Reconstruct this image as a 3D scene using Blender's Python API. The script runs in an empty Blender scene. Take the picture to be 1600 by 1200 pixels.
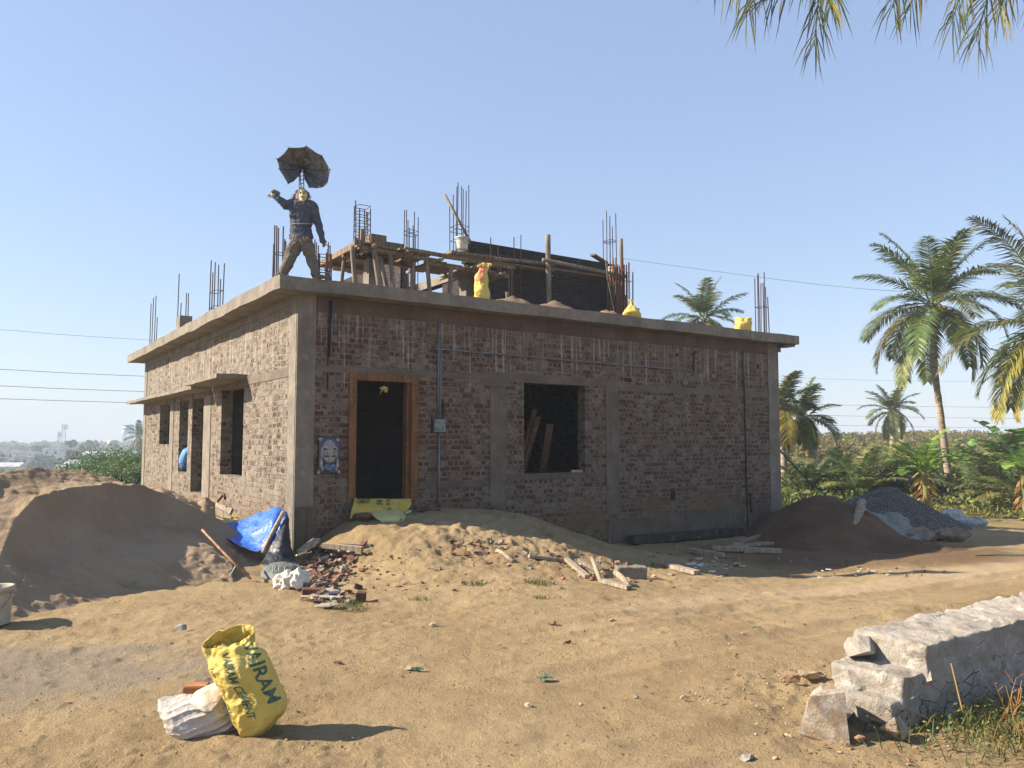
import bpy, bmesh, math, random
import numpy as np
from mathutils import Vector, Matrix, Quaternion

S = bpy.context.scene
COL = S.collection
R = math.radians

# ---------------------------------------------------------------- camera
EYE = 1.75
FOC = 1240.0                      # focal length in pixels of the 1600 px wide photograph
PITCH = math.atan(90.0 / FOC)
cam_d = bpy.data.cameras.new('camera')
cam = bpy.data.objects.new('camera', cam_d)
COL.objects.link(cam)
cam.location = (0, 0, EYE)
cam.rotation_euler = (R(90) + PITCH, 0, 0)
cam_d.sensor_width = 36.0
cam_d.lens = 36.0 * FOC / 1600.0
cam_d.clip_start = 0.05
cam_d.clip_end = 9000
S.camera = cam

# ---------------------------------------------------------------- sun, sky, exposure
SUN_EL, SUN_AZ = R(33.0), R(0.5)  # shadows fall towards +X, turned SUN_AZ towards +Y
sdir = Vector((-math.cos(SUN_EL) * math.cos(SUN_AZ), -math.cos(SUN_EL) * math.sin(SUN_AZ), math.sin(SUN_EL)))
sun_d = bpy.data.lights.new('sun', 'SUN')
sun_d.energy = 5.0
sun_d.angle = R(0.6)
sun_d.color = (1.0, 0.86, 0.68)
sun = bpy.data.objects.new('sun', sun_d)
COL.objects.link(sun)
sun.location = (-20, -5, 30)
sun.rotation_euler = (-sdir).to_track_quat('-Z', 'Y').to_euler()

W = bpy.data.worlds.new('World')
S.world = W
W.use_nodes = True
nt = W.node_tree
nt.nodes.clear()
sky = nt.nodes.new('ShaderNodeTexSky')
sky.sky_type = 'NISHITA'
sky.sun_disc = False
sky.sun_elevation = SUN_EL
sky.sun_rotation = math.atan2(sdir.x, sdir.y)
sky.altitude = 0
sky.air_density = 1.15
sky.dust_density = .5
sky.ozone_density = 2.0
bg = nt.nodes.new('ShaderNodeBackground')
bg.inputs['Strength'].default_value = 0.077
wo = nt.nodes.new('ShaderNodeOutputWorld')
tintn = nt.nodes.new('ShaderNodeMix'); tintn.data_type = 'RGBA'; tintn.blend_type = 'MULTIPLY'; tintn.inputs[0].default_value = 1
tintn.blend_type = 'MIX'; tintn.inputs[0].default_value = .52      # thin high haze evens the blue
tintn.inputs[7].default_value = (2.0, 2.6, 4.15, 1)
nt.links.new(sky.outputs[0], tintn.inputs[6]); nt.links.new(tintn.outputs[2], bg.inputs[0])
nt.links.new(bg.outputs[0], wo.inputs[0])

S.view_settings.view_transform = 'Standard'
S.view_settings.look = 'None'
S.view_settings.gamma = 1.0
S.view_settings.use_curve_mapping = False
S.view_settings.exposure = 1.45
S.cycles.max_bounces = 6
S.cycles.diffuse_bounces = 2
S.cycles.glossy_bounces = 2
S.cycles.transmission_bounces = 4
S.cycles.transparent_max_bounces = 8
S.cycles.volume_bounces = 0
S.cycles.use_denoising = True

# ---------------------------------------------------------------- noise
def _h(ix, iy, iz, seed):
    h = (ix.astype(np.int64) * 374761393 + iy.astype(np.int64) * 668265263 + iz.astype(np.int64) * 2147483647 + seed * 1274126177) & 0xFFFFFFFF
    h = ((h ^ (h >> 13)) * 1274126177) & 0xFFFFFFFF
    h = h ^ (h >> 16)
    return (h & 0xFFFF) / 32767.5 - 1.0
def vn(x, y, z=0.0, seed=1):
    x = np.asarray(x, float); y = np.asarray(y, float); z = np.asarray(z, float) + 0 * x
    ix, iy, iz = np.floor(x), np.floor(y), np.floor(z)
    fx, fy, fz = x - ix, y - iy, z - iz
    fx = fx * fx * (3 - 2 * fx); fy = fy * fy * (3 - 2 * fy); fz = fz * fz * (3 - 2 * fz)
    def c(a, b, d): return _h(ix + a, iy + b, iz + d, seed)
    x00 = c(0, 0, 0) * (1 - fx) + c(1, 0, 0) * fx
    x10 = c(0, 1, 0) * (1 - fx) + c(1, 1, 0) * fx
    x01 = c(0, 0, 1) * (1 - fx) + c(1, 0, 1) * fx
    x11 = c(0, 1, 1) * (1 - fx) + c(1, 1, 1) * fx
    return (x00 * (1 - fy) + x10 * fy) * (1 - fz) + (x01 * (1 - fy) + x11 * fy) * fz
def vn2(x, y, seed=1):
    ix, iy = np.floor(x), np.floor(y)
    fx, fy = x - ix, y - iy
    fx = fx * fx * (3 - 2 * fx); fy = fy * fy * (3 - 2 * fy)
    z = np.zeros_like(ix)
    a = _h(ix, iy, z, seed) * (1 - fx) + _h(ix + 1, iy, z, seed) * fx
    b = _h(ix, iy + 1, z, seed) * (1 - fx) + _h(ix + 1, iy + 1, z, seed) * fx
    return a * (1 - fy) + b * fy
def fbm2(x, y, o=4, seed=1, g=0.5):
    s, a = 0, 1.0
    for k in range(o):
        s = s + a * vn2(x * 2 ** k + 17.3 * k, y * 2 ** k - 9.1 * k, seed + k); a *= g
    return s
def fbm3(p, f=1.0, o=3, seed=1, g=0.5):
    s, a = 0, 1.0
    for k in range(o):
        q = p * f * 2 ** k + 13.7 * k
        s = s + a * vn(q[:, 0], q[:, 1], q[:, 2], seed + k); a *= g
    return s
def ss(a, b, x):
    t = np.clip((np.asarray(x, float) - a) / (b - a), 0, 1)
    return t * t * (3 - 2 * t)

# ---------------------------------------------------------------- frames of reference
C = Vector((-3.429, 12.592, 0.0))           # foot of the building's near corner
BROT = math.atan2(0.56407, 0.82573)
d1 = Vector((math.cos(BROT), math.sin(BROT), 0)); d2 = Vector((-math.sin(BROT), math.cos(BROT), 0))
def B(u, w, z=0.0):                          # building coordinates -> world
    return C + d1 * u + d2 * w + Vector((0, 0, z))
def uw(x, y):
    dx, dy = x - C.x, y - C.y
    return dx * d1.x + dy * d1.y, dx * d2.x + dy * d2.y
def at(px, py, Y):                           # the world point at distance Y that the photograph shows at (px, py)
    a = (px - 800) / FOC; b = (600 - py) / FOC
    dy = math.cos(PITCH) - b * math.sin(PITCH); dz = math.sin(PITCH) + b * math.cos(PITCH)
    t = Y / dy
    return Vector((a * t, Y, EYE + dz * t))

FOOT_U = [-3, 0, .2, .43, .86, 1.55, 2.6, 3.3, 3.9, 4.6, 5.2, 5.7, 6.5, 8.3, 12, 14]
FOOT_Z = [0, 0, .03, .22, .5, .56, .6, .54, .45, .24, .03, -.13, -.29, -.35, -.36, -.4]
def gh(x, y):                                # large form of the ground
    x = np.asarray(x, float); y = np.asarray(y, float)
    u, w = uw(x, y)
    base = -.35 * ss(1, 6.5, u) * ss(-11, -3, w) - 1.2 * np.tanh(np.maximum(u - 12, 0) / 30)
    foot = np.interp(u, FOOT_U, FOOT_Z) + .35 * ss(1, 6.5, u)
    out = -w + .25 * vn2(u * 1.3, w * 1.3, 5)
    m = foot * (1 - ss(.35, 3.3 + .35 * vn2(u * .9, 0 * u, 8), out)) * (w > -6)
    # spilt earth along the left wall
    o2 = -u + .2 * vn2(w * .8, u, 9)
    lz = np.interp(w, [-1, 0, .4, 1.2, 2.4, 9, 14, 17], [0, .02, .11, .27, .34, .39, .4, 0])
    m2 = lz * (1 - ss(.1, 1.6, o2)) * (w > -.6)
    z = base + np.where(w < 0.15, m, 0) + np.where((u < .1) & (w >= 0), m2, 0)
    dist = np.hypot(x, y); az = np.degrees(np.arctan2(x, y))
    z = z - 13.0 * ss(17, 230, dist) * (1 - ss(-9, 4, az)) 
    z = z + 2.4 * ss(50, 130, y) * ss(9, 15, az)
    return z + .05 * vn2(x * .45, y * .45, 31) * (1 - ss(30, 60, dist))
def G(x, y): return float(gh(np.array([x]), np.array([y]))[0])
def gat(px, py):                             # the ground point the photograph shows at (px, py)
    a = (px - 800) / FOC; b = (600 - py) / FOC
    dy = math.cos(PITCH) - b * math.sin(PITCH); dz = math.sin(PITCH) + b * math.cos(PITCH)
    z = 0.0
    for _ in range(40):
        t = (z - EYE) / dz
        z = .5 * z + .5 * G(a * t, dy * t)
    t = (z - EYE) / dz
    return Vector((a * t, dy * t, G(a * t, dy * t)))

# ---------------------------------------------------------------- mesh helpers
def lerp(a, b, t): return a + (b - a) * t
def smooth_path(pts, n=6):
    P = [Vector(p) for p in pts]
    if len(P) < 3: return P
    out = []
    for i in range(len(P) - 1):
        p0 = P[max(i - 1, 0)]; p1 = P[i]; p2 = P[i + 1]; p3 = P[min(i + 2, len(P) - 1)]
        for k in range(n):
            t = k / n
            out.append(.5 * ((2 * p1) + (p2 - p0) * t + (2 * p0 - 5 * p1 + 4 * p2 - p3) * t * t + (3 * p1 - p0 - 3 * p2 + p3) * t ** 3))
    out.append(P[-1])
    return out
class MB:
    def __init__(s): s.v = []; s.f = []; s.m = []; s.c = []; s.mi = 0; s.cur = (1, 1, 1)
    def add(s, vs, fs):
        b = len(s.v)
        s.v.extend([tuple(p) for p in vs]); s.c.extend([s.cur] * len(vs))
        for f in fs: s.f.append(tuple(i + b for i in f)); s.m.append(s.mi)
        return s
    def box(s, c, d, M=None):
        c = Vector(c); x, y, z = d[0] / 2, d[1] / 2, d[2] / 2
        vs = [Vector(q) for q in ((-x, -y, -z), (x, -y, -z), (x, y, -z), (-x, y, -z), (-x, -y, z), (x, -y, z), (x, y, z), (-x, y, z))]
        if M is not None: vs = [M @ q for q in vs]
        return s.add([q + c for q in vs], [(0, 3, 2, 1), (4, 5, 6, 7), (0, 1, 5, 4), (1, 2, 6, 5), (2, 3, 7, 6), (3, 0, 4, 7)])
    def cell(s, a, b):
        return s.box([(a[i] + b[i]) / 2 for i in range(3)], [abs(b[i] - a[i]) for i in range(3)])
    def beam(s, a, b, w, h=None, roll=0.0):
        a = Vector(a); b = Vector(b); h = h or w; d = b - a
        q = d.to_track_quat('Y', 'Z') @ Quaternion((0, 1, 0), roll)
        return s.box((a + b) / 2, (w, d.length, h), q.to_matrix())
    def tube(s, pts, r, n=6, cap=True, up0=None):
        P = [Vector(p) for p in pts]
        rr = r if isinstance(r, (list, tuple)) else [r] * len(P)
        vs = []; fs = []; up = Vector(up0) if up0 is not None else None
        for i, p in enumerate(P):
            t = (P[min(i + 1, len(P) - 1)] - P[max(i - 1, 0)]).normalized()
            if up is None: up = t.orthogonal().normalized()
            up = (up - t * up.dot(t)).normalized(); sd = t.cross(up)
            q = rr[i]; rx, ry = q if isinstance(q, (tuple, list)) else (q, q)
            for k in range(n):
                a = 2 * math.pi * k / n
                vs.append(p + up * (math.cos(a) * rx) + sd * (math.sin(a) * ry))
        for i in range(len(P) - 1):
            for k in range(n):
                fs.append((i * n + k, i * n + (k + 1) % n, (i + 1) * n + (k + 1) % n, (i + 1) * n + k))
        if cap:
            fs.append(tuple(range(n))[::-1]); fs.append(tuple(range((len(P) - 1) * n, len(P) * n)))
        return s.add(vs, fs)
    def lathe(s, c, prof, n=20, M=None, cap=True):
        c = Vector(c); vs = []; fs = []
        for (r, z) in prof:
            for k in range(n):
                a = 2 * math.pi * k / n; p = Vector((r * math.cos(a), r * math.sin(a), z))
                vs.append((M @ p if M is not None else p) + c)
        for i in range(len(prof) - 1):
            for k in range(n): fs.append((i * n + k, i * n + (k + 1) % n, (i + 1) * n + (k + 1) % n, (i + 1) * n + k))
        if cap: fs.append(tuple(range(n))[::-1]); fs.append(tuple(range((len(prof) - 1) * n, len(prof) * n)))
        return s.add(vs, fs)
    def ball(s, c, r, n=8, M=None):
        c = Vector(c); r = r if isinstance(r, (tuple, list)) else (r, r, r); vs = []; fs = []
        for i in range(n + 1):
            t = math.pi * i / n
            for k in range(2 * n):
                a = math.pi * k / n; p = Vector((r[0] * math.sin(t) * math.cos(a), r[1] * math.sin(t) * math.sin(a), r[2] * math.cos(t)))
                vs.append((M @ p if M is not None else p) + c)
        for i in range(n):
            for k in range(2 * n): fs.append((i * 2 * n + k, (i + 1) * 2 * n + k, (i + 1) * 2 * n + (k + 1) % (2 * n), i * 2 * n + (k + 1) % (2 * n)))
        return s.add(vs, fs)
    def rock(s, c, d, seed, sub=1, rough=.25, M=None):
        bm = bmesh.new(); bmesh.ops.create_icosphere(bm, subdivisions=sub, radius=.5)
        vs = np.array([v.co[:] for v in bm.verts]); fs = [[v.index for v in f.verts] for f in bm.faces]; bm.free()
        n = fbm3(vs, 2.3, 2, seed); vs = vs * (1 + rough * n[:, None])
        vs = vs * np.array(d)
        V = [Vector(q) for q in vs]
        if M is not None: V = [M @ q for q in V]
        return s.add([q + Vector(c) for q in V], fs)
    def shard(s, c, d, seed, M=None, n=13, rough=.03):   # broken stone: a faceted hull
        r = random.Random(seed); bm = bmesh.new()
        for _ in range(n):
            v = Vector((r.gauss(0, 1), r.gauss(0, 1), r.gauss(0, 1))).normalized() * r.uniform(.42, .56); bm.verts.new(v)
        h = bmesh.ops.convex_hull(bm, input=bm.verts[:]); junk = [e for e in h['geom_interior'] if isinstance(e, bmesh.types.BMVert)]
        if junk: bmesh.ops.delete(bm, geom=junk, context='VERTS')
        bmesh.ops.triangulate(bm, faces=bm.faces[:])
        bmesh.ops.subdivide_edges(bm, edges=bm.edges[:], cuts=3, use_grid_fill=True)
        bm.verts.index_update(); vs = np.array([v.co[:] for v in bm.verts]); fs = [[v.index for v in f.verts] for f in bm.faces]; bm.free()
        vs = vs * (1 + rough * fbm3(vs + seed, 7, 3, seed % 97))[:, None] * np.array(d)
        V = [Vector(q) for q in vs]
        if M is not None: V = [M @ q for q in V]
        return s.add([q + Vector(c) for q in V], fs)
    def leaf(s, a, b, wd, n):                # flat lozenge leaf
        a = Vector(a); b = Vector(b); m = lerp(a, b, .45); sd = (b - a).cross(Vector(n)); sd = sd.normalized() * wd if sd.length > 1e-6 else Vector((wd, 0, 0))
        return s.add([a, m + sd, b, m - sd], [(0, 1, 2, 3)])
    def mesh(s, name, mat, smooth=False, local=None):
        me = bpy.data.meshes.new(name)
        v = s.v
        if local is not None:
            L = Vector(local); v = [tuple(Vector(p) - L) for p in v]
        me.from_pydata(v, [], s.f)
        for mm in (mat if isinstance(mat, (list, tuple)) else [mat]): me.materials.append(mm)
        if s.mi: me.polygons.foreach_set('material_index', s.m)
        if len(set(s.c)) > 1:
            ca = me.color_attributes.new('tint', 'FLOAT_COLOR', 'POINT')
            ca.data.foreach_set('color', np.hstack([np.array(s.c, float), np.ones((len(s.c), 1))]).ravel())
        if smooth: me.polygons.foreach_set('use_smooth', [True] * len(s.f))
        me.update()
        return me
    def build(s, name, mat, parent=None, smooth=False, local=None):
        o = bpy.data.objects.new(name, s.mesh(name, mat, smooth, local))
        COL.objects.link(o)
        if local is not None and parent is None: o.location = local
        if parent is not None: o.parent = parent
        return o
def obj(name, me, parent=None, loc=None):
    o = bpy.data.objects.new(name, me); COL.objects.link(o)
    if parent is not None: o.parent = parent
    if loc is not None: o.location = loc
    return o
def tag(o, label=None, cat=None, group=None, kind=None):
    if label: o['label'] = label
    if cat: o['category'] = cat
    if group: o['group'] = group
    if kind: o['kind'] = kind
    return o
def empty(name, loc, rz=0.0, **k):
    o = bpy.data.objects.new(name, None); COL.objects.link(o); o.location = loc; o.rotation_euler = (0, 0, rz)
    o.empty_display_size = .1
    return tag(o, **k)
def npmesh(name, V, F, mat, smooth=True, tint=None):
    me = bpy.data.meshes.new(name); V = np.asarray(V, np.float32); F = np.asarray(F, np.int32); k = F.shape[1]
    me.vertices.add(len(V)); me.vertices.foreach_set('co', V.ravel())
    me.loops.add(F.size); me.loops.foreach_set('vertex_index', F.ravel())
    me.polygons.add(len(F)); me.polygons.foreach_set('loop_start', np.arange(0, F.size, k, dtype=np.int32))
    me.polygons.foreach_set('loop_total', np.full(len(F), k, np.int32))
    me.polygons.foreach_set('use_smooth', np.full(len(F), smooth))
    for mm in (mat if isinstance(mat, (list, tuple)) else [mat]): me.materials.append(mm)
    if tint is not None:
        ca = me.color_attributes.new('tint', 'FLOAT_COLOR', 'POINT')
        ca.data.foreach_set('color', np.hstack([tint, np.ones((len(tint), 1))]).astype(np.float32).ravel())
    me.update(calc_edges=True); me.validate()
    return me
def gridfaces(nr, nc, wrap=False):
    i = np.arange(nr - 1)[:, None]; j = np.arange(nc if wrap else nc - 1)[None, :]; j2 = (j + 1) % nc
    a = i * nc + j; b = i * nc + j2; c = (i + 1) * nc + j2; d = (i + 1) * nc + j
    return np.stack([a, b, c, d], -1).reshape(-1, 4)
def fuse(mb, voxel, smooth=4, noise=0.0, nf=6.0, seed=1, extra=None, loc=None):
    """melt overlapping shapes into one continuous skin and wrinkle it"""
    L = Vector(loc) if loc is not None else Vector((0, 0, 0))
    me = mb.mesh('tmp', None, local=L) if False else None
    me = bpy.data.meshes.new('tmp'); me.from_pydata([tuple(Vector(p) - L) for p in mb.v], [], mb.f)
    o = bpy.data.objects.new('tmp', me); COL.objects.link(o)
    m = o.modifiers.new('r', 'REMESH'); m.mode = 'VOXEL'; m.voxel_size = voxel
    if smooth:
        q = o.modifiers.new('s', 'SMOOTH'); q.factor = .6; q.iterations = smooth
    dg = bpy.context.evaluated_depsgraph_get(); ev = o.evaluated_get(dg)
    out = bpy.data.meshes.new_from_object(ev)
    bpy.data.objects.remove(o); bpy.data.meshes.remove(me)
    if noise or extra:
        n = len(out.vertices); co = np.empty(n * 3, np.float32); out.vertices.foreach_get('co', co); co = co.reshape(-1, 3).astype(float)
        no = np.array([v.normal[:] for v in out.vertices])
        if noise: co = co + no * (noise * fbm3(co, nf, 4, seed, .55))[:, None]
        if extra: co = extra(co, no)
        out.vertices.foreach_set('co', co.astype(np.float32).ravel()); out.update()
    out.polygons.foreach_set('use_smooth', [True] * len(out.polygons))
    return out
def fobj(name, mb, mat, parent=None, loc=None, **k):
    me = fuse(mb, loc=loc, **k); me.name = name; me.materials.clear(); me.materials.append(mat)
    return obj(name, me, parent, loc if parent is None else None)
def catmull(ctrl, nr, nc):
    """resample a coarse grid of points to nr x nc by Catmull-Rom"""
    P = np.array([[list(q) for q in row] for row in ctrl], float)
    def res(A, n):
        m = len(A); t = np.linspace(0, m - 1, n); i = np.clip(np.floor(t).astype(int), 0, m - 2); f = (t - i).reshape(-1, *([1] * (A.ndim - 1)))
        a = A[np.clip(i - 1, 0, m - 1)]; b = A[i]; c = A[i + 1]; d = A[np.clip(i + 2, 0, m - 1)]
        return .5 * (2 * b + (c - a) * f + (2 * a - 5 * b + 4 * c - d) * f ** 2 + (3 * b - a - 3 * c + d) * f ** 3)
    P = res(P, nr); P = res(P.transpose(1, 0, 2), nc).transpose(1, 0, 2)
    return P
def cloth(name, ctrl, nr, nc, mat, wr=.02, wf=4.0, seed=3, th=.006, parent=None, folds=None):
    P = catmull(ctrl, nr, nc); V = P.reshape(-1, 3)
    du = np.gradient(P, axis=1); dv = np.gradient(P, axis=0); N = np.cross(du, dv).reshape(-1, 3); N /= np.linalg.norm(N, axis=1)[:, None] + 1e-9
    n = fbm3(V, wf, 4, seed, .6)
    rid = 1 - 2 * np.abs(fbm3(V, wf * .7, 3, seed + 9, .5))
    V = V + N * (wr * (.6 * n + .5 * rid))[:, None]
    if folds is not None: V = V + N * folds(np.repeat(np.linspace(0, 1, nr), nc), np.tile(np.linspace(0, 1, nc), nr))[:, None]
    L = V.mean(0)
    me = npmesh(name, V - (L if parent is None else 0), gridfaces(nr, nc), mat)
    o = obj(name, me, parent, L if parent is None else None)
    s = o.modifiers.new('thickness', 'SOLIDIFY'); s.thickness = th; s.offset = 0
    return o

# ---------------------------------------------------------------- materials
class NT:
    def __init__(s, name):
        s.mat = bpy.data.materials.new(name); s.mat.use_nodes = True; s.t = s.mat.node_tree
        s.b = s.t.nodes['Principled BSDF']; s.b.inputs['Roughness'].default_value = .9
        s.b.inputs['Specular IOR Level'].default_value = .25
        s._tc = None
    def n(s, typ, **k):
        x = s.t.nodes.new('ShaderNode' + typ)
        for a, v in k.items(): setattr(x, a, v)
        return x
    def l(s, a, b): s.t.links.new(a, b)
    def tc(s, which='Object'):
        if s._tc is None: s._tc = s.n('TexCoord')
        return s._tc.outputs[which]
    def put(s, sock, v):
        if hasattr(v, 'is_linked') or hasattr(v, 'links'): s.l(v, sock)
        else: sock.default_value = v
    def vec(s, src, scale=(1, 1, 1), loc=(0, 0, 0)):
        m = s.n('Mapping'); s.l(src, m.inputs[0]); m.inputs['Scale'].default_value = scale; m.inputs['Location'].default_value = loc
        return m.outputs[0]
    def noise(s, scale, detail=5, rough=.55, vec=None, col=False, dist=0.0):
        x = s.n('TexNoise'); x.inputs['Scale'].default_value = scale; x.inputs['Detail'].default_value = detail
        x.inputs['Roughness'].default_value = rough; x.inputs['Distortion'].default_value = dist
        s.l(vec if vec is not None else s.tc(), x.inputs['Vector'])
        return x.outputs['Color' if col else 'Fac']
    def vor(s, scale, vec=None, out='Distance', feat='F1', rnd=1.0):
        x = s.n('TexVoronoi'); x.feature = feat; x.inputs['Scale'].default_value = scale; x.inputs['Randomness'].default_value = rnd
        s.l(vec if vec is not None else s.tc(), x.inputs['Vector'])
        return x.outputs[out]
    def math(s, op, a, b=0.0, c=None, clamp=False):
        x = s.n('Math', operation=op, use_clamp=clamp); s.put(x.inputs[0], a); s.put(x.inputs[1], b)
        if c is not None: s.put(x.inputs[2], c)
        return x.outputs[0]
    def rng(s, v, a, b, c=0.0, d=1.0, smooth=True):
        x = s.n('MapRange'); x.interpolation_type = 'SMOOTHSTEP' if smooth else 'LINEAR'
        s.put(x.inputs[0], v)
        for i, q in enumerate((a, b, c, d)): s.put(x.inputs[i + 1], q)
        return x.outputs[0]
    def mix(s, f, a, b, typ='MIX'):
        x = s.n('Mix', data_type='RGBA', blend_type=typ); s.put(x.inputs[0], f)
        for i, q in ((6, a), (7, b)):
            if isinstance(q, (tuple, list)): x.inputs[i].default_value = (*q[:3], 1)
            else: s.l(q, x.inputs[i])
        return x.outputs[2]
    def ramp(s, v, stops):
        x = s.n('ValToRGB'); s.l(v, x.inputs[0]); e = x.color_ramp.elements
        while len(e) < len(stops): e.new(.5)
        for q, (p, c) in zip(e, stops): q.position = p; q.color = (*c, 1)
        return x.outputs[0]
    def sep(s, v):
        x = s.n('SeparateXYZ'); s.l(v, x.inputs[0]); return x.outputs
    def comb(s, a, b, c):
        x = s.n('CombineXYZ')
        for i, q in enumerate((a, b, c)): s.put(x.inputs[i], q)
        return x.outputs[0]
    def col(s, v): s.put(s.b.inputs['Base Color'], v if not isinstance(v, tuple) else (*v, 1)); return s
    def rough(s, v): s.put(s.b.inputs['Roughness'], v); return s
    def bump(s, h, strength=.5, dist=.01, prev=None):
        x = s.n('Bump'); x.inputs['Strength'].default_value = strength; x.inputs['Distance'].default_value = dist
        s.l(h, x.inputs['Height'])
        if prev is not None: s.l(prev, x.inputs['Normal'])
        return x.outputs[0]
    def nrm(s, v): s.l(v, s.b.inputs['Normal']); return s
def plain(name, c, rough=.8, var=.25, scale=6.0, bump=.3, bd=.004, bs=40.0, metal=0.0, c2=None, stretch=(1, 1, 1), spec=.25):
    m = NT(name); v = m.vec(m.tc(), stretch)
    n = m.noise(scale, 6, .6, v)
    c2 = c2 or tuple(q * (1 - var) * .8 for q in c)
    m.col(m.mix(m.rng(n, .3, .7), c2, tuple(min(1, q * (1 + var * .4)) for q in c))).rough(rough)
    m.b.inputs['Metallic'].default_value = metal; m.b.inputs['Specular IOR Level'].default_value = spec
    if bump: m.nrm(m.bump(m.noise(bs, 5, .6, v), bump, bd))
    return m.mat
def brick_mat(name, mortar=(.168, .138, .108), b1=(.082, .037, .026), b2=(.152, .070, .045), cover=.5, top=3.95, streak=1.0, mud=1.0, lines=1.0):
    m = NT(name); tc = m.tc(); s = m.sep(tc)
    X = m.math('ADD', s[0], s[1]); Z = s[2]
    wob = m.noise(1.3, 2, .5, tc); wob = m.math('MULTIPLY', m.math('SUBTRACT', wob, .5), .035)
    fine = m.math('MULTIPLY', m.math('SUBTRACT', m.noise(22, 3, .6, tc), .5), .012)
    Zw = m.math('ADD', m.math('ADD', Z, wob), fine); Xw = m.math('ADD', X, m.math('MULTIPLY', fine, 1.6))
    v = m.comb(Xw, Zw, 0.0)
    br = m.n('TexBrick'); br.offset = .5; br.squash = .5; br.squash_frequency = 2
    m.l(v, br.inputs['Vector']); br.inputs['Scale'].default_value = 1.0
    br.inputs['Brick Width'].default_value = .235; br.inputs['Row Height'].default_value = .094
    br.inputs['Mortar Size'].default_value = .017; br.inputs['Mortar Smooth'].default_value = .35; br.inputs['Bias'].default_value = 0
    br.inputs['Color1'].default_value = (*b1, 1); br.inputs['Color2'].default_value = (*b2, 1); br.inputs['Mortar'].default_value = (*mortar, 1)
    mort = br.outputs['Fac']
    # mortar smeared over the bricks: blotchy, different from brick to brick
    big = m.noise(.55, 3, .6, m.vec(tc, (1, 1, 1.6)))
    sm = m.noise(15, 4, .62, m.vec(m.comb(X, 0.0, Z), (1, 1, 1.7)))
    br2 = m.n('TexBrick'); br2.offset = .5; br2.squash = .5; br2.squash_frequency = 2
    m.l(v, br2.inputs['Vector']); br2.inputs['Scale'].default_value = 1.0
    for k, q in (('Brick Width', .235), ('Row Height', .094), ('Mortar Size', 0.0), ('Bias', 0)): br2.inputs[k].default_value = q
    br2.inputs['Color1'].default_value = (0, 0, 0, 1); br2.inputs['Color2'].default_value = (1, 1, 1, 1); br2.inputs['Mortar'].default_value = (0, 0, 0, 1)
    per = m.sep(br2.outputs['Color'])[0]
    q = m.math('ADD', m.math('ADD', sm, m.math('MULTIPLY', m.math('SUBTRACT', big, .5), .34)), m.math('MULTIPLY', m.math('SUBTRACT', per, .5), .26))
    smear = m.rng(q, 1 - cover - .04, 1 - cover + .07)
    cov = m.math('MAXIMUM', mort, smear)
    bricks = m.mix(m.rng(m.noise(30, 4, .6, tc), .4, .75), br.outputs['Color'], (b1[0] * .55, b1[1] * .5, b1[2] * .5))
    mc = m.mix(m.rng(m.noise(5, 5, .65, tc), .3, .72), tuple(c * .68 for c in mortar), tuple(c * 1.22 for c in mortar))
    c = m.mix(cov, bricks, mc)
    # the mason's scraped joint lines
    fr = m.math('FRACT', m.math('DIVIDE', Zw, .094))
    ln = m.math('MULTIPLY', m.rng(m.math('ABSOLUTE', m.math('SUBTRACT', fr, .04)), .0, .06, 1, 0), m.rng(m.noise(1.7, 3, .6, m.vec(tc, (1, 1, 5))), .42, .6))
    ln = m.math('MULTIPLY', ln, lines * .9)
    c = m.mix(ln, c, (.05, .038, .03))
    # lime and cement run down from the slab
    if streak:
        sv = m.comb(m.math('MULTIPLY', X, 23.0), 0.0, m.math('MULTIPLY', Z, .45))
        st = m.rng(m.noise(1.0, 3, .55, sv), .50, .66)
        ln2 = m.noise(1.0, 2, .6, m.comb(m.math('MULTIPLY', X, 7.0), 0.0, 0.0))
        low = m.math('SUBTRACT', top, m.math('MULTIPLY', m.rng(ln2, .3, .74), 1.6))
        msk = m.math('MULTIPLY', m.rng(Z, m.math('SUBTRACT', low, .12), m.math('ADD', low, .3)), m.rng(m.noise(.5, 2, .5, m.comb(X, 0.0, 7.0)), .25, .5))
        c = m.mix(m.math('MULTIPLY', m.math('MULTIPLY', st, msk), .62 * streak), c, (.47, .43, .37))
        film = m.math('MULTIPLY', m.rng(Z, top - .65, top), .35)
        c = m.mix(film, c, (.155, .13, .105))
    # white efflorescence
    ef = m.rng(m.noise(11, 6, .78, tc), .575, .68)
    ef = m.math('MULTIPLY', ef, m.rng(m.noise(.8, 2, .5, m.vec(tc, (1, 1, 1), (4, 2, 9))), .44, .6))
    c = m.mix(m.math('MULTIPLY', ef, .75), c, (.34, .32, .29))
    if mud:
        nb = m.noise(.9, 4, .6, m.vec(tc, (1, 1, .7), (3, 8, 1)))
        md = m.math('MULTIPLY', m.rng(Z, .95, .2), m.rng(nb, .38, .62))
        c = m.mix(m.math('MULTIPLY', md, .75 * mud), c, (.15, .10, .052))
    m.col(c).rough(.93)
    h = m.math('ADD', m.math('MULTIPLY', cov, .5), m.math('MULTIPLY', m.noise(45, 5, .65, tc), .55))
    h = m.math('SUBTRACT', h, m.math('MULTIPLY', ln, 1.3))
    h = m.math('ADD', h, m.math('MULTIPLY', sm, .6))
    m.nrm(m.bump(h, 1.0, .014))
    return m.mat
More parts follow.
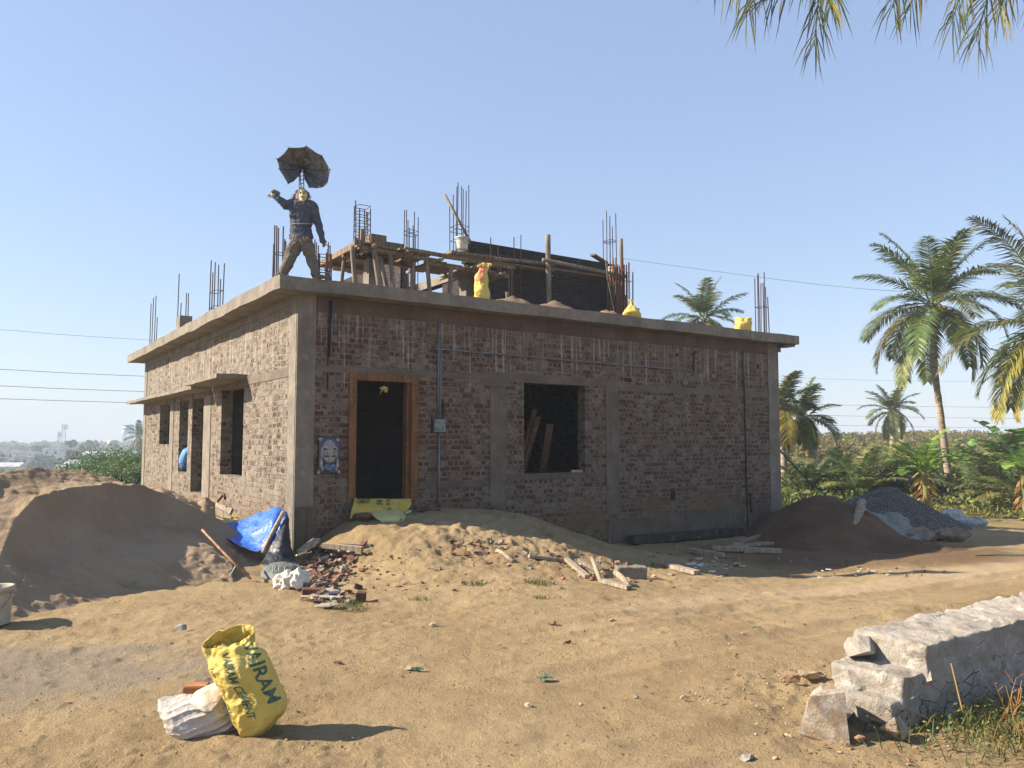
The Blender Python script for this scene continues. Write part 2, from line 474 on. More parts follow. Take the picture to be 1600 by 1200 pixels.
def concrete_mat(name, c=(.20, .178, .148), streak=.5, dark=.5):
    m = NT(name); tc = m.tc(); s = m.sep(tc)
    n = m.noise(2.2, 6, .62, tc)
    a = m.mix(m.rng(n, .3, .7), tuple(q * .72 for q in c), tuple(q * 1.15 for q in c))
    a = m.mix(m.math('MULTIPLY', m.rng(m.noise(14, 6, .7, tc), .52, .72), .5), a, tuple(q * .55 for q in c))
    st = m.rng(m.noise(1.0, 4, .6, m.comb(m.math('MULTIPLY', m.math('ADD', s[0], s[1]), 9.0), 0.0, m.math('MULTIPLY', s[2], .7))), .5, .7)
    a = m.mix(m.math('MULTIPLY', st, streak), a, tuple(q * .6 for q in c))
    a = m.mix(m.math('MULTIPLY', m.rng(m.noise(3.5, 5, .7, m.vec(tc, (1, 1, 1), (9, 3, 2))), .58, .7), .6), a, tuple(min(1, q * 1.5) for q in c))
    m.col(a).rough(.92)
    h = m.math('ADD', m.noise(9, 5, .6, tc), m.math('MULTIPLY', m.noise(60, 4, .7, tc), .4))
    m.nrm(m.bump(h, .9, .012))
    return m.mat
def wood_mat(name, c=(.30, .21, .13), rough=.85, axis=2):
    m = NT(name); tc = m.tc()
    sc = [14, 14, 14]; sc[axis] = 1.2
    n = m.noise(1.6, 6, .6, m.vec(tc, tuple(sc)))
    a = m.mix(m.rng(n, .3, .7), tuple(q * .5 for q in c), tuple(q * 1.2 for q in c))
    a = m.mix(m.math('MULTIPLY', m.rng(m.noise(5, 5, .7, tc), .55, .75), .55), a, (.34, .31, .27))
    m.col(a).rough(rough); m.nrm(m.bump(n, .6, .004)); return m.mat
def sand_mat(name, c1, c2, c3, sc=1.0, bd=.02):
    m = NT(name); tc = m.tc()
    a = m.mix(m.rng(m.noise(.9 * sc, 6, .6, tc), .32, .68), c1, c2)
    a = m.mix(m.math('MULTIPLY', m.rng(m.noise(7 * sc, 6, .7, tc), .55, .75), .6), a, c3)
    a = m.mix(m.math('MULTIPLY', m.rng(m.noise(60 * sc, 3, .7, tc), .6, .75), .4), a, tuple(q * 1.5 for q in c2))
    m.col(a).rough(.97); m.b.inputs['Specular IOR Level'].default_value = .1
    h = m.math('ADD', m.noise(6 * sc, 8, .68, tc), m.math('MULTIPLY', m.noise(45 * sc, 5, .7, tc), .35))
    m.nrm(m.bump(h, 1.0, bd)); return m.mat

M_brick = brick_mat('weathered brickwork', cover=.505)
M_brick_side = brick_mat('sunlit lime washed brickwork', mortar=(.195, .168, .138), b1=(.070, .036, .028), b2=(.135, .072, .052), cover=.58)  # paler brick copy: lime wash, plus the wall's sunlight put into the colour
M_brick_up = brick_mat('raw brickwork', mortar=(.044, .042, .044), b1=(.028, .017, .017), b2=(.052, .028, .025), cover=.38, streak=0, mud=0)  # near black bricks: shade on the upper wall put into the colour
M_conc = concrete_mat('rough concrete')
M_plaster = concrete_mat('stained plaster', (.145, .121, .098), .7)
M_base = concrete_mat('mud stained plinth plaster', (.125, .10, .075), .8)
M_beam = concrete_mat('red stained beam', (.115, .08, .062), .5)
M_wood = wood_mat('shuttering wood', (.20, .14, .09))
M_pole = wood_mat('pale round poles', (.21, .175, .135))
M_dim = concrete_mat('interior plaster darkened as shade', (.07, .06, .052), .3)  # indoor shade put into the colour of the partitions
M_door = wood_mat('varnished teak', (.165, .072, .022), .45)
M_thread = plain('pink and white thread', (.34, .19, .13), scale=80)
M_bar = plain('rusty reinforcement', (.045, .034, .034), .7, .5, 9, c2=(.09, .042, .025), metal=.2)
M_rust = plain('fresh rust bars', (.20, .085, .045), .8, .4, 9)
M_pipe = plain('grey conduit', (.15, .16, .175), .45, .2, 8, bump=0, spec=.5)
M_black = plain('black conduit', (.02, .02, .022), .5, .2, 8, bump=0)
M_metal = plain('galvanised box', (.2, .22, .21), .45, .4, 14, metal=.5)
M_dark = plain('dark hole shade', (.03, .025, .022), 1)

# ---------------------------------------------------------------- ground
def ground_mat():
    m = NT('trodden earth'); tc = m.tc(); s = m.sep(tc)
    a = m.mix(m.rng(m.noise(.38, 6, .62, tc), .3, .7), (.258, .190, .104), (.350, .268, .155))
    a = m.mix(m.math('MULTIPLY', m.rng(m.noise(2.6, 7, .7, tc), .48, .74), .45), a, (.19, .122, .068))
    a = m.mix(m.math('MULTIPLY', m.rng(m.noise(16, 6, .75, tc), .54, .68), .42), a, (.13, .08, .047))
    a = m.mix(m.math('MULTIPLY', m.rng(m.noise(24, 5, .75, m.vec(tc, (1, 1, 1), (5, 5, 5))), .57, .7), .5), a, (.42, .32, .21))
    # gravel grit
    g = m.vor(26, out='Distance'); gc = m.vor(26, out='Color')
    gm = m.math('MULTIPLY', m.rng(g, .32, .2), m.rng(m.sep(gc)[0], .70, .74))
    gm = m.math('MULTIPLY', gm, m.rng(m.noise(1.2, 4, .6, tc), .4, .6))
    a = m.mix(m.math('MULTIPLY', gm, .8), a, m.mix(m.sep(gc)[1], (.12, .07, .05), (.42, .34, .25)))
    # the grey cement wash at lower left
    gx = m.math('ADD', m.math('POWER', m.math('DIVIDE', m.math('ADD', s[0], 4.3), 2.3), 2), m.math('POWER', m.math('DIVIDE', m.math('SUBTRACT', s[1], 6.2), 1.05), 2))
    gx = m.math('ADD', gx, m.math('MULTIPLY', m.math('SUBTRACT', m.noise(2.2, 5, .65, tc), .5), 2.4))
    a = m.mix(m.math('MULTIPLY', m.rng(gx, 1.25, .3), .72), a, (.20, .175, .145))
    # paler worn track that runs past the house to the right
    tr = m.math('ABSOLUTE', m.math('SUBTRACT', m.math('SUBTRACT', s[1], m.math('MULTIPLY', s[0], .62)), 8.1))
    tr = m.math('ADD', tr, m.math('MULTIPLY', m.math('SUBTRACT', m.noise(.9, 5, .65, tc), .5), 1.6))
    a = m.mix(m.math('MULTIPLY', m.math('MULTIPLY', m.rng(tr, .8, .1), m.rng(s[0], .4, 2.2)), .55), a, (.40, .31, .21))
    # reddish spill in front of the red heap
    rx = m.math('ADD', m.math('POWER', m.math('DIVIDE', m.math('SUBTRACT', s[0], 6.6), 3.6), 2), m.math('POWER', m.math('DIVIDE', m.math('SUBTRACT', s[1], 15.2), 2.4), 2))
    a = m.mix(m.math('MULTIPLY', m.rng(m.math('ADD', rx, m.noise(2, 5, .6, tc)), 1.7, .8), .65), a, (.10, .055, .034))
    # far away: dry grass and scrub
    r = m.math('SQRT', m.math('ADD', m.math('MULTIPLY', s[0], s[0]), m.math('MULTIPLY', s[1], s[1])))
    gr = m.math('MULTIPLY', m.rng(r, 24, 31), m.rng(m.noise(.6, 5, .7, tc), .3, .62))
    a = m.mix(gr, a, (.20, .165, .07))
    a = m.mix(m.rng(r, 40, 60), a, m.mix(m.rng(m.noise(.08, 5, .6, tc), .4, .6), (.06, .085, .03), (.13, .13, .05)))
    m.col(a).rough(.97); m.b.inputs['Specular IOR Level'].default_value = .08
    h = m.math('ADD', m.noise(14, 8, .72, tc), m.math('MULTIPLY', m.noise(60, 4, .75, tc), .7))
    h = m.math('ADD', h, m.math('MULTIPLY', gm, .5))
    m.nrm(m.bump(h, 1.0, .030)); return m.mat
def micro(x, y):
    r = np.hypot(x, y)
    k = 1 - ss(26, 45, r)
    z = .020 * fbm2(x * 1.6, y * 1.6, 3, 41) + .009 * fbm2(x * 6, y * 6, 3, 44, .6) * (.35 + ss(-.5, .5, fbm2(x * .5, y * .5, 2, 47)))
    clod = np.maximum(fbm2(x * 13, y * 13, 2, 51) - .35, 0) * .016 * (.3 + ss(-.1, .5, fbm2(x * .7, y * .7, 2, 58)))
    tr = np.minimum(fbm2(x * 3.2 + 2 * y, y * 9, 2, 61), .3) * .010
    u, w = uw(x, y)
    for o_, dp in ((0, .022), (1.5, .022), (3.4, .014), (-2.2, .012)):      # wheel ruts of the track
        q = y - .62 * x - 7.4 + o_ + .25 * vn2(x * .35, 0 * x, 66)
        dp = dp * 1.6; z = z - dp * np.exp(-(q / .16) ** 2) * ss(-1.5, 1.5, x) * (.6 + .4 * vn2(x * 2, y * 2, 67)) + dp * .6 * np.exp(-((np.abs(q) - .27) / .09) ** 2) * ss(-1.5, 1.5, x)
    rub = np.exp(-((u - 3) / 3.2) ** 2 - ((w + 1.9) / 1.5) ** 2) + .8 * np.exp(-((x - 2.3) / .7) ** 2 - ((y - 5.6) / .8) ** 2) + .7 * np.exp(-((x + 2.8) / 1.2) ** 2 - ((y - 3.7) / .35) ** 2)
    return (z + clod + tr + rub * .045 * fbm2(x * 7, y * 7, 3, 71, .6)) * k
th = np.radians(np.concatenate([np.linspace(-180, -44, 40)[:-1], np.linspace(-44, 44, 620), np.linspace(44, 180, 40)[1:]]))
rr = [.4]
while rr[-1] < 3800:
    q = rr[-1]; rr.append(q * (1.035 if q < 2.8 else 1.0042 if q < 15 else 1.007 if q < 45 else 1.035))
rr = np.array(rr)
gx = rr[:, None] * np.sin(th)[None, :]; gy = rr[:, None] * np.cos(th)[None, :]
gz = gh(gx, gy) + micro(gx, gy)
gu, gw = uw(gx, gy)
inside = (gu > .2) & (gu < 11.9) & (gw > .2) & (gw < 13)
gz = np.where(inside, np.minimum(gz, 0.0), gz)
M_ground = ground_mat()
tag(obj('ground', npmesh('ground', np.stack([gx, gy, gz], -1).reshape(-1, 3), gridfaces(len(rr), len(th)), M_ground)), kind='structure')
del gx, gy, gz, gu, gw, inside

# ---------------------------------------------------------------- the unfinished house
house = empty('unfinished_house', C, BROT, label='unfinished one storey brick house with flat concrete roof slab and a half built upper floor', cat='house')
def wall_with_holes(a, b, z0, z1, t0, t1, holes, axis):
    """a brick wall: runs a..b, height z0..z1, thickness t0..t1, open where holes = (a0,a1,z0,z1)"""
    A = sorted({a, b, *[h[0] for h in holes], *[h[1] for h in holes]}); Z = sorted({z0, z1, *[h[2] for h in holes], *[h[3] for h in holes]})
    def solid(i, j):
        if i < 0 or j < 0 or i >= len(A) - 1 or j >= len(Z) - 1: return False
        x = (A[i] + A[i + 1]) / 2; z = (Z[j] + Z[j + 1]) / 2
        return not any(h[0] < x < h[1] and h[2] < z < h[3] for h in holes)
    mb = MB()
    def P(x, t, z): return (x, t, z) if axis == 'u' else (t, x, z)
    def quad(*p):
        p = list(p)
        mb.add([P(*q) for q in (p if axis == 'u' else p[::-1])], [(0, 1, 2, 3)])
    for i in range(len(A) - 1):
        for j in range(len(Z) - 1):
            if not solid(i, j): continue
            x0, x1, y0, y1 = A[i], A[i + 1], Z[j], Z[j + 1]
            quad((x0, t0, y0), (x1, t0, y0), (x1, t0, y1), (x0, t0, y1)); quad((x0, t1, y1), (x1, t1, y1), (x1, t1, y0), (x0, t1, y0))
            if not solid(i - 1, j): quad((x0, t0, y0), (x0, t0, y1), (x0, t1, y1), (x0, t1, y0))
            if not solid(i + 1, j): quad((x1, t1, y0), (x1, t1, y1), (x1, t0, y1), (x1, t0, y0))
            if not solid(i, j - 1): quad((x0, t1, y0), (x1, t1, y0), (x1, t0, y0), (x0, t0, y0))
            if not solid(i, j + 1): quad((x0, t0, y1), (x1, t0, y1), (x1, t1, y1), (x0, t1, y1))
    return mb
UL, WL = 12.05, 13.3            # length of the front and of the left wall
DOOR = (.93, 2.14, .74, 2.86); WIN = (4.43, 5.93, 1.14, 2.87)
wall_with_holes(0, UL, -1.2, 4.12, 0, .23, [DOOR, WIN], 'u').build('front_wall', M_brick, house)
LH = [(2.92, 4.52, 1.08, 2.80), (5.98, 7.1, .60, 2.74), (7.5, 8.45, 1.02, 2.74), (9.6, 10.9, 1.68, 2.73)]
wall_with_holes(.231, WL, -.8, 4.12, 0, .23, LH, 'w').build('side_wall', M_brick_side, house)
wall_with_holes(.232, WL, -1.6, 4.12, UL - .23, UL, [], 'w').build('side_wall', M_brick, house)
wall_with_holes(.231, UL - .231, -1.2, 4.12, WL - .23, WL, [(7.2, 8.2, 1.2, 2.7)], 'u').build('back_wall', M_brick, house)
mb = MB(); mb.cell((.231, 4.6, .7), (7.3, 4.83, 4.119)); mb.cell((4.1, .231, .7), (4.3, 4.6, 2.2)); mb.cell((1.9, 4.83, .7), (2.13, 13.06, 4.119)); mb.cell((.231, 2.5, .7), (4.1, 2.62, 4.119))  # unseen partitions added to keep the rooms dark, the last to stop window sun
mb.build('added_partition_wall', M_dim, house)
MB().cell((.231, .231, .4), (11.81, 13.06, .70)).build('floor_slab', M_plaster, house)
# columns, set a few millimetres proud
for i, (a, b, z0, z1) in enumerate([(-.006, .30, -1.0, 4.119), (3.66, 4.02, .62, 2.76), (6.47, 6.82, .28, 2.9), (11.66, UL + .005, -1.2, 4.118)]):
    mb = MB(); n = 40; P = []
    ctrl = [[(a, -.012, z0 + (z1 - z0) * k / n), (b, -.012, z0 + (z1 - z0) * k / n)] for k in range(n + 1)]
    mb.cell((a, -.014, z0), (b, .10, z1)); 
    mb.build('column', M_conc if i in (0, 3) else M_plaster, house)
for (a, b, z0, z1) in [(.02, .34, -1, 4.117), (5.35, 5.97, .1, 2.75), (9.10, 9.50, .35, 2.73), (12.95, WL + .004, -.5, 4.117)]:
    MB().cell((-.014, a, z0), (.10, b, z1)).build('column', M_conc, house)
# beams, bands, plinth
MB().cell((.31, -.016, 3.86), (11.65, .05, 4.116)).build('roof_beam', M_beam, house)
MB().cell((-.016, .35, 3.98), (.05, 12.94, 4.116)).build('roof_beam', M_conc, house)
mb = MB()
for a, b, z0, z1 in ((.31, 3.64, 2.79 + .09, 2.985), (3.64, 6.86, 2.875, 3.04), (6.86, 11.65, 2.80, 2.95)): mb.cell((a, -.009, z0), (b, .04, z1))
mb.cell((3.55, -.02, 2.77), (4.10, .04, 2.872))
mb.build('lintel_band', M_plaster, house)
MB().cell((-.010, .35, 2.81), (.04, 5.3, 2.97)).build('lintel_band', M_plaster, house)
for a_, b_ in (((6.5, -.022, -1.2), (8.6, .03, .16)), ((8.6, -.020, -1.2), (11.65, .03, .26)), ((.02, -.022, -1), (.36, .03, .72)), ((2.2, -.010, .93), (3.64, .03, 1.06)), ((4.04, -.010, 1.02), (6.46, .03, 1.135))): MB().cell(a_, b_).build('plinth_plaster', M_base, house)
# the roof slab with its ragged cast edge
def slab(u0, u1, w0, w1, z0, z1, n=60, rag=.02, seed=3, mat=M_conc, name='roof_slab'):
    def ring(k, z, o):
        out = []
        for (p, q) in (((u0, w0), (u1, w0)), ((u1, w0), (u1, w1)), ((u1, w1), (u0, w1)), ((u0, w1), (u0, w0))):
            for i in range(n):
                t = i / n; out.append((lerp(p[0], q[0], t), lerp(p[1], q[1], t), z))
        return out
    rings = [ring(0, z0, 0), ring(1, z0 + .03, 0), ring(2, (z0 + z1) / 2, 0), ring(3, z1 - .03, 0), ring(4, z1, 0)]
    V = np.array([p for r_ in rings for p in r_], float); N = len(rings[0])
    cu, cw = (u0 + u1) / 2, (w0 + w1) / 2
    n1 = fbm3(V, 2.2, 4, seed, .55); n2 = fbm3(V, 1.1, 3, seed + 5)
    V[:, 0] += np.sign(V[:, 0] - cu) * (np.abs(np.abs(V[:, 0] - cu) - (u1 - u0) / 2) < .01) * rag * n1
    V[:, 1] += np.sign(V[:, 1] - cw) * (np.abs(np.abs(V[:, 1] - cw) - (w1 - w0) / 2) < .01) * rag * n1
    V[:, 2] += .012 * n2 + .007 * fbm3(V, 7, 2, seed + 7)
    mb = MB(); F = [tuple(f) for f in gridfaces(5, N, True)]
    F.append(tuple(range(N))[::-1]); F.append(tuple(range(4 * N, 5 * N)))
    mb.add([tuple(p) for p in V], F)
    return mb.build(name, mat, house)
slab(-.42, 12.4, -.34, 13.85, 4.12, 4.33)
s1 = slab(-.56, .0, 2.74, 5.30, 2.92, 2.995, 24, .015, 11, M_conc, 'sunshade')
s2 = slab(-.44, .0, 5.32, 13.6, 2.86, 2.93, 50, .015, 12, M_conc, 'sunshade')
# small bracket of broken shuttering under the right end
mb = MB(); mb.beam((12.0, -.1, 4.07), (12.36, -.15, 4.09), .3, .05); mb.beam((12.1, .1, 4.02), (12.25, .1, 4.02), .1, .12); mb.build('shuttering_scrap', M_wood, house)
# door frame
df = MB(); df.cell((.885, -.035, .745), (1.015, .12, 2.90)).build('door_jamb', M_door, house)
MB().cell((2.03, -.035, .745), (2.165, .12, 2.90)).build('door_jamb', M_door, house)
MB().cell((1.0152, -.032, 2.77), (2.0298, .12, 2.895)).build('door_head', M_door, house)
MB().cell((1.96, .02, .745), (2.0298, .16, 2.769)).build('door_rebate', M_door, house)
for ux in (.95, 2.097):
    mb = MB()
    for z in (.86, .89, 1.03, 1.99, 2.52, 2.74) if ux < 1.5 else (.83, .92, .95, 2.56, 2.59, 2.68): mb.cell((ux - .072, -.041, z), (ux + .072, .0, z + .005))
    mb.build('thread_binding', M_thread, house)
# conduits
def pipe(name, pts, r, mat):
    return MB().tube(pts, r, 8).build(name, mat, house, True)
pipe('conduit', [(2.555, -.03, 2.12), (2.555, -.03, 3.90)], .018, M_pipe)
pipe('conduit', [(2.60, -.03, 2.12), (2.60, -.03, 3.36)], .018, M_pipe)
pipe('conduit', [(2.58, -.03, .56), (2.575, -.03, 1.92)], .020, M_pipe)
pipe('conduit', smooth_path([(2.60, -.03, 3.36), (2.62, -.03, 3.385), (2.7, -.03, 3.39), (5.5, -.035, 3.36), (9.02, -.03, 3.33)], 3), .017, M_pipe)
pipe('conduit', [(9.06, -.03, 3.31), (9.07, -.03, 3.74)], .014, M_black)
pipe('conduit', [(10.78, -.02, -.32), (10.76, -.02, 2.9), (10.75, -.02, 3.92)], .014, M_black)
pipe('conduit', [(10.75, -.035, 3.2), (10.745, -.03, 3.92)], .016, M_pipe)
pipe('conduit', [(.52, -.035, 3.15), (.545, -.03, 4.05)], .026, M_black)
pipe('conduit', [(.545, -.05, 3.15), (.57, -.045, 4.05)], .012, M_pipe)
MB().tube([(10.9, -.03, .1), (10.9, -.03, .55)], .024, 8).build('conduit', M_black, house, True)
mb = MB(); mb.cell((2.46, -.07, 1.92), (2.69, 0, 2.14)); bx = mb.build('meter_box', M_metal, house)
MB().cell((2.49, -.078, 1.95), (2.66, -.0702, 2.11)).build('box_lid', M_metal, bx)
for a_, b_ in (((2.42, -.004, 1.90), (2.46, .002, 2.18)), ((2.63, -.004, 2.16), (2.68, .002, 2.5)), ((.50, -.004, 2.6), (.53, .002, 3.14)), ((9.1, -.003, 3.74), (9.22, .002, 3.78)), ((8.3, -.003, .48), (8.44, .002, .68)), ((7.0, -.003, 3.0), (7.2, .002, 3.08)), ((8.52, -.003, 3.62), (8.6, .002, 3.7)), ((11.25, -.003, 3.5), (11.33, .002, 3.6)), ((11.3, -.003, 2.85), (11.37, .002, 2.97))): MB().cell(a_, b_).build('hole_shade_patch', M_dark, house)  # flat dark patches: shade inside chased holes put into the colour
# the upper floor under construction (z 4.33 is the roof deck)
ZT = 6.92
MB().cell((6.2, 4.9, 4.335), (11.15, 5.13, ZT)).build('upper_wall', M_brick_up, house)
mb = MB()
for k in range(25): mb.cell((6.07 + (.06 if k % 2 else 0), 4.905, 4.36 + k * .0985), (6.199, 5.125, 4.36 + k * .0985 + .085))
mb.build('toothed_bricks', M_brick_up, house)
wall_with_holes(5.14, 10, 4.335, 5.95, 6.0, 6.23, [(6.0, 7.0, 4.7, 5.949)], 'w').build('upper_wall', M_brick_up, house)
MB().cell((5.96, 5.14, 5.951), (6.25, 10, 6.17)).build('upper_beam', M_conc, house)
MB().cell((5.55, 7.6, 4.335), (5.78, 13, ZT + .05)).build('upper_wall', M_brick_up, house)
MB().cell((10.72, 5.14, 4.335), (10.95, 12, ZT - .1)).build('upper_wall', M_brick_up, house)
MB().cell((11.16, 4.86, 4.335), (11.55, 5.2, 6.05)).build('upper_column', M_conc, house)
MB().cell((2.55, 3.0, 4.335), (2.87, 3.3, 5.62)).build('upper_column', M_conc, house)
MB().cell((5.0, 3.1, 4.335), (5.3, 3.42, 5.62)).build('upper_column', M_conc, house)
mb = MB(); mb.cell((2.9, 2.98, 5.84), (3.35, 3.25, 6.02)); mb.cell((2.55, 2.9, 5.84), (2.9, 3.3, 6.12)); mb.build('shutter_box', M_wood, house)
def cage(u, w, z0, z1, nu, nw, su, sw, ties, r=.0125, mat=None, seed=1, spread=.35):
    rnd = random.Random(seed); mb = MB(); mb2 = []
    for i in range(nu):
        for j in range(nw):
            if 0 < i < nu - 1 and 0 < j < nw - 1: continue
            a = (u + su * (i / max(nu - 1, 1) - .5), w + sw * (j / max(nw - 1, 1) - .5))
            top = lerp(z0, z1, 1 - spread * rnd.random())
            mb.tube([(a[0], a[1], z0), (a[0] + rnd.uniform(-.02, .02), a[1] + rnd.uniform(-.02, .02), top)], r, 5)
    for k in ties:
        z = k; h = .008
        p = [(u - su / 2, w - sw / 2, z), (u + su / 2, w - sw / 2, z + rnd.uniform(-.02, .02)), (u + su / 2, w + sw / 2, z), (u - su / 2, w + sw / 2, z), (u - su / 2, w - sw / 2, z)]
        mb.tube(p, h, 4)
    return mb.build('rebar_cage', mat or M_bar, house)
Zs = 4.325
cage(.18, 13.3, Zs, 6.2, 2, 2, .12, .3, [], seed=1, spread=.6)
cage(.18, 9.3, Zs, 6.2, 2, 2, .2, .3, [], seed=2, spread=.5)
cage(.18, 5.95, Zs, 5.85, 2, 3, .18, .42, [4.75, 5.1], seed=3, spread=.35)
cage(.2, 1.55, Zs, 5.66, 3, 3, .2, .22, [4.55, 5.1], seed=4, spread=.3)
cage(.85, 1.2, Zs, 5.3, 3, 3, .25, .25, [4.55, 4.8], seed=5)
cage(1.25, 2.3, Zs, 5.7, 2, 3, .25, .22, [4.6, 4.75, 4.9, 5.05, 5.2, 5.35], seed=25)
cage(2.45, 3.15, 5.63, 6.95, 3, 3, .27, .27, [5.95 + .13 * k for k in range(7)], seed=6, spread=.3)
cage(4.65, 5.2, Zs, 7.6, 3, 3, .27, .25, [6.9, 7.0], seed=7, spread=.35)
cage(5.75, 7.5, Zs, 6.75, 2, 3, .25, .2, [4.6 + .2 * k for k in range(9)], seed=27, spread=.05)
cage(6.05, 5.2, 6.6, 8.55, 3, 3, .36, .36, [6.95, 7.2, 7.32], seed=8, spread=.3)
cage(5.45, 2.6, Zs, 6.75, 2, 2, .3, .12, [5.2], seed=9, spread=.35)
cage(6.35, 3.2, 5.2, 6.2, 1, 2, .1, .1, [], seed=19)
cage(7.3, 4.4, Zs, 7.2, 2, 1, .2, .1, [], seed=29, spread=.1)
cage(11.1, 5.05, 5.9, 8.65, 2, 3, .25, .3, [7.6, 7.65], seed=10, spread=.2)
cage(10.75, 4.25, Zs, 6.95, 9, 2, .8, .14, [5.6, 6.3], r=.019, mat=M_rust, seed=11, spread=.15)
cage(11.95, .35, Zs, 6.05, 3, 3, .2, .25, [5.1], seed=12, spread=.45)
MB().cell((.03, 8.9, 4.33), (.33, 9.35, 4.95)).build('upper_column', M_conc, house)
# ---------------------------------------------------------------- things on the roof
def inv_b(P): d = P - C; return Vector((d.dot(d1), d.dot(d2), d.z))
def atw(px, py, w):                          # where the sight line of (px, py) meets the upright plane w = const, building coordinates
    a = at(px, py, 1.0) - Vector((0, 0, EYE)); O = Vector((0, 0, EYE))
    t = ((C + d2 * w - O).dot(d2)) / a.dot(d2)
    return inv_b(O + a * t)
def Bp(p): return B(p[0], p[1], p[2])
PZ = 5.72
fw = empty('formwork_platform', B(3.5, 3.5, 4.33), BROT, label='timber shuttering platform on slanting props above the roof slab', cat='formwork')
def L3(u, w, z): return (u - 3.5, w - 3.5, z - 4.33)
rnd = random.Random(5)
for k in range(9):                           # deck boards running back
    u0 = 2.15 + k * .40
    w1 = 4.95 if k < 3 else 3.45
    dz = -.10 * (k >= 4) - .02 * k
    mb = MB(); mb.beam(L3(u0 + .18, 2.45 + rnd.uniform(-.1, .06), PZ + dz + .06), L3(u0 + .18 + rnd.uniform(-.04, .04), w1 + rnd.uniform(-.1, .2), PZ + dz + .055), .37, .035); mb.build('deck_board', M_wood, fw)
mb = MB(); mb.beam(L3(2.10, 2.45, PZ + .045), L3(2.14, 5.05, PZ + .04), .05, .12); mb.build('edge_board', M_wood, fw)
for i, (w, z, u0, u1) in enumerate(((2.52, PZ - .035, 2.1, 4.0), (2.50, PZ - .16, 3.6, 5.75), (3.35, PZ - .04, 2.1, 5.8), (4.3, PZ - .04, 2.1, 3.5), (2.46, PZ + .06, 3.1, 5.9))):
    mb = MB(); mb.beam(L3(u0, w, z), L3(u1, w, z - .05 * (u1 - u0) * .5), .09, .07); mb.build('bearer', M_wood, fw)
for i, (u, z) in enumerate(((2.35, PZ - .01), (3.1, PZ - .03), (3.9, PZ - .09), (4.75, PZ - .15), (5.5, PZ - .2))):
    mb = MB(); p = smooth_path([L3(u, 2.25, z), L3(u + .03, 3, z + .02), L3(u, 3.9, z)], 3); mb.tube(p, .04, 7); mb.build('joist', M_pole, fw, True)
for (x0, y0, x1, y1, w, r) in ((506, 412, 513, 433, 4.6, .045), (539, 396, 535, 439, 3.6, .045), (550, 384, 556, 441, 2.5, .055), (584, 388, 590, 445, 2.45, .06), (593, 400, 602, 447, 2.6, .05), (609, 393, 615, 447, 2.5, .05),
                            (645, 409, 642, 451, 2.6, .055), (666, 396, 671, 454, 2.5, .05), (705, 415, 702, 459, 2.5, .055), (400 + 180, 397, 577, 445, 3.2, .05)):
    a = atw(x0, y0, w); b = atw(x1, y1, w); k = (4.335 - a.z) / (b.z - a.z); c = a + (b - a) * k
    mid = lerp(a, c, .5) + Vector((rnd.uniform(-.03, .03), 0, 0))
    MB().tube(smooth_path([L3(*c), L3(*mid), L3(*a)], 4), [r] + [r * .95] * 7 + [r * .9], 8).build('prop', M_pole, fw, True)
for (px, py) in ((566, 358), (556, 372)):
    a = atw(px, py, 2.5); mb = MB(); mb.beam(L3(a.x, 2.5, PZ), L3(a.x, 2.5, a.z), .07, .05); mb.build('prop', M_wood, fw)

def plank(name, pts, w, h, mat, label, cat, group=None, roll=0):
    P0 = Vector(pts[0]); mb = MB(); mb.beam(pts[0], pts[1], w, h, roll)
    o = mb.build(name, mat, None, False, P0); return tag(o, label, cat, group)
def pole(name, pts, r, mat, label, cat, group=None, n=8):
    o = MB().tube(smooth_path(pts, 5), r, n).build(name, mat, None, True, Vector(pts[0])); return tag(o, label, cat, group)
# scaffold in front of the dark upper wall
a = atw(857, 475, 4.3); a2 = atw(856, 367, 4.3)
pole('scaffold_pole', [Bp((a.x, 4.3, 4.33)), Bp(((a.x + a2.x) / 2 + .02, 4.3, 5.4)), Bp((a2.x, 4.3, a2.z))], .07, M_pole, 'pale upright scaffold pole standing before the dark upper wall', 'pole', 'scaffold poles on the roof')
a = atw(968, 480, 4.4); a2 = atw(970, 373, 4.4)
pole('scaffold_pole', [Bp((a.x, 4.4, 4.33)), Bp((a2.x + .03, 4.4, 5.6)), Bp((a2.x, 4.4, a2.z))], .06, M_pole, 'thin upright pole at the right end of the dark upper wall', 'pole', 'scaffold poles on the roof')
a = atw(735, 400, 4.35); a2 = atw(858, 412, 4.35); a3 = atw(975, 433, 4.35)
pole('scaffold_pole', [Bp((a.x - .2, 4.42, a.z)), Bp((a2.x + .2, 4.4, a2.z + .02))], .05, M_pole, 'horizontal pole tied across the left half of the dark wall', 'pole', 'scaffold poles on the roof')
pole('scaffold_pole', [Bp((a2.x - .3, 4.22, a2.z + .04)), Bp((a3.x, 4.25, a3.z))], .055, M_pole, 'horizontal pole tied across the right half of the dark wall', 'pole', 'scaffold poles on the roof')
zz = a2.z - .02
plank('scaffold_plank', [Bp((a.x - .6, 4.62, a.z - .03)), Bp((a2.x + .3, 4.62, a2.z - .13))], .3, .05, M_wood, 'dark plank walkway along the top left of the upper wall', 'plank', 'scaffold planks on the roof')
plank('scaffold_plank', [Bp((a2.x + .1, 4.62, a2.z - .08)), Bp((a3.x, 4.62, a3.z - .03))], .3, .05, M_wood, 'plank walkway along the right half of the upper wall', 'plank', 'scaffold planks on the roof')
a = atw(922, 394, 4.8); a2 = atw(945, 404, 4.8)
plank('loose_board', [Bp((a.x, 4.7, ZT + .12)), Bp((a2.x + .3, 5.1, ZT + .06))], .16, .05, M_wood, 'short board lying over the right end of the upper wall top', 'board')
a = atw(974, 450, 4.6)
plank('loose_board', [Bp((10.9, 4.75, 5.62)), Bp((11.75, 4.6, 5.60))], .2, .05, M_wood, 'short board sticking out right of the thin roof pole', 'board')
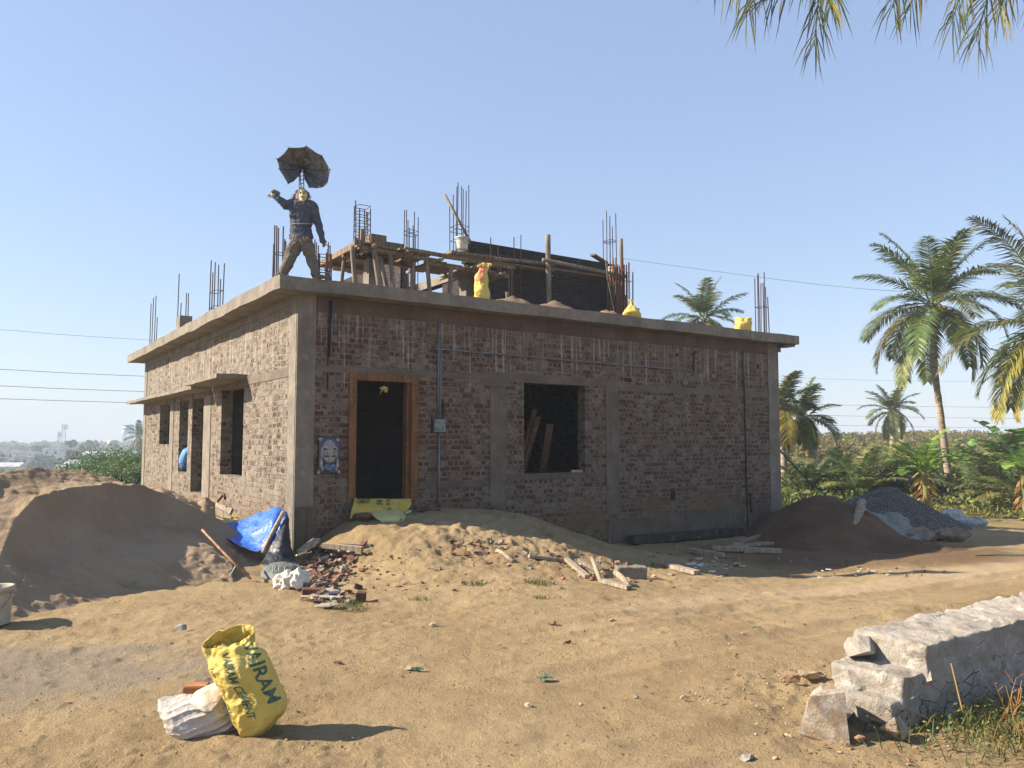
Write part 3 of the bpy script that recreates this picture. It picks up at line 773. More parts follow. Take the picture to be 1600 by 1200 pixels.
a = atw(695, 304, 5.0); a2 = atw(727, 381, 5.0)
pole('leaning_stick', [Bp((a2.x, 4.75, a2.z)), Bp((a.x, 5.0, a.z))], .035, M_pole, 'long stick leaning left out of the white bucket on the roof', 'stick')
# masonry corner plank stack under the left bucket
mb = MB(); p = atw(700, 395, 4.4); q = atw(752, 401, 4.4)
mb.beam(Bp((p.x, 4.45, p.z)), Bp((q.x + .3, 4.45, q.z)), .45, .06)
tag(mb.build('scaffold_plank', M_wood, None, False, Bp((p.x, 4.45, p.z))), 'wide plank under the white bucket beside the formwork platform', 'plank', 'scaffold planks on the roof')
def bucket(loc, h, r, mat, label, group=None, tilt=None):
    e = empty('bucket', loc, 0, label=label, cat='bucket', group=group)
    if tilt: e.rotation_euler = tilt
    MB().lathe((0, 0, 0), [(.001, .0), (r * .78, 0), (r * .80, .01), (r * .93, h * .75), (r * .95, h * .86)] + [(r, h * .99), (r * .96, h), (r * .94, h * .98), (r * .75, .03), (.001, .03)], 22, cap=False).build('bucket_body', mat, e, True)
    mb = MB(); mb.lathe((0, 0, 0), [(r * .95, h * .80), (r * 1.03, h * .80), (r * 1.03, h * .83), (r * .95, h * .83)], 22, cap=False); mb.lathe((0, 0, 0), [(r * .98, h * .90), (r * 1.07, h * .90), (r * 1.08, h * 1.0), (r * .97, h * 1.0)], 22, cap=False)
    mb.build('bucket_rim', mat, e, True)
    P = [(r * math.cos(t), .0 - .35 * r * math.sin(t) - r * .2, h * .86 - h * .5 * math.sin(t)) for t in np.linspace(0, math.pi, 12)]
    P = [(x, -math.sqrt(max(0, (r * 1.06) ** 2 - min(x * x, (r * 1.05) ** 2))), z) for x, y, z in P]
    MB().tube(P, .004, 5).build('handle', M_metal, e, True)
    return e
M_bucket = plain('cement splashed white plastic', (.62, .60, .52), .55, .3, 12, c2=(.36, .33, .27))
M_bucket2 = plain('grey green dirty plastic', (.30, .32, .27), .7, .5, 9, c2=(.40, .30, .2))
p = atw(719, 393, 4.55); bucket(Bp((p.x, 4.45, p.z + .03)), .30, .165, M_bucket, 'white plastic bucket with a stick standing on the plank beside the formwork', 'white buckets on the roof')
p = atw(963, 432, 4.3); bucket(Bp((p.x, 4.45, p.z + .03)), .26, .14, M_bucket, 'smaller white bucket tied by the thin pole at right end of the upper wall', 'white buckets on the roof')
M_sand = sand_mat('river sand', (.19, .13, .085), (.26, .185, .12), (.14, .09, .058))
M_red = sand_mat('red gravelly earth', (.092, .056, .034), (.135, .084, .052), (.062, .038, .024))
def heap(name, cx, cy, rx, ry, h, mat, label, cat, z0, seed=1, n=48, rot=0, rough=.12):
    t = np.linspace(-1.08, 1.08, n); X, Y = np.meshgrid(t, t)
    r = np.hypot(X, Y); ang = np.arctan2(Y, X); r2 = r * (1 + .18 * vn2(np.cos(ang) * 1.7 + seed, np.sin(ang) * 1.7, seed))
    Z = h * np.clip(1 - r2, -.2, 1) ** 1 * (1 if True else 1); Z = np.where(r2 < 1, h * (1 - r2 ** 1.25), -(r2 - 1) * h * .6)
    Z = Z + h * rough * fbm2(X * 4 + seed, Y * 4, 4, seed, .55) * np.clip(1.2 - r2, 0, 1)
    c, s = math.cos(rot), math.sin(rot)
    XX, YY = X * rx, Y * ry
    V = np.stack([XX * c - YY * s, XX * s + YY * c, Z], -1).reshape(-1, 3)
    o = obj(name, npmesh(name, V, gridfaces(n, n)[:, ::1], mat), None, (cx, cy, z0)); return tag(o, label, cat)
p = B(4.55, .55); heap('sand_heap', p.x, p.y, .95, .5, .30, M_sand, 'small sand heap on the roof edge beside the upright yellow sack', 'sand', 4.32, 3, 40, BROT)
p = B(5.75, .75); heap('sand_heap', p.x, p.y, 1.1, .5, .34, M_sand, 'low red brown heap on the roof edge left of the tall scaffold pole', 'sand', 4.32, 4, 40, BROT)
p = B(6.95, .45); heap('sand_heap', p.x, p.y, .55, .35, .27, M_sand, 'smallest sand heap on the roof edge right of the tall scaffold pole', 'sand', 4.32, 5, 40, BROT)
p = atw(793, 460, 1.2); pole('stub_post', [Bp((p.x, 1.2, 4.33)), Bp((p.x, 1.2, 4.6)), Bp((p.x - .01, 1.2, 4.85))], .035, M_pole, 'short crooked stick standing in the sand on the roof edge', 'stick')

# ---------------------------------------------------------------- sacks
def sack_mat(name, c, c2, dirt):
    m = NT(name); tc = m.tc()
    a = m.mix(m.rng(m.noise(5, 5, .6, tc), .35, .7), c, c2)
    a = m.mix(m.math('MULTIPLY', m.rng(m.noise(9, 6, .7, m.vec(tc, (1, 1, 1), (3, 3, 3))), .58, .74), .7), a, dirt)
    m.col(a).rough(.55); m.b.inputs['Specular IOR Level'].default_value = .35
    h = m.math('ADD', m.noise(13, 6, .65, m.vec(tc, (1, 1, 1.6)), dist=1.2), m.math('MULTIPLY', m.noise(230, 2, .5, tc), .12))
    m.nrm(m.bump(h, .9, .016)); return m.mat
M_yel = sack_mat('yellow woven plastic', (.54, .40, .07), (.62, .49, .15), (.34, .26, .11))
M_yelp = sack_mat('pale yellow woven plastic', (.40, .40, .17), (.46, .46, .23), (.40, .42, .25))
M_white = sack_mat('white woven plastic', (.40, .37, .335), (.50, .47, .44), (.25, .18, .13))
M_ink = plain('green print', (.065, .13, .085), .6, .35, 30, bump=0)
M_inkd = plain('black print', (.03, .035, .03), .6, .3, 30, bump=0)
M_inkr = plain('red print', (.62, .10, .07), .6, .3, 30, bump=0)
class Sack:
    """a sack lofted through rows (left point, right point, half thickness)"""
    def __init__(s, rows, nr=64, nc=72, wr=.008, seed=4, open_top=True, power=.8, back=Vector((0, 1, 0)), pinch=0.0, crease=1.0, fold=None):
        s.back = back; s.nr = nr; s.nc = nc
        Lp = np.array([r[0][:] for r in rows], float); Rp = np.array([r[1][:] for r in rows], float); T = np.array([r[2] for r in rows], float)
        m = len(rows); t = np.linspace(0, m - 1, nr)
        def ip(A):
            i = np.clip(np.floor(t).astype(int), 0, m - 2); f = (t - i); f = f.reshape(-1, *([1] * (A.ndim - 1)))
            a = A[np.clip(i - 1, 0, m - 1)]; b = A[i]; c = A[i + 1]; d = A[np.clip(i + 2, 0, m - 1)]
            return .5 * (2 * b + (c - a) * f + (2 * a - 5 * b + 4 * c - d) * f ** 2 + (3 * b - a - 3 * c + d) * f ** 3)
        Lp, Rp, T = ip(Lp), ip(Rp), ip(T)
        th = np.linspace(0, 2 * np.pi, nc, endpoint=False)
        cx = np.sign(np.cos(th)) * np.abs(np.cos(th)) ** power; sy = np.sign(np.sin(th)) * np.abs(np.sin(th)) ** power
        mid = (Lp + Rp) / 2; hv = (Rp - Lp) / 2
        bk = np.array(back[:])
        P = mid[:, None, :] - hv[:, None, :] * cx[None, :, None] - bk[None, None, :] * (T[:, None] * sy[None, :])[:, :, None]
        q = np.linspace(0, 1, nr)[:, None] * np.ones(nc)[None, :]
        if open_top:                          # mouth: front lip sags, back lip stands up
            k = ss(.86, 1, q) * sy[None, :]
            P[:, :, 2] -= k * .045
        V = P.reshape(-1, 3)
        du = np.roll(P, -1, 1) - np.roll(P, 1, 1); dv = np.gradient(P, axis=0); N = np.cross(dv, du).reshape(-1, 3); N /= np.linalg.norm(N, axis=1)[:, None] + 1e-9
        cen = np.repeat(mid, nc, 0); N *= np.sign((N * (V - cen)).sum(1))[:, None]
        amp = 1 + 1.6 * ss(.72, 1, q.ravel())
        rid = (1 - 2 * np.abs(fbm3(V, 9, 3, seed + 3, .5))) * crease
        V = V + N * (wr * amp * (fbm3(V, 7, 4, seed, .6) + .6 * rid))[:, None]
        if fold:
            qq = q.ravel(); tt = np.tile(th, nr); ph = fold[1] * tt + 5 * qq + 2.2 * fbm3(V, 4, 2, seed + 8)
            V = V + N * (fold[0] * (1 - 1.6 * np.abs(np.sin(ph)) ** .6) * (.35 + .65 * ss(.15, .7, qq)))[:, None]
        s.P = V.reshape(nr, nc, 3); s.N = N.reshape(nr, nc, 3); s.open_top = open_top
    def build(s, name, mat, base, parent=None, th=.004):
        V = s.P.reshape(-1, 3) - np.array(base[:]); n = len(V)
        me = bpy.data.meshes.new(name); F = [tuple(int(i) for i in f) for f in gridfaces(s.nr, s.nc, True)]
        F.append(tuple(range(s.nc)))
        if not s.open_top: F.append(tuple(range((s.nr - 1) * s.nc, s.nr * s.nc))[::-1])
        me.from_pydata(V.tolist(), [], F); me.materials.append(mat); me.polygons.foreach_set('use_smooth', [True] * len(F)); me.update()
        o = obj(name, me, parent, base if parent is None else None)
        if s.open_top:
            m = o.modifiers.new('thickness', 'SOLIDIFY'); m.thickness = th; m.offset = -1
        return o
    def at(s, r, c):                          # r 0..1 bottom to top, c 0..1 left to right on the front
        c = 1 - c if False else c
        x = np.clip(np.asarray(r), 0, 1) * (s.nr - 1); y = (np.arccos(np.clip(1 - 2 * np.asarray(c), -1, 1)) / (2 * np.pi)) * s.nc
        i = np.clip(np.floor(x).astype(int), 0, s.nr - 2); j = np.floor(y).astype(int); f = (x - i)[:, None]; g = (y - j)[:, None]
        j2 = (j + 1) % s.nc; j = j % s.nc
        def I(A): return (A[i, j] * (1 - f) + A[i + 1, j] * f) * (1 - g) + (A[i, j2] * (1 - f) + A[i + 1, j2] * f) * g
        return I(s.P), I(s.N)
def text_mesh(body, bold=.02):
    cu = bpy.data.curves.new('t', 'FONT'); cu.body = body; cu.size = 1; cu.offset = bold; cu.resolution_u = 3
    o = bpy.data.objects.new('t', cu); COL.objects.link(o)
    dg = bpy.context.evaluated_depsgraph_get(); me = bpy.data.meshes.new_from_object(o.evaluated_get(dg)); bpy.data.objects.remove(o); bpy.data.curves.remove(cu)
    bm = bmesh.new(); bm.from_mesh(me); bpy.data.meshes.remove(me)
    bmesh.ops.remove_doubles(bm, verts=bm.verts, dist=1e-4)
    bmesh.ops.triangulate(bm, faces=bm.faces)
    for _ in range(4):
        es = [e for e in bm.edges if e.calc_length() > .12]
        if not es: break
        bmesh.ops.subdivide_edges(bm, edges=es, cuts=1); bmesh.ops.triangulate(bm, faces=bm.faces)
    V = np.array([v.co[:] for v in bm.verts]); F = [tuple(v.index for v in f.verts) for f in bm.faces]; bm.free()
    V[:, 0] -= V[:, 0].min(); V[:, 1] -= V[:, 1].min(); V[:, 0] /= V[:, 0].max(); V[:, 1] /= V[:, 1].max()
    return V, F
def print_on(sack, body, r0, r1, c0, c1, mat, parent, base, along='down', c_shift=0.0, name='printed_lettering'):
    V, F = text_mesh(body)
    if along == 'down': r = r0 + (r1 - r0) * V[:, 0]; c = c0 + (c1 - c0) * V[:, 1] + c_shift * V[:, 0]
    else: c = c0 + (c1 - c0) * V[:, 0]; r = r0 + (r1 - r0) * V[:, 1]
    P, N = sack.at(r, c); P = P + N * .0025 - np.array(base[:])
    me = bpy.data.meshes.new(name); me.from_pydata(P.tolist(), [], F); me.materials.append(mat); me.update()
    return obj(name, me, parent)
def px_rows(rows, Y): return [(at(l[0], l[1], Y + (l[2] if len(l) > 2 else 0)), at(r[0], r[1], Y + (r[2] if len(r) > 2 else 0)), t) for l, r, t in rows]
gp = gat(404, 1146); Ys = gp.y + .05
rows = px_rows([((396, 1151), (402, 1150), .02), ((383, 1143), (422, 1136), .10), ((370, 1124), (443, 1113), .145), ((362, 1102), (444, 1092), .15), ((350, 1080), (435, 1070), .14), ((338, 1060), (424, 1048), .13), ((330, 1040), (416, 1024), .11), ((323, 1022), (404, 1006), .07), ((315, 1005, -.02), (396, 985, .03), .032)], Ys)
sk = Sack(rows, 150, 170, .0085, 4, crease=1.3, fold=(.0035, 7)); base = Vector((gp.x, gp.y + .05, gp.z))
e = empty('yellow_cement_sack', base, 0, label='yellow cement sack with green lettering standing open on the bare earth in front', cat='sack')
def child_offset(o, base): o.location = (0, 0, 0)
o = sk.build('sack_body', M_yel, base, e); 
print_on(sk, 'VAJRAM', .93, .40, .70, .96, M_ink, e, base, c_shift=.03)
print_on(sk, 'VAJRAM CEMENT', .865, .30, .37, .50, M_ink, e, base, c_shift=.05)
print_on(sk, 'TOP POWER QUALITY', .76, .22, .085, .165, M_ink, e, base, c_shift=-.01)
# white sack slumped against it
gq = gat(312, 1142)
mb = MB()
Yw = gq.y + .06
def Pw(x, y, d=0): return at(x, y, Yw + d)
rows = px_rows([((252, 1096, .0), (262, 1140, .0), .015), ((254, 1092, .02), (276, 1150, -.02), .09), ((272, 1092, .04), (305, 1153, -.02), .15), ((298, 1088, .05), (330, 1147, 0), .155), ((322, 1082, .06), (352, 1144, .02), .14), ((338, 1080, .07), (372, 1138, .05), .12), ((352, 1090, .1), (378, 1130, .1), .05)], Yw)
wk = Sack(rows, 170, 190, .007, 14, open_top=False, crease=1.2, fold=(.009, 9))
e = empty('white_sack', gq, 0, label='crumpled white woven sack slumped against the yellow cement sack', cat='sack')
wk.build('sack_body', M_white, gq, e)
c = cloth('tmp', [[Pw(298, 1100, -.10), Pw(318, 1112, -.14), Pw(330, 1112, -.12)], [Pw(305, 1085, -.02), Pw(322, 1092, -.07), Pw(340, 1098, -.07)], [Pw(322, 1076, .03), Pw(335, 1080, 0), Pw(346, 1090, -.02)], [Pw(336, 1070, .06), Pw(343, 1072, .04), Pw(352, 1082, .02)]], 26, 20, M_white, .018, 9, 5, parent=e)
c.name = 'sack_mouth'
for v in c.data.vertices: v.co -= gq
c.data.materials[0] = sack_mat('dirty white mouth', (.55, .46, .36), (.70, .62, .52), (.36, .25, .16))
M_bricks = [plain('fired brick %d' % i, c_, .95, .4, 14, bs=60, bd=.006) for i, c_ in enumerate([(.17, .08, .052), (.22, .115, .072), (.19, .13, .095), (.11, .06, .045)])]
def loose_brick(p, rz, dims, mat, label, group=None, tilt=(0, 0), chip=3):
    M = Matrix.Rotation(rz, 3, 'Z') @ Matrix.Rotation(tilt[0], 3, 'X') @ Matrix.Rotation(tilt[1], 3, 'Y')
    bm = bmesh.new(); bmesh.ops.create_cube(bm, size=1); bmesh.ops.scale(bm, vec=dims, verts=bm.verts)
    bmesh.ops.bevel(bm, geom=bm.edges[:], offset=.006, segments=2, affect='EDGES'); bmesh.ops.subdivide_edges(bm, edges=[e for e in bm.edges if e.calc_length() > .03], cuts=2, use_grid_fill=True)
    V = np.array([v.co[:] for v in bm.verts]); n = fbm3(V + chip, 16, 3, chip)
    for v, q in zip(bm.verts, n): v.co *= 1 + .035 * q
    me = bpy.data.meshes.new('loose_brick'); bm.to_mesh(me); bm.free(); me.materials.append(mat)
    o = obj('loose_brick', me, None, p); o.rotation_euler = M.to_euler()
    return tag(o, label, 'brick', group)
p = gat(302, 1088); loose_brick((p.x + .03, p.y - .02, p.z + .045), .15, (.15, .11, .085), plain('bright orange brick', (.42, .19, .085), .95), 'orange brick showing behind the crumpled white sack')
# sacks on the roof edge
def roof_sack(rows, Y, base_px, label, wr=.02, seed=4, mats=None, texts=(), group='yellow sacks on the roof edge', mouth=True):
    s_ = Sack(px_rows(rows, Y), 48, 56, wr, seed, open_top=mouth, crease=1.3); b = at(base_px[0], base_px[1], Y)
    e = empty('yellow_sack', b, 0, label=label, cat='sack', group=group); s_.build('sack_body', M_yel, b, e)
    for t in texts: print_on(s_, *t, e, b)
    return e, s_
P = B(3.85, .35); e, s_ = roof_sack([((742, 470), (765, 470), .10), ((742, 455), (764, 456), .16), ((742, 440), (762, 440), .13), ((744, 428), (762, 427), .11), ((750, 419), (764, 420), .08), ((748, 413), (768, 413), .07)], P.y, (752, 468), 'tall upright yellow sack with a red patch on the roof edge', .014, 8)
rp = MB(); pts = []
V, N = s_.at(*[q.ravel() for q in np.meshgrid(np.linspace(.40, .92, 14), np.linspace(.08, .62, 10), indexing='ij')])
k = .006 * np.ones(len(V)); me = npmesh('red_patch', V + N * .006 - np.array(e.location[:]), gridfaces(14, 10), plain('faded red print', (.55, .13, .09), .6, .4, 12, c2=(.55, .30, .12), bump=0)); obj('red_patch', me, e)
P = B(7.6, .35); roof_sack([((972, 495), (1001, 497), .12), ((973, 489), (1000, 490), .22), ((978, 482), (996, 484), .15), ((983, 475), (991, 478), .08), ((985, 469), (988, 470), .02)], P.y, (987, 494), 'pointed yellow sack bundle on the roof edge right of the upper wall', .014, 18, mouth=False)
P = B(11.0, .35); roof_sack([((1149, 516), (1172, 517), .15), ((1149, 508), (1173, 509), .2), ((1150, 502), (1173, 502), .2), ((1152, 497), (1172, 497), .16)], P.y, (1161, 514), 'yellow open sack on the roof edge nearest the right end', .014, 28)

# ---------------------------------------------------------------- effigy and umbrella
M_jacket = plain('dusty navy cloth', (.045, .058, .095), .95, .35, 7, .9, .012, 26, c2=(.085, .095, .12))
M_trous = plain('grey brown cloth', (.10, .09, .08), .95, .35, 7, .9, .012, 24, c2=(.16, .14, .115))
M_mask = plain('cream mask', (.62, .55, .36), .6, .2, 20)
M_hair = plain('straw hair', (.26, .16, .085), .95, .4, 60, 1, .01, 90)
M_cream = plain('cream rag glove', (.52, .48, .38), .9, .3, 20)
M_glove = plain('grey glove', (.16, .17, .18), .9, .3, 20)
YE = 12.45
def PE(x, y, d=0.0): return at(x, y, YE + d)
eb = PE(468, 430); eb.z = 4.33
eff = empty('scarecrow_effigy', eb, 0, label='straw stuffed effigy in navy jacket and pale mask standing on the roof corner', cat='effigy')
def prt(name, mb, mat, vox=.013, noise=.006, nf=14, sm=3, seed=1):
    me = fuse(mb, vox, sm, noise, nf, seed, loc=eb); me.name = name; me.materials.clear(); me.materials.append(mat); return obj(name, me, eff)
mb = MB()
mb.tube(smooth_path([PE(473, 316), PE(472, 322), PE(471, 335), PE(470, 350), PE(470, 362), PE(470, 374)], 4), [(.13, .09)] + [(.17, .10)] * 3 + [(.19, .11)] * 6 + [(.175, .10)] * 5 + [(.18, .11)] * 3 + [(.20, .12)] * 3, 16, True, (1, 0, 0))
mb.tube(smooth_path([PE(487, 319), PE(493, 334), PE(499, 356), PE(506, 380)], 4), [.075] * 3 + [.07] * 4 + [.055] * 3 + [.045] * 3, 12)
mb.tube(smooth_path([PE(460, 317), PE(448, 320, -.02), PE(438, 314, -.05), PE(429, 306, -.06)], 4), [.08] * 3 + [.07] * 3 + [.06] * 3 + [.05] * 4, 12)
mb.ball(PE(462, 317), (.08, .08, .06)); mb.ball(PE(486, 318), (.075, .08, .06))
jk = prt('jacket', mb, M_jacket, .010, .015, 15, 1, 3)
mb = MB(); mb.tube([PE(452, 350.5, 0), PE(461, 349.5, -.125), PE(478, 349.5, -.125), PE(490, 350, 0)], .008, 6); mb.build('belt', plain('cord', (.3, .27, .24), .9), eff, True)
for v in bpy.data.objects['belt'].data.vertices: v.co -= eb
mb = MB()
mb.tube(smooth_path([PE(470, 372), PE(462, 384), PE(454, 402, -.02), PE(445, 420, -.04), PE(440, 431, -.05)], 4), [(.15, .12)] * 3 + [(.12, .105)] * 4 + [.095] * 4 + [.08] * 3 + [.07] * 3, 14, True, (1, 0, 0))
mb.tube(smooth_path([PE(473, 372), PE(481, 386), PE(486, 404), PE(491, 420), PE(493, 431)], 4), [(.13, .12)] * 3 + [(.11, .1)] * 4 + [.085] * 4 + [.075] * 3 + [.065] * 3, 14)
mb.ball(PE(470, 374), (.18, .12, .11))
prt('trousers', mb, M_trous, .010, .015, 15, 1, 5)
mb = MB(); mb.ball(PE(435, 431, -.08), (.06, .1, .035)); mb.ball(PE(500, 432.5, -.03), (.10, .07, .035)); mb.ball(PE(510, 433.0, -.02), (.05, .05, .03)); prt('boots', mb, M_trous, .012, .004)
mb = MB(); mb.ball(PE(473, 307), (.095, .095, .125)); mb.ball(PE(472, 316, -.03), (.07, .06, .06)); prt('head', mb, M_hair, .011, .014, 20, 1, 6)
mb = MB()
for k in range(170):
    r_ = random.Random(k); a = r_.uniform(-.3, math.pi + .3); q = PE(473, 307) + Vector((math.cos(a) * .095, -.02 - r_.random() * .05, math.sin(a) * .12))
    if r_.random() < .55: q = PE(473 + r_.uniform(-8, 8), 315 + r_.uniform(-1, 2), -.07)
    d_ = Vector((math.cos(a) * .06 + r_.uniform(-.03, .03), -.02, -.05 - r_.random() * .03)); mb.leaf(q, q + d_, .006, (0, -1, 0))
o = mb.build('hair', M_hair, eff); 
for v in o.data.vertices: v.co -= eb
# mask with brows, eyes, nose, mouth
mb = MB(); mc = PE(473.5, 305, -.075); mb.ball(mc, (.07, .045, .10), 10); mb.ball(mc + Vector((0, -.045, -.005)), (.014, .02, .028), 6); mb.ball(mc + Vector((0, -.02, -.08)), (.04, .03, .035), 6)
mk = prt('mask', mb, M_mask, .007, .0, 10, 2)
mb = MB()
for s_ in (-1, 1):
    mb.ball(mc + Vector((s_ * .028, -.043, .018)), (.015, .008, .007), 6)
    mb.tube([mc + Vector((s_ * .010, -.046, .034)), mc + Vector((s_ * .03, -.043, .046)), mc + Vector((s_ * .05, -.034, .035))], .005, 5)
mb.tube([mc + Vector((-.028, -.042, -.045)), mc + Vector((0, -.05, -.05)), mc + Vector((.028, -.042, -.045))], .006, 5)
o = mb.build('mask_features', M_black, eff)
for v in o.data.vertices: v.co -= eb
# gloved hand held out, five stuffed fingers
mb = MB(); hc = PE(427, 305, -.07); mb.ball(hc, (.045, .03, .035))
for k, (dx, dz, l) in enumerate(((-.9, .25, .085), (-1, .0, .095), (-.95, -.25, .09), (-.8, -.5, .07))):
    d_ = Vector((dx, -.15, dz)).normalized(); mb.tube([hc + d_ * .02, hc + d_ * l * .6, hc + d_ * l + Vector((0, 0, -.008))], [.014, .012, .009], 7)
d_ = Vector((.1, -.3, .9)).normalized(); mb.tube([hc, hc + d_ * .05, hc + d_ * .07 + Vector((-.015, 0, .0))], [.015, .013, .009], 7)
prt('glove', mb, M_cream, .006, .001, 20, 1)
mb = MB(); mb.tube(smooth_path([PE(424, 301, -.08), PE(430, 299, -.08), PE(437, 303, -.08)], 4), [.02, .03, .035, .035, .03, .03, .03, .03, .03], 10); prt('cuff', mb, M_glove, .008, .004)
mb = MB(); hc = PE(506, 382, -.0); mb.ball(hc, (.025, .022, .03))
for k in range(4): mb.tube([hc + Vector((-.015 + .01 * k, -.01, -.01)), hc + Vector((-.013 + .012 * k, -.012, -.05 + .004 * abs(k - 1)))], [.007, .005], 6)
mb.tube([hc + Vector((.02, -.01, 0)), hc + Vector((.038, -.012, -.025))], [.008, .005], 6)
prt('glove', mb, M_glove, .005, 0, 10, 1)
mb = MB(); mb.tube([PE(503, 377, -.03), PE(515, 386, -.03)], .007, 5); o = tag(mb.build('short_stick', M_pole, None, False, PE(503, 377, -.03)), 'short stick held in the lowered hand of the effigy', 'stick')
# rag knot at the hem
mb = MB()
for k in range(26):
    r_ = random.Random(k + 50); q = PE(472 + r_.uniform(-7, 8), 372 + r_.uniform(-3, 4), -.13); mb.leaf(q, q + Vector((r_.uniform(-.06, .06), -.01, r_.uniform(-.08, .03))), .012, (0, -1, .2))
o = mb.build('rag_knot', plain('torn rag', (.2, .17, .13), .9), eff)
for v in o.data.vertices: v.co -= eb
# umbrella: open underside towards the yard, two panels collapsed
hub = at(472, 262, YE + .12)
um = empty('black_umbrella', hub, 0, label='battered dark umbrella with a collapsed gap fixed above the effigy', cat='umbrella')
M_umb = plain('dusty black nylon', (.165, .165, .17), .75, .35, 9, .8, .01, 22, c2=(.09, .09, .095))
rim = [(375, 40), (510, 125), (582, 245), (545, 370), (490, 398), (395, 398), (352, 318)]
rim2 = [(300, 290), (218, 370), (138, 240), (115, 150), (220, 55), (375, 40)]
def rimp(q, d=-.16): return at(410 + q[0] / 5.454, 220 + q[1] / 5.454, YE + d) - hub
def panel(lst, seed):
    K = 14; V = []; cols = []
    seq = []
    for i in range(len(lst) - 1):
        for k in range(8): seq.append((i + k / 8, lerp(Vector(rimp(lst[i])), Vector(rimp(lst[i + 1])), k / 8), k / 8))
    seq.append((len(lst) - 1, Vector(rimp(lst[-1])), 0.0))
    for (t, p, f) in seq:
        dip = math.sin(math.pi * f)
        for j in range(K + 1):
            s_ = j / K; q = p * s_; q.y = p.y * s_ ** 2 + .0
            q = q * (1 - .015 * dip * s_ ** 3); q.y += .05 * dip * s_ * (1 - .3 * s_)
            V.append(q[:])
    V = np.array(V); n = fbm3(V, 9, 3, seed); V[:, 1] += .018 * n * (np.abs(V[:, 0]) + .1) * 3 + .02 * (1 - 2 * np.abs(fbm3(V, 5, 2, seed + 4)))
    return V, gridfaces(len(seq), K + 1)
for lst, sd_ in ((rim, 3), (rim2, 7)):
    V, F = panel(lst, sd_); o = obj('canopy', npmesh('canopy', V, F, M_umb), um); m_ = o.modifiers.new('t', 'SOLIDIFY'); m_.thickness = .003
for q in rim[:-1] + rim2[1:-1]:
    p = Vector(rimp(q)); MB().tube([p * s_ ** 1.0 + Vector((0, p.y * (s_ ** 2 - s_) - .006, 0)) for s_ in np.linspace(0, 1.02, 8)], .004, 5).build('rib', M_black, um)
    MB().tube([Vector((0, -.12, -.05)), p * .5 + Vector((0, -p.y * .25 - .01, 0))], .0035, 4).build('rib', M_black, um)
mb = MB(); mb.tube([Vector((0, 0, .02)), Vector((0, -.13, -.06)), PE(471, 300, .02) - hub], .008, 6); mb.tube([Vector((-.03, -.05, -.02)), PE(467.5, 300, .02) - hub], .008, 6); mb.tube([Vector((.03, -.05, -.02)), PE(475, 298, .02) - hub], .008, 6)
for k in range(5):
    y = 268 + k * 6; mb.tube([PE(467, y + 2, .03) - hub, PE(475.5, y, .03) - hub], .006, 5)
mb.build('umbrella_shaft', M_bar, um)

# ---------------------------------------------------------------- guardian plaque beside the door
pq = empty('guardian_mask_plaque', B(.545, -.03, 1.545), BROT, label='blue and white warding face plaque hung on the brick wall left of the door', cat='plaque')
M_blue = plain('glazed blue', (.022, .038, .095), .45, .5, 30, .3, .003, spec=.4, c2=(.07, .09, .15)); M_wht = plain('glazed white', (.30, .29, .275), .4, .25, 30, .4, .003, spec=.5)
M_teal = plain('glazed slate blue', (.10, .16, .24), .4, .3, 30, spec=.5)
def outline(mb, pts, y0, y1):
    n = len(pts); v = [(x, y0, z) for x, z in pts] + [(x * .94, y1, z * .94) for x, z in pts]
    mb.add(v, [tuple(range(n))[::-1], tuple(range(n, 2 * n))] + [(i, (i + 1) % n, n + (i + 1) % n, n + i) for i in range(n)])
q = [(-.19, -.30), (-.05, -.315), (.06, -.315), (.19, -.30), (.185, -.1), (.19, .12), (.185, .25), (.17, .29), (.06, .275), (-.06, .28), (-.17, .30), (-.185, .26), (-.18, .1), (-.185, -.1)]
mb = MB(); outline(mb, q[::-1], -.006, .02); mb.build('back_board', M_black, pq)
mb = MB(); outline(mb, [(x * .93, z * .94) for x, z in q[::-1]], -.016, -.0061); mb.build('blue_field', M_blue, pq)
mb = MB()
mb.ball((0, -.02, .045), (.122, .05, .195), 12); mb.ball((-.055, -.05, .03), (.045, .03, .06), 8); mb.ball((.055, -.05, .03), (.045, .03, .06), 8)
mb.ball((0, -.06, .0), (.03, .04, .07), 8); mb.ball((0, -.05, .17), (.05, .03, .06), 8); mb.ball((0, -.045, -.085), (.10, .035, .05), 8)
for s_ in (-1, 1):
    mb.tube([(s_ * .13, -.02, -.08), (s_ * .14, -.03, -.17), (s_ * .105, -.035, -.26)], [.028, .03, .02], 8); mb.tube([(s_ * .125, -.01, .12), (s_ * .135, -.015, 0), (s_ * .12, -.01, -.1)], .013, 6)
fc = fobj('face', mb, M_wht, pq, voxel=.006, smooth=2, noise=.002, nf=50)
mb = MB()
for s_ in (-1, 1):
    mb.add([(s_ * .015, -.078, .085), (s_ * .10, -.052, .10), (s_ * .105, -.048, .055), (s_ * .06, -.079, .080)], [(0, 1, 2, 3)]); mb.tube([(s_ * .02, -.082, -.035), (s_ * .06, -.078, -.03), (s_ * .10, -.055, -.035)], .007, 5)
    mb.ball((s_ * .055, -.078, .03), (.012, .006, .014), 6)
    mb.tube([(s_ * .08, -.072, -.10), (s_ * .12, -.035, -.07)], .006, 5)
mb.build('brow_lines', M_black, pq)
mb = MB(); mb.ball((-.05, -.05, -.20), (.055, .04, .05), 8); mb.ball((.05, -.05, -.20), (.055, .04, .05), 8); mb.ball((0, -.055, -.235), (.06, .035, .04), 8); mb.build('painted_tongue', M_teal, pq, True)
mb = MB()
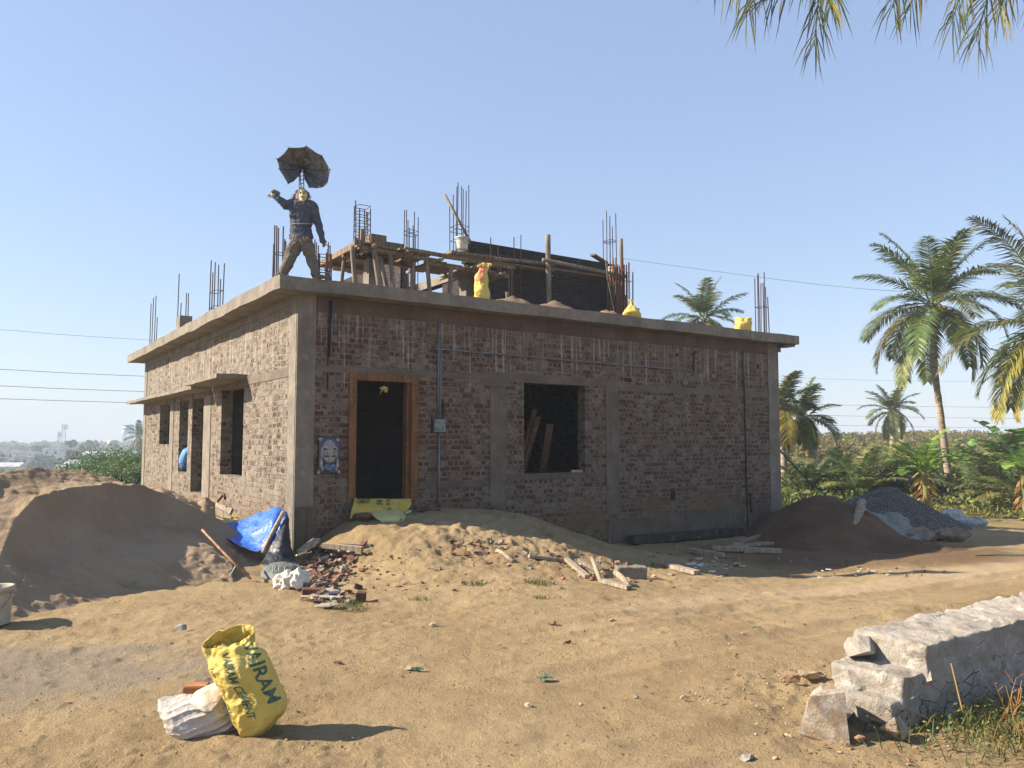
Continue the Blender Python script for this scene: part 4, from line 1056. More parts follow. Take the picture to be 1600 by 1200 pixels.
for x, z in ((-.15, .245), (.15, .235), (-.17, -.285), (.17, -.285)):
    mb.lathe((x, -.02, z), [(.012, -.012), (.03, -.012), (.032, 0), (.012, .006)], 12, Matrix.Rotation(R(90), 3, 'X'))
mb.build('corner_knobs', M_wht, pq, True)
# charm hanging in the doorway
hp = B(1.5, -.02, 2.65)
ch = empty('door_charm', hp, BROT, label='small yellowish charm hanging on a thread in the doorway top', cat='charm')
mb = MB(); mb.tube([(.09, 0, .18), (.085, 0, -.01)], .002, 4); mb.tube([(.02, 0, .1), (-.01, 0, .02)], .002, 4); mb.build('thread', M_thread, ch)
M_char = plain('yellow shell', (.50, .33, .10), .6, .4, 30)
mb = MB(); mb.ball((-.03, 0, .0), (.04, .03, .025)); mb.ball((.04, -.01, -.03), (.04, .03, .045)); mb.tube([(-.02, 0, -.02), (-.06, 0, -.10)], [.015, .008], 6); mb.ball((.0, 0, .02), (.03, .02, .02)); mb.tube([(.02, 0, .03), (.07, 0, .0)], .014, 6)
fobj('shell', mb, M_char, ch, voxel=.006, smooth=2, noise=.004, nf=40)
# ---------------------------------------------------------------- the big sand heap
CREST = np.array([(-5.35, 7.3, -.15), (-5.32, 7.85, .14), (-5.38, 8.3, .40), (-5.48, 8.75, .68), (-5.64, 9.2, .93), (-5.70, 9.7, 1.14), (-5.66, 10.3, 1.20), (-5.5, 10.9, 1.19), (-5.27, 11.3, 1.14), (-5.0, 11.75, .98), (-4.62, 12.05, .72), (-4.2, 12.25, .40), (-3.85, 12.3, .18), (-3.45, 12.3, .05), (-3.2, 12.2, -.1)])
CFOOT = np.array([.4, .5, .8, 1.1, 1.5, 1.9, 2.1, 2.3, 2.4, 2.4, 2.3, 2.1, 1.8, 1.5, 1.2])
def pile(x, y):
    xw = x + .07 * vn2(x * 1.6, y * 1.6, 101); yw = y + .07 * vn2(x * 1.6, y * 1.6, 102)
    best = np.full(x.shape, 1e9); H = np.zeros(x.shape); Ft = np.ones(x.shape); sg = np.ones(x.shape)
    for k in range(len(CREST) - 1):
        a, b = CREST[k], CREST[k + 1]; e0, e1 = b[0] - a[0], b[1] - a[1]; L2 = e0 * e0 + e1 * e1
        t = np.clip(((xw - a[0]) * e0 + (yw - a[1]) * e1) / L2, 0, 1); dx, dy = xw - a[0] - t * e0, yw - a[1] - t * e1; d = np.hypot(dx, dy)
        side = np.sign(dx * e1 - dy * e0); m = d < best - 1e-6
        best = np.where(m, d, best); H = np.where(m, a[2] + (b[2] - a[2]) * t, H); Ft = np.where(m, CFOOT[k] + (CFOOT[k + 1] - CFOOT[k]) * t, Ft); sg = np.where(m, side, sg)
    d = best; sh = np.clip(H, 0, 2) * .52 + .03 * vn2(x * 2, y * 2, 107); fw = .30 + .06 * vn2(x * 2, y * 2, 106)
    s_ = np.clip((d - fw) / np.maximum(Ft - fw, .2), 0, 1.3)
    front = np.where(d < fw, H + (sh - H) * np.clip(d / fw, 0, 1) ** .75, np.where(s_ < 1, sh * (1 - s_) ** 1.15, -(s_ - 1) * .5))
    back = H + (.10 + .20 * ss(-5.6, -6.6, x)) * ss(0, .9, d) * (H > .6) - np.maximum(d - .7, 0) * .62
    back = np.where(H < .6, H - d * .6, back)
    return np.where(sg > 0, front, np.maximum(back, -.3))
n1, n2 = 420, 380
X, Y = np.meshgrid(np.linspace(-11.5, -2.5, n1), np.linspace(7.0, 14.2, n2))
Z = pile(X, Y)
k = ss(-.02, .25, Z)
Z = Z + k * (.022 * fbm2(X * 1.7, Y * 1.7, 3, 111) + .010 * fbm2(X * 6, Y * 6, 4, 113, .6) + .014 * np.minimum(fbm2(X * 9 + Y * 3, Y * 4, 3, 117, .6), .25))
topm = ss(.6, 1.0, Z); Z = Z + topm * .022 * np.maximum(fbm2(X * 7.3, Y * 7.3, 3, 121, .6) - .1, 0)
Z = Z + k * (1 - topm) * .012 * fbm2(X * 1.3 + .4 * Y, Y * 9 + X * 2, 3, 141, .6)
lump = np.maximum(fbm2(X * 11, Y * 11, 2, 131) - .30, 0) * .04 * np.exp(-((np.hypot(X + 6.6, Y - 10.6) - 2.9) / .5) ** 2) * (Z > -.08)
Z = Z + lump
hole = -.10 * np.exp(-((X + 4.55) / .12) ** 2 - ((Y - 9.5) / .12) ** 2)
Z = Z + hole + gh(X, Y) - .03
V = np.stack([X - (-6.2), Y - 10.6, Z], -1).reshape(-1, 3)
M_sandp = sand_mat('damp river sand', (.225, .165, .105), (.31, .235, .155), (.18, .127, .08), 1, .03)
tag(obj('sand_heap', npmesh('sand_heap', V, gridfaces(n2, n1), M_sandp), None, (-6.2, 10.6, 0)), 'large brown sand heap with a dug away face left of the house', 'sand')
# red earth heap and gravel heap by the right corner
def heap2(name, pts_h, x0, x1, y0, y1, n, mat, label, rough=.05, seed=1, sharp=.18):
    X, Y = np.meshgrid(np.linspace(x0, x1, n), np.linspace(y0, y1, n)); Z = np.full_like(X, -.5)
    for (cx, cy, h, rx, ry, rot) in pts_h:
        c, s = math.cos(rot), math.sin(rot); a = ((X - cx) * c + (Y - cy) * s) / rx; b = (-(X - cx) * s + (Y - cy) * c) / ry
        r = np.hypot(a, b); r = r * (1 + .10 * vn2(X * .9, Y * .9, seed))
        Z = np.maximum(Z, h * (1 - np.sqrt(r * r + sharp * sharp) + sharp * .5))
    Z = Z + ss(-.05, .15, Z) * (rough * fbm2(X * 2.2, Y * 2.2, 5, seed + 3, .6)) - .03 + gh(X, Y)
    cx, cy = (x0 + x1) / 2, (y0 + y1) / 2
    V = np.stack([X - cx, Y - cy, Z], -1).reshape(-1, 3)
    return tag(obj(name, npmesh(name, V, gridfaces(n, n), mat), None, (cx, cy, 0)), label, 'heap')
def off(p, dx=0, dy=0, dz=0): return Vector((p[0] + dx, p[1] + dy, p[2] + dz))
heap2('red_earth_heap', [(6.9, 17.9, 1.05, 1.7, 2.1, 0), (7.15, 17.9, 1.0, 1.55, 2.1, 0), (7.7, 16.0, .22, 1.3, 1.1, -.3), (6.5, 16.5, .42, 1.4, 1.3, 0)], 3.9, 11.2, 13.8, 20.6, 230, M_red, 'dark red brown earth heap against the right corner of the house', .05, 31)
def gravel_mat():
    m = NT('blue metal gravel'); tc = m.tc(); v = m.vor(34, out='Distance'); c = m.vor(34, out='Color'); s = m.sep(c)
    a = m.mix(s[0], (.16, .138, .112), (.36, .32, .265)); a = m.mix(m.rng(v, .25, .6), a, (.04, .042, .046))
    m.col(a).rough(.8); m.nrm(m.bump(m.math('SUBTRACT', 1.0, v), 1.0, .04)); return m.mat
M_grav = gravel_mat()
heap2('gravel_heap', [(10.7, 22.8, 1.12, 1.85, 2.1, 0), (10.5, 22.4, .9, 1.65, 1.9, 0)], 6.5, 15.0, 18.8, 26, 200, M_grav, 'blue grey crushed stone gravel heap behind the grey sheet', .05, 41)
hx, hy = np.random.RandomState(3).normal(0, .5, (2, 900))

# ---------------------------------------------------------------- sheets and tarpaulins
def tarp_mat(name, c, rough=.45, dirt=(.25, .2, .15), da=.4, spec=.4):
    m = NT(name); tc = m.tc(); a = m.mix(m.rng(m.noise(2.5, 5, .6, tc), .35, .7), tuple(q * .7 for q in c), tuple(min(1, q * 1.15) for q in c))
    a = m.mix(m.math('MULTIPLY', m.rng(m.noise(4, 6, .7, m.vec(tc, (1, 1, 1), (2, 5, 1))), .5, .72), da), a, dirt)
    m.col(a).rough(rough); m.b.inputs['Specular IOR Level'].default_value = spec
    m.nrm(m.bump(m.noise(11, 6, .6, tc, dist=1.5), .8, .02)); return m.mat
M_tarp = tarp_mat('blue tarpaulin', (.02, .12, .50), .4, (.2, .24, .3), .25)
M_blk = tarp_mat('black plastic sheet', (.022, .026, .034), .42, (.14, .13, .12), .35)
M_gtarp = tarp_mat('grey plastic sheet', (.16, .17, .15), .55, (.2, .145, .10), .6)
M_gbag = tarp_mat('grey green woven bag', (.115, .135, .13), .65, (.22, .19, .15), .5)
def T(x, y, Y): return at(x, y, Y)
o = cloth('blue_tarpaulin', [[T(345, 818, 12.7), T(378, 812, 12.6), T(406, 802, 12.5), T(432, 793, 12.3), T(446, 801, 12.15)],
                             [T(346, 836, 12.2), T(378, 832, 12.15), T(405, 822, 12.0), T(430, 808, 11.9), T(448, 818, 12.0)],
                             [T(356, 840, 11.9), T(378, 846, 11.85), T(402, 840, 11.8), T(426, 826, 11.75), T(449, 838, 11.9)],
                             [T(366, 846, 11.7), T(384, 853, 11.6), T(405, 860, 11.5), T(424, 850, 11.6), T(450, 856, 11.8)]], 60, 90, M_tarp, .03, 3.2, 5)
tag(o, 'blue tarpaulin heaped over the sand at the house corner', 'tarpaulin')
o = cloth('blue_tarpaulin', [[T(443, 799, 12.0), T(446, 799, 11.98), T(449, 802, 12.0)], [T(436, 822, 11.8), T(443, 824, 11.75), T(450, 828, 11.8)], [T(425, 848, 11.6), T(439, 850, 11.5), T(452, 852, 11.6)]], 40, 30, M_tarp, .03, 6, 9)
tag(o, 'hanging end of blue tarpaulin right of the slanting post', 'tarpaulin')
o = cloth('black_plastic_sheet', [[T(447, 800, 12.05), T(450, 802, 12.02), T(452, 806, 12.05)], [T(432, 838, 11.5), T(442, 842, 11.4), T(455, 848, 11.6)], [T(418, 862, 11.3), T(438, 866, 11.2), T(460, 868, 11.4)], [T(408, 882, 11.0), T(438, 884, 10.9), T(470, 882, 11.1)]], 44, 40, M_blk, .03, 4, 13)
tag(o, 'black plastic sheet below the blue tarpaulin at the corner', 'plastic sheet')
bagc = [[T(414, 878, 11.15), T(440, 877, 11.0), T(466, 882, 11.05)], [T(409, 895, 10.75), T(438, 893, 10.6), T(473, 900, 10.8)], [T(404, 915, 10.5), T(430, 912, 10.3), T(465, 912, 10.5)]]
o = cloth('grey_bag', bagc, 44, 50, M_gbag, .022, 4, 17)
tag(o, 'flat grey green bag with a faded box emblem under the black sheet', 'bag')
cb = o.location
def bagpt(r, c):
    P = catmull(bagc, 60, 60); return Vector(P[int(r * 59), int(c * 59)]) + Vector((0, -.055, .02))
mb = MB()
def strokes(lst, w=.009):
    for a_, b_ in lst: mb.beam(bagpt(*a_) - cb, bagpt(*b_) - cb, w, .004)
x0, x1, y0, y1 = .34, .62, .30, .56
strokes([((y0, x0), (y0, x1)), ((y1, x0), (y1, x1)), ((y0, x0), (y1, x0)), ((y0, x1), (y1, x1)), ((y0 + .05, x0 + .05), (y1 - .05, x0 + .05)), ((y1 - .05, x0 + .05), (y1 - .05, x0 + .12)), ((y0 + .06, x0 + .15), (y0 + .06, x1 - .04)), ((y1 - .06, x0 + .15), (y1 - .06, x1 - .04)), ((y0 + .06, x0 + .15), (y1 - .06, x0 + .15)), ((y0 + .13, x0 + .2), (y0 + .13, x1 - .04)), ((y0 + .3 * .2, .72), (y1 - .1, .72)), ((y0 + .06, .72), (y0 + .06, .78)), ((y0 + .06, .80), (y1 - .1, .80))])
mb.build('faded_emblem', plain('faded print', (.40, .40, .36), .8, bump=0), o)
g_ = gat(456, 921)
mb = MB(); rr_ = random.Random(4)
for c_, r_ in (((446, 912), (.13, .1, .12)), ((460, 906), (.15, .12, .12)), ((468, 905), (.08, .09, .11)), ((440, 918), (.06, .08, .08)), ((455, 900), (.08, .07, .09))):
    q = at(c_[0], c_[1], g_.y + .05); mb.ball(q, r_, 8)
def crumple(co, no, s_=.03, f=7):
    return co + no * (s_ * (1 - 2 * np.abs(fbm3(co, f, 3, 77, .55))))[:, None]
M_cloth = plain('off white crumpled cloth', (.72, .67, .58), .85, .12, 8, .9, .015, 18)
o = fobj('white_cloth_bundle', mb, M_cloth, None, g_, voxel=.012, smooth=2, noise=.02, nf=9, extra=lambda c_, n_: crumple(c_, n_, .035, 8))
tag(o, 'crumpled white cloth bundle in front of the grey bag', 'bundle')
pole('slanting_post', [T(411, 864, 11.5), T(426, 832, 11.65), T(443, 800, 11.9)], .032, wood_mat('dusty log', (.42, .32, .21)), 'thick slanting wooden post propping the blue tarpaulin', 'post')
pole('bamboo_stick', [off(gat(392, 907), dz=.02), T(358, 872, 10.2), T(316, 828, 10.7)], .016, wood_mat('bamboo', (.40, .22, .12)), 'long thin brown bamboo stick leaning on the sand heap', 'stick', n=6)
w_ = gat(362, 905); tag(MB().tube(smooth_path([off(w_, .05, 0, .18), off(w_, .02, -.05, .1), off(w_, -.02, -.05, .03), off(w_, .05, -.05, .015)], 4), .005, 5).build('bent_wire', plain('white wire', (.7, .7, .68), .5), None, True), 'bent white wire lying at the heap foot', 'wire')
# timber, sacks and rubble against the left wall
P = lambda u, w, z: B(u, w, z)
o = cloth('yellow_sack_heap', [[T(342, 822, 12.9), T(352, 812, 13.1), T(364, 808, 13.2), T(374, 810, 13.3)], [T(341, 830, 12.5), T(354, 818, 12.7), T(368, 813, 12.8), T(380, 818, 12.9)], [T(346, 834, 12.2), T(358, 828, 12.3), T(372, 822, 12.4), T(384, 822, 12.5)]], 30, 40, M_yel, .05, 5, 21)
tag(o, 'small crumpled yellow sack by the blue tarpaulin', 'sack')
M_grey_wood = wood_mat('weathered timber', (.30, .25, .19)); M_pale_wood = wood_mat('pale timber', (.33, .27, .19))
for i, (x0, y0, x1, y1, Y0, Y1, w) in enumerate(((300, 800, 350, 818, 13.4, 13.0, .10), (310, 792, 352, 806, 13.7, 13.3, .12), (318, 808, 344, 826, 13.0, 12.6, .08), (324, 786, 362, 800, 14.0, 13.5, .12), (336, 796, 362, 812, 13.3, 13.0, .1))):
    mb = MB(); a_, b_ = T(x0, y0, Y0), T(x1, y1, Y1); mb.beam(a_, b_, w, .05, .4 * i)
    tag(mb.build('timber_offcut', M_grey_wood, None, False, a_), ('weathered timber offcut lowest left in the pile by the side wall', 'weathered timber offcut across the middle of the side wall pile', 'short timber offcut nearest the sand heap slope', 'timber offcut highest against the side wall', 'timber offcut nearest the small yellow sack')[i], 'timber', 'timber offcuts along the side wall')
tag(MB().tube([T(340, 784, 13.6), T(348, 774, 13.6), T(350, 772, 13.55), T(352, 780, 13.5)], .022, 6).build('bent_bar', M_bar, None, True), 'hooked iron bar sticking out of the timber by the side wall', 'bar')
def scatter_rocks(name, mats, pts, label=None, kind='stuff', flat=.7, rough=.3, seed=1, brick=False, group=None):
    """one object of many fragments; pts = (x, y, z, size)"""
    rnd = random.Random(seed); mb = MB(); mb.mi = 0
    for (x, y, z, s_) in pts:
        mb.mi = rnd.randrange(len(mats))
        M = (Matrix.Rotation(rnd.uniform(0, 6.28), 3, 'Z') @ Matrix.Rotation(rnd.uniform(-.6, .6), 3, 'X') @ Matrix.Rotation(rnd.uniform(-.6, .6), 3, 'Y'))
        if brick and rnd.random() < .75:
            d = Vector((s_ * rnd.uniform(.8, 1.5), s_ * rnd.uniform(.6, .9), s_ * rnd.uniform(.35, .6)))
            vs = []
            for q in ((-1, -1, -1), (1, -1, -1), (1, 1, -1), (-1, 1, -1), (-1, -1, 1), (1, -1, 1), (1, 1, 1), (-1, 1, 1)):
                vs.append(M @ Vector([q[k_] * d[k_] * .5 * rnd.uniform(.6, 1.08) for k_ in range(3)]) + Vector((x, y, z)))
            mb.add(vs, [(0, 3, 2, 1), (4, 5, 6, 7), (0, 1, 5, 4), (1, 2, 6, 5), (2, 3, 7, 6), (3, 0, 4, 7)])
        else:
            mb.rock((x, y, z), (s_ * rnd.uniform(.8, 1.3), s_ * rnd.uniform(.7, 1.1), s_ * flat * rnd.uniform(.6, 1.1)), rnd.randrange(9999), 1, rough, M)
    mb.mi = 1 if len(mats) > 1 else 0
    o = mb.build(name, mats); 
    return tag(o, label, None, group, kind)
M_stone = [plain('pale stone', (.38, .30, .20), .95, .4, 10), plain('brown stone', (.30, .19, .11), .95, .4, 10), plain('grey stone', (.30, .28, .25), .95, .4, 10), plain('red stone', (.26, .12, .07), .95, .4, 10)]
R_ = random.Random(8); pts = []
for i in range(430):                         # the broken brick tip at the near corner
    t = R_.random(); x = R_.gauss(lerp(520, 500, t), lerp(26, 22, t)); y = lerp(826, 930, t) + R_.gauss(0, 6)
    if x < 470 + (y - 850) * .1 and y > 850: x = 475 + R_.random() * 30
    if x < 462: continue
    g = gat(x, y); s_ = R_.choice([.04, .05, .07, .09, .11]); pts.append((g.x, g.y, g.z + s_ * .15 + R_.random() * .08 * (1 - abs(t - .5)), s_))
for i in range(70):
    g = gat(R_.uniform(470, 565), R_.uniform(925, 942)); pts.append((g.x, g.y, g.z + .01, R_.choice([.03, .05, .08])))
scatter_rocks('brick_rubble', M_bricks + [M_stone[2], M_stone[0]], pts, 'heap of broken bricks spilling from the house corner', brick=True, seed=5)
pts = []
for i in range(380):                         # rubble along the mound and the wall foot
    x = R_.uniform(700, 1160); yb = np.interp(x, [700, 800, 900, 1000, 1160], [845, 868, 890, 885, 880]); y = yb + R_.gauss(0, 13)
    g = gat(x, y); s_ = R_.choice([.02, .03, .04, .06, .09]); pts.append((g.x, g.y, g.z + .01, s_))
for i in range(260):
    x = R_.uniform(560, 800); g = gat(x, R_.uniform(828, 925)); pts.append((g.x, g.y, g.z + .005, R_.choice([.015, .02, .03, .045])))
for i in range(110):
    g = gat(R_.uniform(1180, 1480), R_.uniform(868, 905)); pts.append((g.x, g.y, g.z + .005, R_.choice([.02, .03, .05])))
scatter_rocks('rubble', M_stone + [M_bricks[0]], pts, 'scattered small rubble along the foot of the front wall', seed=6, brick=True)
pts = []
for i in range(2600):                        # grit over the yard
    a_ = R_.uniform(-.62, .62); r_ = 2.6 * (5.2 ** R_.random()); x, y = r_ * math.sin(a_), r_ * math.cos(a_)
    if fbm2(np.array([x * .8]), np.array([y * .8]), 2, 201)[0] < -.15 and R_.random() < .6: continue
    s_ = (.006 + .018 * R_.random() ** 3) * (1 + .4 * (r_ > 7)) ; pts.append((x, y, G(x, y) + s_ * .1, s_))
for i in range(260):
    a_ = R_.gauss(0, 1); g = off((2.3 + .5 * R_.gauss(0, 1), 5.4 + .8 * R_.gauss(0, 1), 0)); pts.append((g.x, g.y, G(g.x, g.y) + .012, .012 + .02 * R_.random()))
scatter_rocks('gravel', M_stone, pts, 'loose grit and pebbles strewn over the bare yard', seed=7, rough=.35)
named = [((283, 983), .085, 2, 'rough grey lump on the yard left above the yellow sack'), ((224, 1122), .045, 3, 'small reddish pebble left of the white sack'), ((677, 977), .06, 0, 'pale flat pebble in the middle of the yard below the mound'),
         ((862, 976), .07, 1, 'brown flat stone beneath the timber pieces in mid yard'), ((888, 1005), .06, 1, 'dark broken clod near the centre of the pale track'), ((824, 1107), .075, 0, 'cream stone lying alone in the lower middle yard'),
         ((955, 970), .05, 0, 'small pale stone right of the brown flat stone'), ((528, 1036), .05, 3, 'small reddish stone on the left half of the yard'), ((640, 1046), .06, 0, 'pale chip beside a scrap of green plastic'),
         ((1167, 1190), .07, 2, 'grey stone at the bottom edge of the yard'), ((1070, 1092), .045, 0, 'small pale stone left of the boulder wall end'), ((1238, 1064), .09, 1, 'orange brown stone just left of the rough stone wall'),
         ((1262, 1058), .12, 0, 'pale stone lump touching the rough stone wall end'), ((993, 1090), .03, 2, 'tiny dark stone in the lower right yard')]
for i, ((x, y), s_, mi, lab) in enumerate(named):
    g = gat(x, y); mb = MB(); mb.shard((0, 0, s_ * .2), (s_ * 1.5, s_ * 1.1, s_ * .8), 40 + i, None, 12, .05); o = mb.build('stone', M_stone[mi]); o.location = g; tag(o, lab, 'stone', 'loose stones on the yard')
M_scrap = plain('torn green plastic', (.03, .12, .08), .5, .3, 30)
for i, ((x, y), lab) in enumerate((((853, 1063), 'crumpled green plastic scrap in the middle of the yard'), ((652, 1048), 'thin green plastic strip left of centre on the yard'), ((1183, 983), 'green plastic scrap on the pale track at right'))):
    g = gat(x, y); s_ = (.05, .05, .045)[i]; ct = [[off(g, -s_ + s_ * b_, s_ * .5 * (a_ - 1), .012 + .012 * ((a_ + b_) % 2)) for b_ in range(3)] for a_ in range(3)]
    tag(cloth('plastic_scrap', ct, 12, 12, M_scrap, .012, 20, i, .002), lab, 'plastic scrap', 'green plastic scraps on the yard')
# timber on the ground
woods = [((777, 864), (802, 880), .09, 'pale round log halfway down the mound', 1, .0), ((757, 838), (768, 842), .08, 'short board end at the shadow edge on the mound', 0, 0), ((826, 872), (893, 880), .10, 'long dark edged plank on the mound foot', 0, .0), ((885, 882), (918, 904), .09, 'plank end sloping to the front among the timber', 0, .05),
         ((940, 911), (983, 922), .11, 'grey squared timber lying foremost of the timber group', 0, 0), ((962, 908), (983, 918), .10, 'pale round log at the front of the timber group', 1, .08), ((904, 884), (930, 892), .09, 'brown board crossing the timber group', 0, .06), ((925, 885), (938, 910), .08, 'leaning orange stick in the timber group', 1, .1)]
for i, (a_, b_, w, lab, rd, up) in enumerate(woods):
    w *= .78; p, q = gat(*a_), gat(*b_); p.z += w * .4 + up; q.z += w * .35
    if (q - p).length > 1.7: q = p + (q - p).normalized() * 1.7
    if rd: tag(MB().tube([p, lerp(p, q, .5) + Vector((0, 0, .012)), q], [w * .5, w * .52, w * .45], 10).build('log', M_pale_wood, None, True, p), lab, 'log', 'timber pieces on the mound')
    else: plank('timber_piece', (p, q), w, .045, M_grey_wood, lab, 'timber', 'timber pieces on the mound')
g1, g2 = gat(967, 903), gat(1004, 903)
mb = MB(); mb.box((0, 0, .07), (.42, .2, .19), Matrix.Rotation(.1, 3, 'Z')); o = fobj('concrete_block', mb, M_conc, None, Vector((0, 0, 0)), voxel=.014, smooth=1, noise=.008, nf=12); o.location = lerp(g1, g2, .5); tag(o, 'grey concrete block behind the front logs', 'block')
long_ = [((1000, 862, -.3), (1120, 855, -.3), .20, .16, wood_mat('blackened beam', (.045, .04, .038)), 'long blackened beam lying along the foot of the front wall'),
         ((1113, 861, 0), (1222, 866, 0), .14, .08, M_pale_wood, 'long pale plank below the black beam at the right'), ((1078, 864, 0), (1130, 872, 0), .12, .07, M_pale_wood, 'shorter pale plank left of the long pale plank'),
         ((1140, 858, 0), (1205, 852, 0), .18, .05, M_grey_wood, 'grey board leaning over the planks near the red heap'), ((1044, 888, 0), (1090, 900, 0), .12, .06, M_grey_wood, 'grey plank on the shadow edge right of the block'), ((1150, 852, .05), (1172, 866, .05), .2, .04, M_pale_wood, 'short wide board end lying across the pale plank'), ((1160, 850, .1), (1200, 838, .3), .07, .07, M_grey_wood, 'stick poking out of the red heap foot')]
for (a_, b_, w, h, mt, lab) in long_:
    p, q = gat(a_[0], a_[1]), gat(b_[0], b_[1])
    if 'blackened' in lab: u0_, w0_ = uw(p.x, p.y); p = B(6.9, -.25, 0); q = B(10.2, -.28, 0); p.z = G(p.x, p.y); q.z = G(q.x, q.y)
    p.z += h / 2 + .02; q.z += h / 2 + .02
    plank('plank', (p, q), w, h, mt, lab, 'plank', 'timbers along the wall foot')
for i, ((x, y), (dx, dy, dz), c_, lab) in enumerate([((510, 930), (.30, .16, .06), (.42, .36, .31), 'pale broken slab below the brick tip'), ((502, 935), (.45, .07, .03), (.36, .31, .27), 'thin grey strip of board below the brick tip'), ((514, 948), (.26, .14, .03), (.38, .33, .27), 'tilted board scrap at the lowest edge of the brick tip')]):
    g = gat(x, y); mb = MB(); mb.rock((0, 0, dz * .6), (dx * 1.2, dy * 1.2, dz * 1.4), 90 + i, 2, .12, Matrix.Rotation([.1, -.1, .5][i], 3, 'Z')); o = mb.build('slab_fragment', plain('slab grey %d' % i, c_, .9), None); o.location = g; tag(o, lab, 'fragment', 'slab fragments under the brick tip')
for (x, y, rz, mi, lab) in ((487, 931, .3, 0, 'broken red brick left of the pale slab'), (564, 939, .1, 3, 'dark square brick standing alone right of the brick tip'), (500, 921, 1.2, 2, 'dusty brick just above the pale slab'), (540, 860, .1, 0, 'whole red brick near the top of the brick tip')):
    g = gat(x, y); loose_brick((g.x, g.y, g.z + .05), rz, (.22, .105, .075) if mi != 3 else (.11, .1, .1), M_bricks[mi], lab, 'bricks around the brick tip', (.1, .06), int(x))
g1, g2 = gat(503, 850), gat(560, 858); g1.z += .08; g2.z += .07; plank('timber_piece', (T(505, 852, 11.75), T(566, 858, 11.6)), .10, .07, M_pale_wood, 'pale plank lying across the brick tip', 'timber', 'planks on the brick tip')
plank('timber_piece', (T(532, 851, 11.9), T(580, 853, 11.85)), .09, .05, M_grey_wood, 'thin grey plank above the pale plank on the brick tip', 'timber', 'planks on the brick tip')
plank('timber_piece', (T(470, 862, 11.6), T(495, 843, 11.95)), .14, .04, M_pale_wood, 'yellowish board leaning in the corner of wall and brick tip', 'timber', 'planks on the brick tip')
o = cloth('yellow_foam_scrap', [[T(462, 868, 11.5), T(472, 866, 11.5), T(480, 864, 11.5)], [T(466, 866, 11.45), T(474, 862, 11.5), T(479, 857, 11.55)]], 8, 8, plain('cream scrap', (.7, .6, .34), .8), .01, 5, 4, .02)
tag(o, 'cream yellow scrap wedged at the building corner foot', 'scrap')
# sacks at the doorstep
Pd = lambda x, y, w: Bp(atw(x, y, w))
ctl = [[Pd(554, 778, -.06), Pd(580, 779, -.06), Pd(610, 780, -.06), Pd(642, 780, -.06)], [Pd(552, 788, -.15), Pd(580, 788, -.16), Pd(610, 789, -.16), Pd(643, 787, -.15)], [Pd(549, 799, -.22), Pd(580, 800, -.26), Pd(612, 800, -.28), Pd(636, 797, -.25)], [Pd(547, 810, -.28), Pd(566, 806, -.32), Pd(600, 806, -.34), Pd(622, 804, -.32)]]
ds = cloth('yellow_sack', ctl, 30, 70, sack_mat('shaded yellow sack', (.44, .33, .05), (.52, .41, .09), (.3, .25, .1)), .016, 6, 33)  # darker copy of the yellow plastic, doorway shade put into its colour
tag(ds, 'flat yellow sack with black print draped over the door sill', 'sack')
def flat_text(ctl, body, r0, r1, c0, c1, mat, parent, vertical=False, off_=.03):
    V, F = text_mesh(body); P = catmull(ctl, 60, 100)
    du = np.gradient(P, axis=1); dv = np.gradient(P, axis=0); N = np.cross(dv, du); N /= np.linalg.norm(N, axis=2)[:, :, None]
    if N[30, 50, 1] > 0: N = -N
    if vertical: rr_ = r0 + (r1 - r0) * V[:, 0]; cc_ = c1 - (c1 - c0) * (1 - V[:, 1])
    else: rr_ = r1 - (r1 - r0) * V[:, 1]; cc_ = c0 + (c1 - c0) * V[:, 0]
    i = (rr_ * 59).astype(int).clip(0, 58); j = (cc_ * 99).astype(int).clip(0, 98); f = (rr_ * 59 - i)[:, None]; g = (cc_ * 99 - j)[:, None]
    Q = (P[i, j] * (1 - f) + P[i + 1, j] * f) * (1 - g) + (P[i, j + 1] * (1 - f) + P[i + 1, j + 1] * f) * g
    Q = Q + N[i, j] * off_ - np.array(parent.location[:])
    me = bpy.data.meshes.new('printed_lettering'); me.from_pydata(Q.tolist(), [], F); me.materials.append(mat); return obj('printed_lettering', me, parent)
flat_text(ctl, 'CEMENT', .14, .34, .07, .30, M_inkd, ds); flat_text(ctl, 'OPC', .14, .40, .42, .53, M_inkd, ds); flat_text(ctl, 'JSW', .10, .72, .59, .65, M_inkd, ds, True) if False else flat_text(ctl, '53 G', .10, .72, .59, .65, M_inkd, ds, True)
ctl2 = [[Pd(580, 802, -.38), Pd(600, 798, -.42), Pd(622, 798, -.44), Pd(630, 802, -.42)], [Pd(584, 806, -.5), Pd(604, 804, -.55), Pd(624, 804, -.58), Pd(634, 807, -.55)], [Pd(592, 812, -.60), Pd(606, 811, -.64), Pd(622, 811, -.66), Pd(633, 810, -.62)], [Pd(597, 818, -.62), Pd(608, 818, -.66), Pd(622, 817, -.68), Pd(632, 814, -.64)]]
ds2 = cloth('pale_sack', ctl2, 30, 40, M_yelp, .02, 6, 43, .02); tag(ds2, 'pale greenish yellow sack lying on the mound below the door', 'sack')
flat_text(ctl2, 'VAJRA', .68, .86, .50, .80, M_inkd, ds2)
o = cloth('pale_scrap', [[Pd(632, 800, -.4), Pd(638, 797, -.42), Pd(644, 796, -.4)], [Pd(633, 803, -.45), Pd(640, 801, -.47), Pd(643, 798, -.45)]], 10, 10, M_yelp, .01, 6, 4, .004); tag(o, 'small pale yellow scrap beside the pale sack', 'scrap')
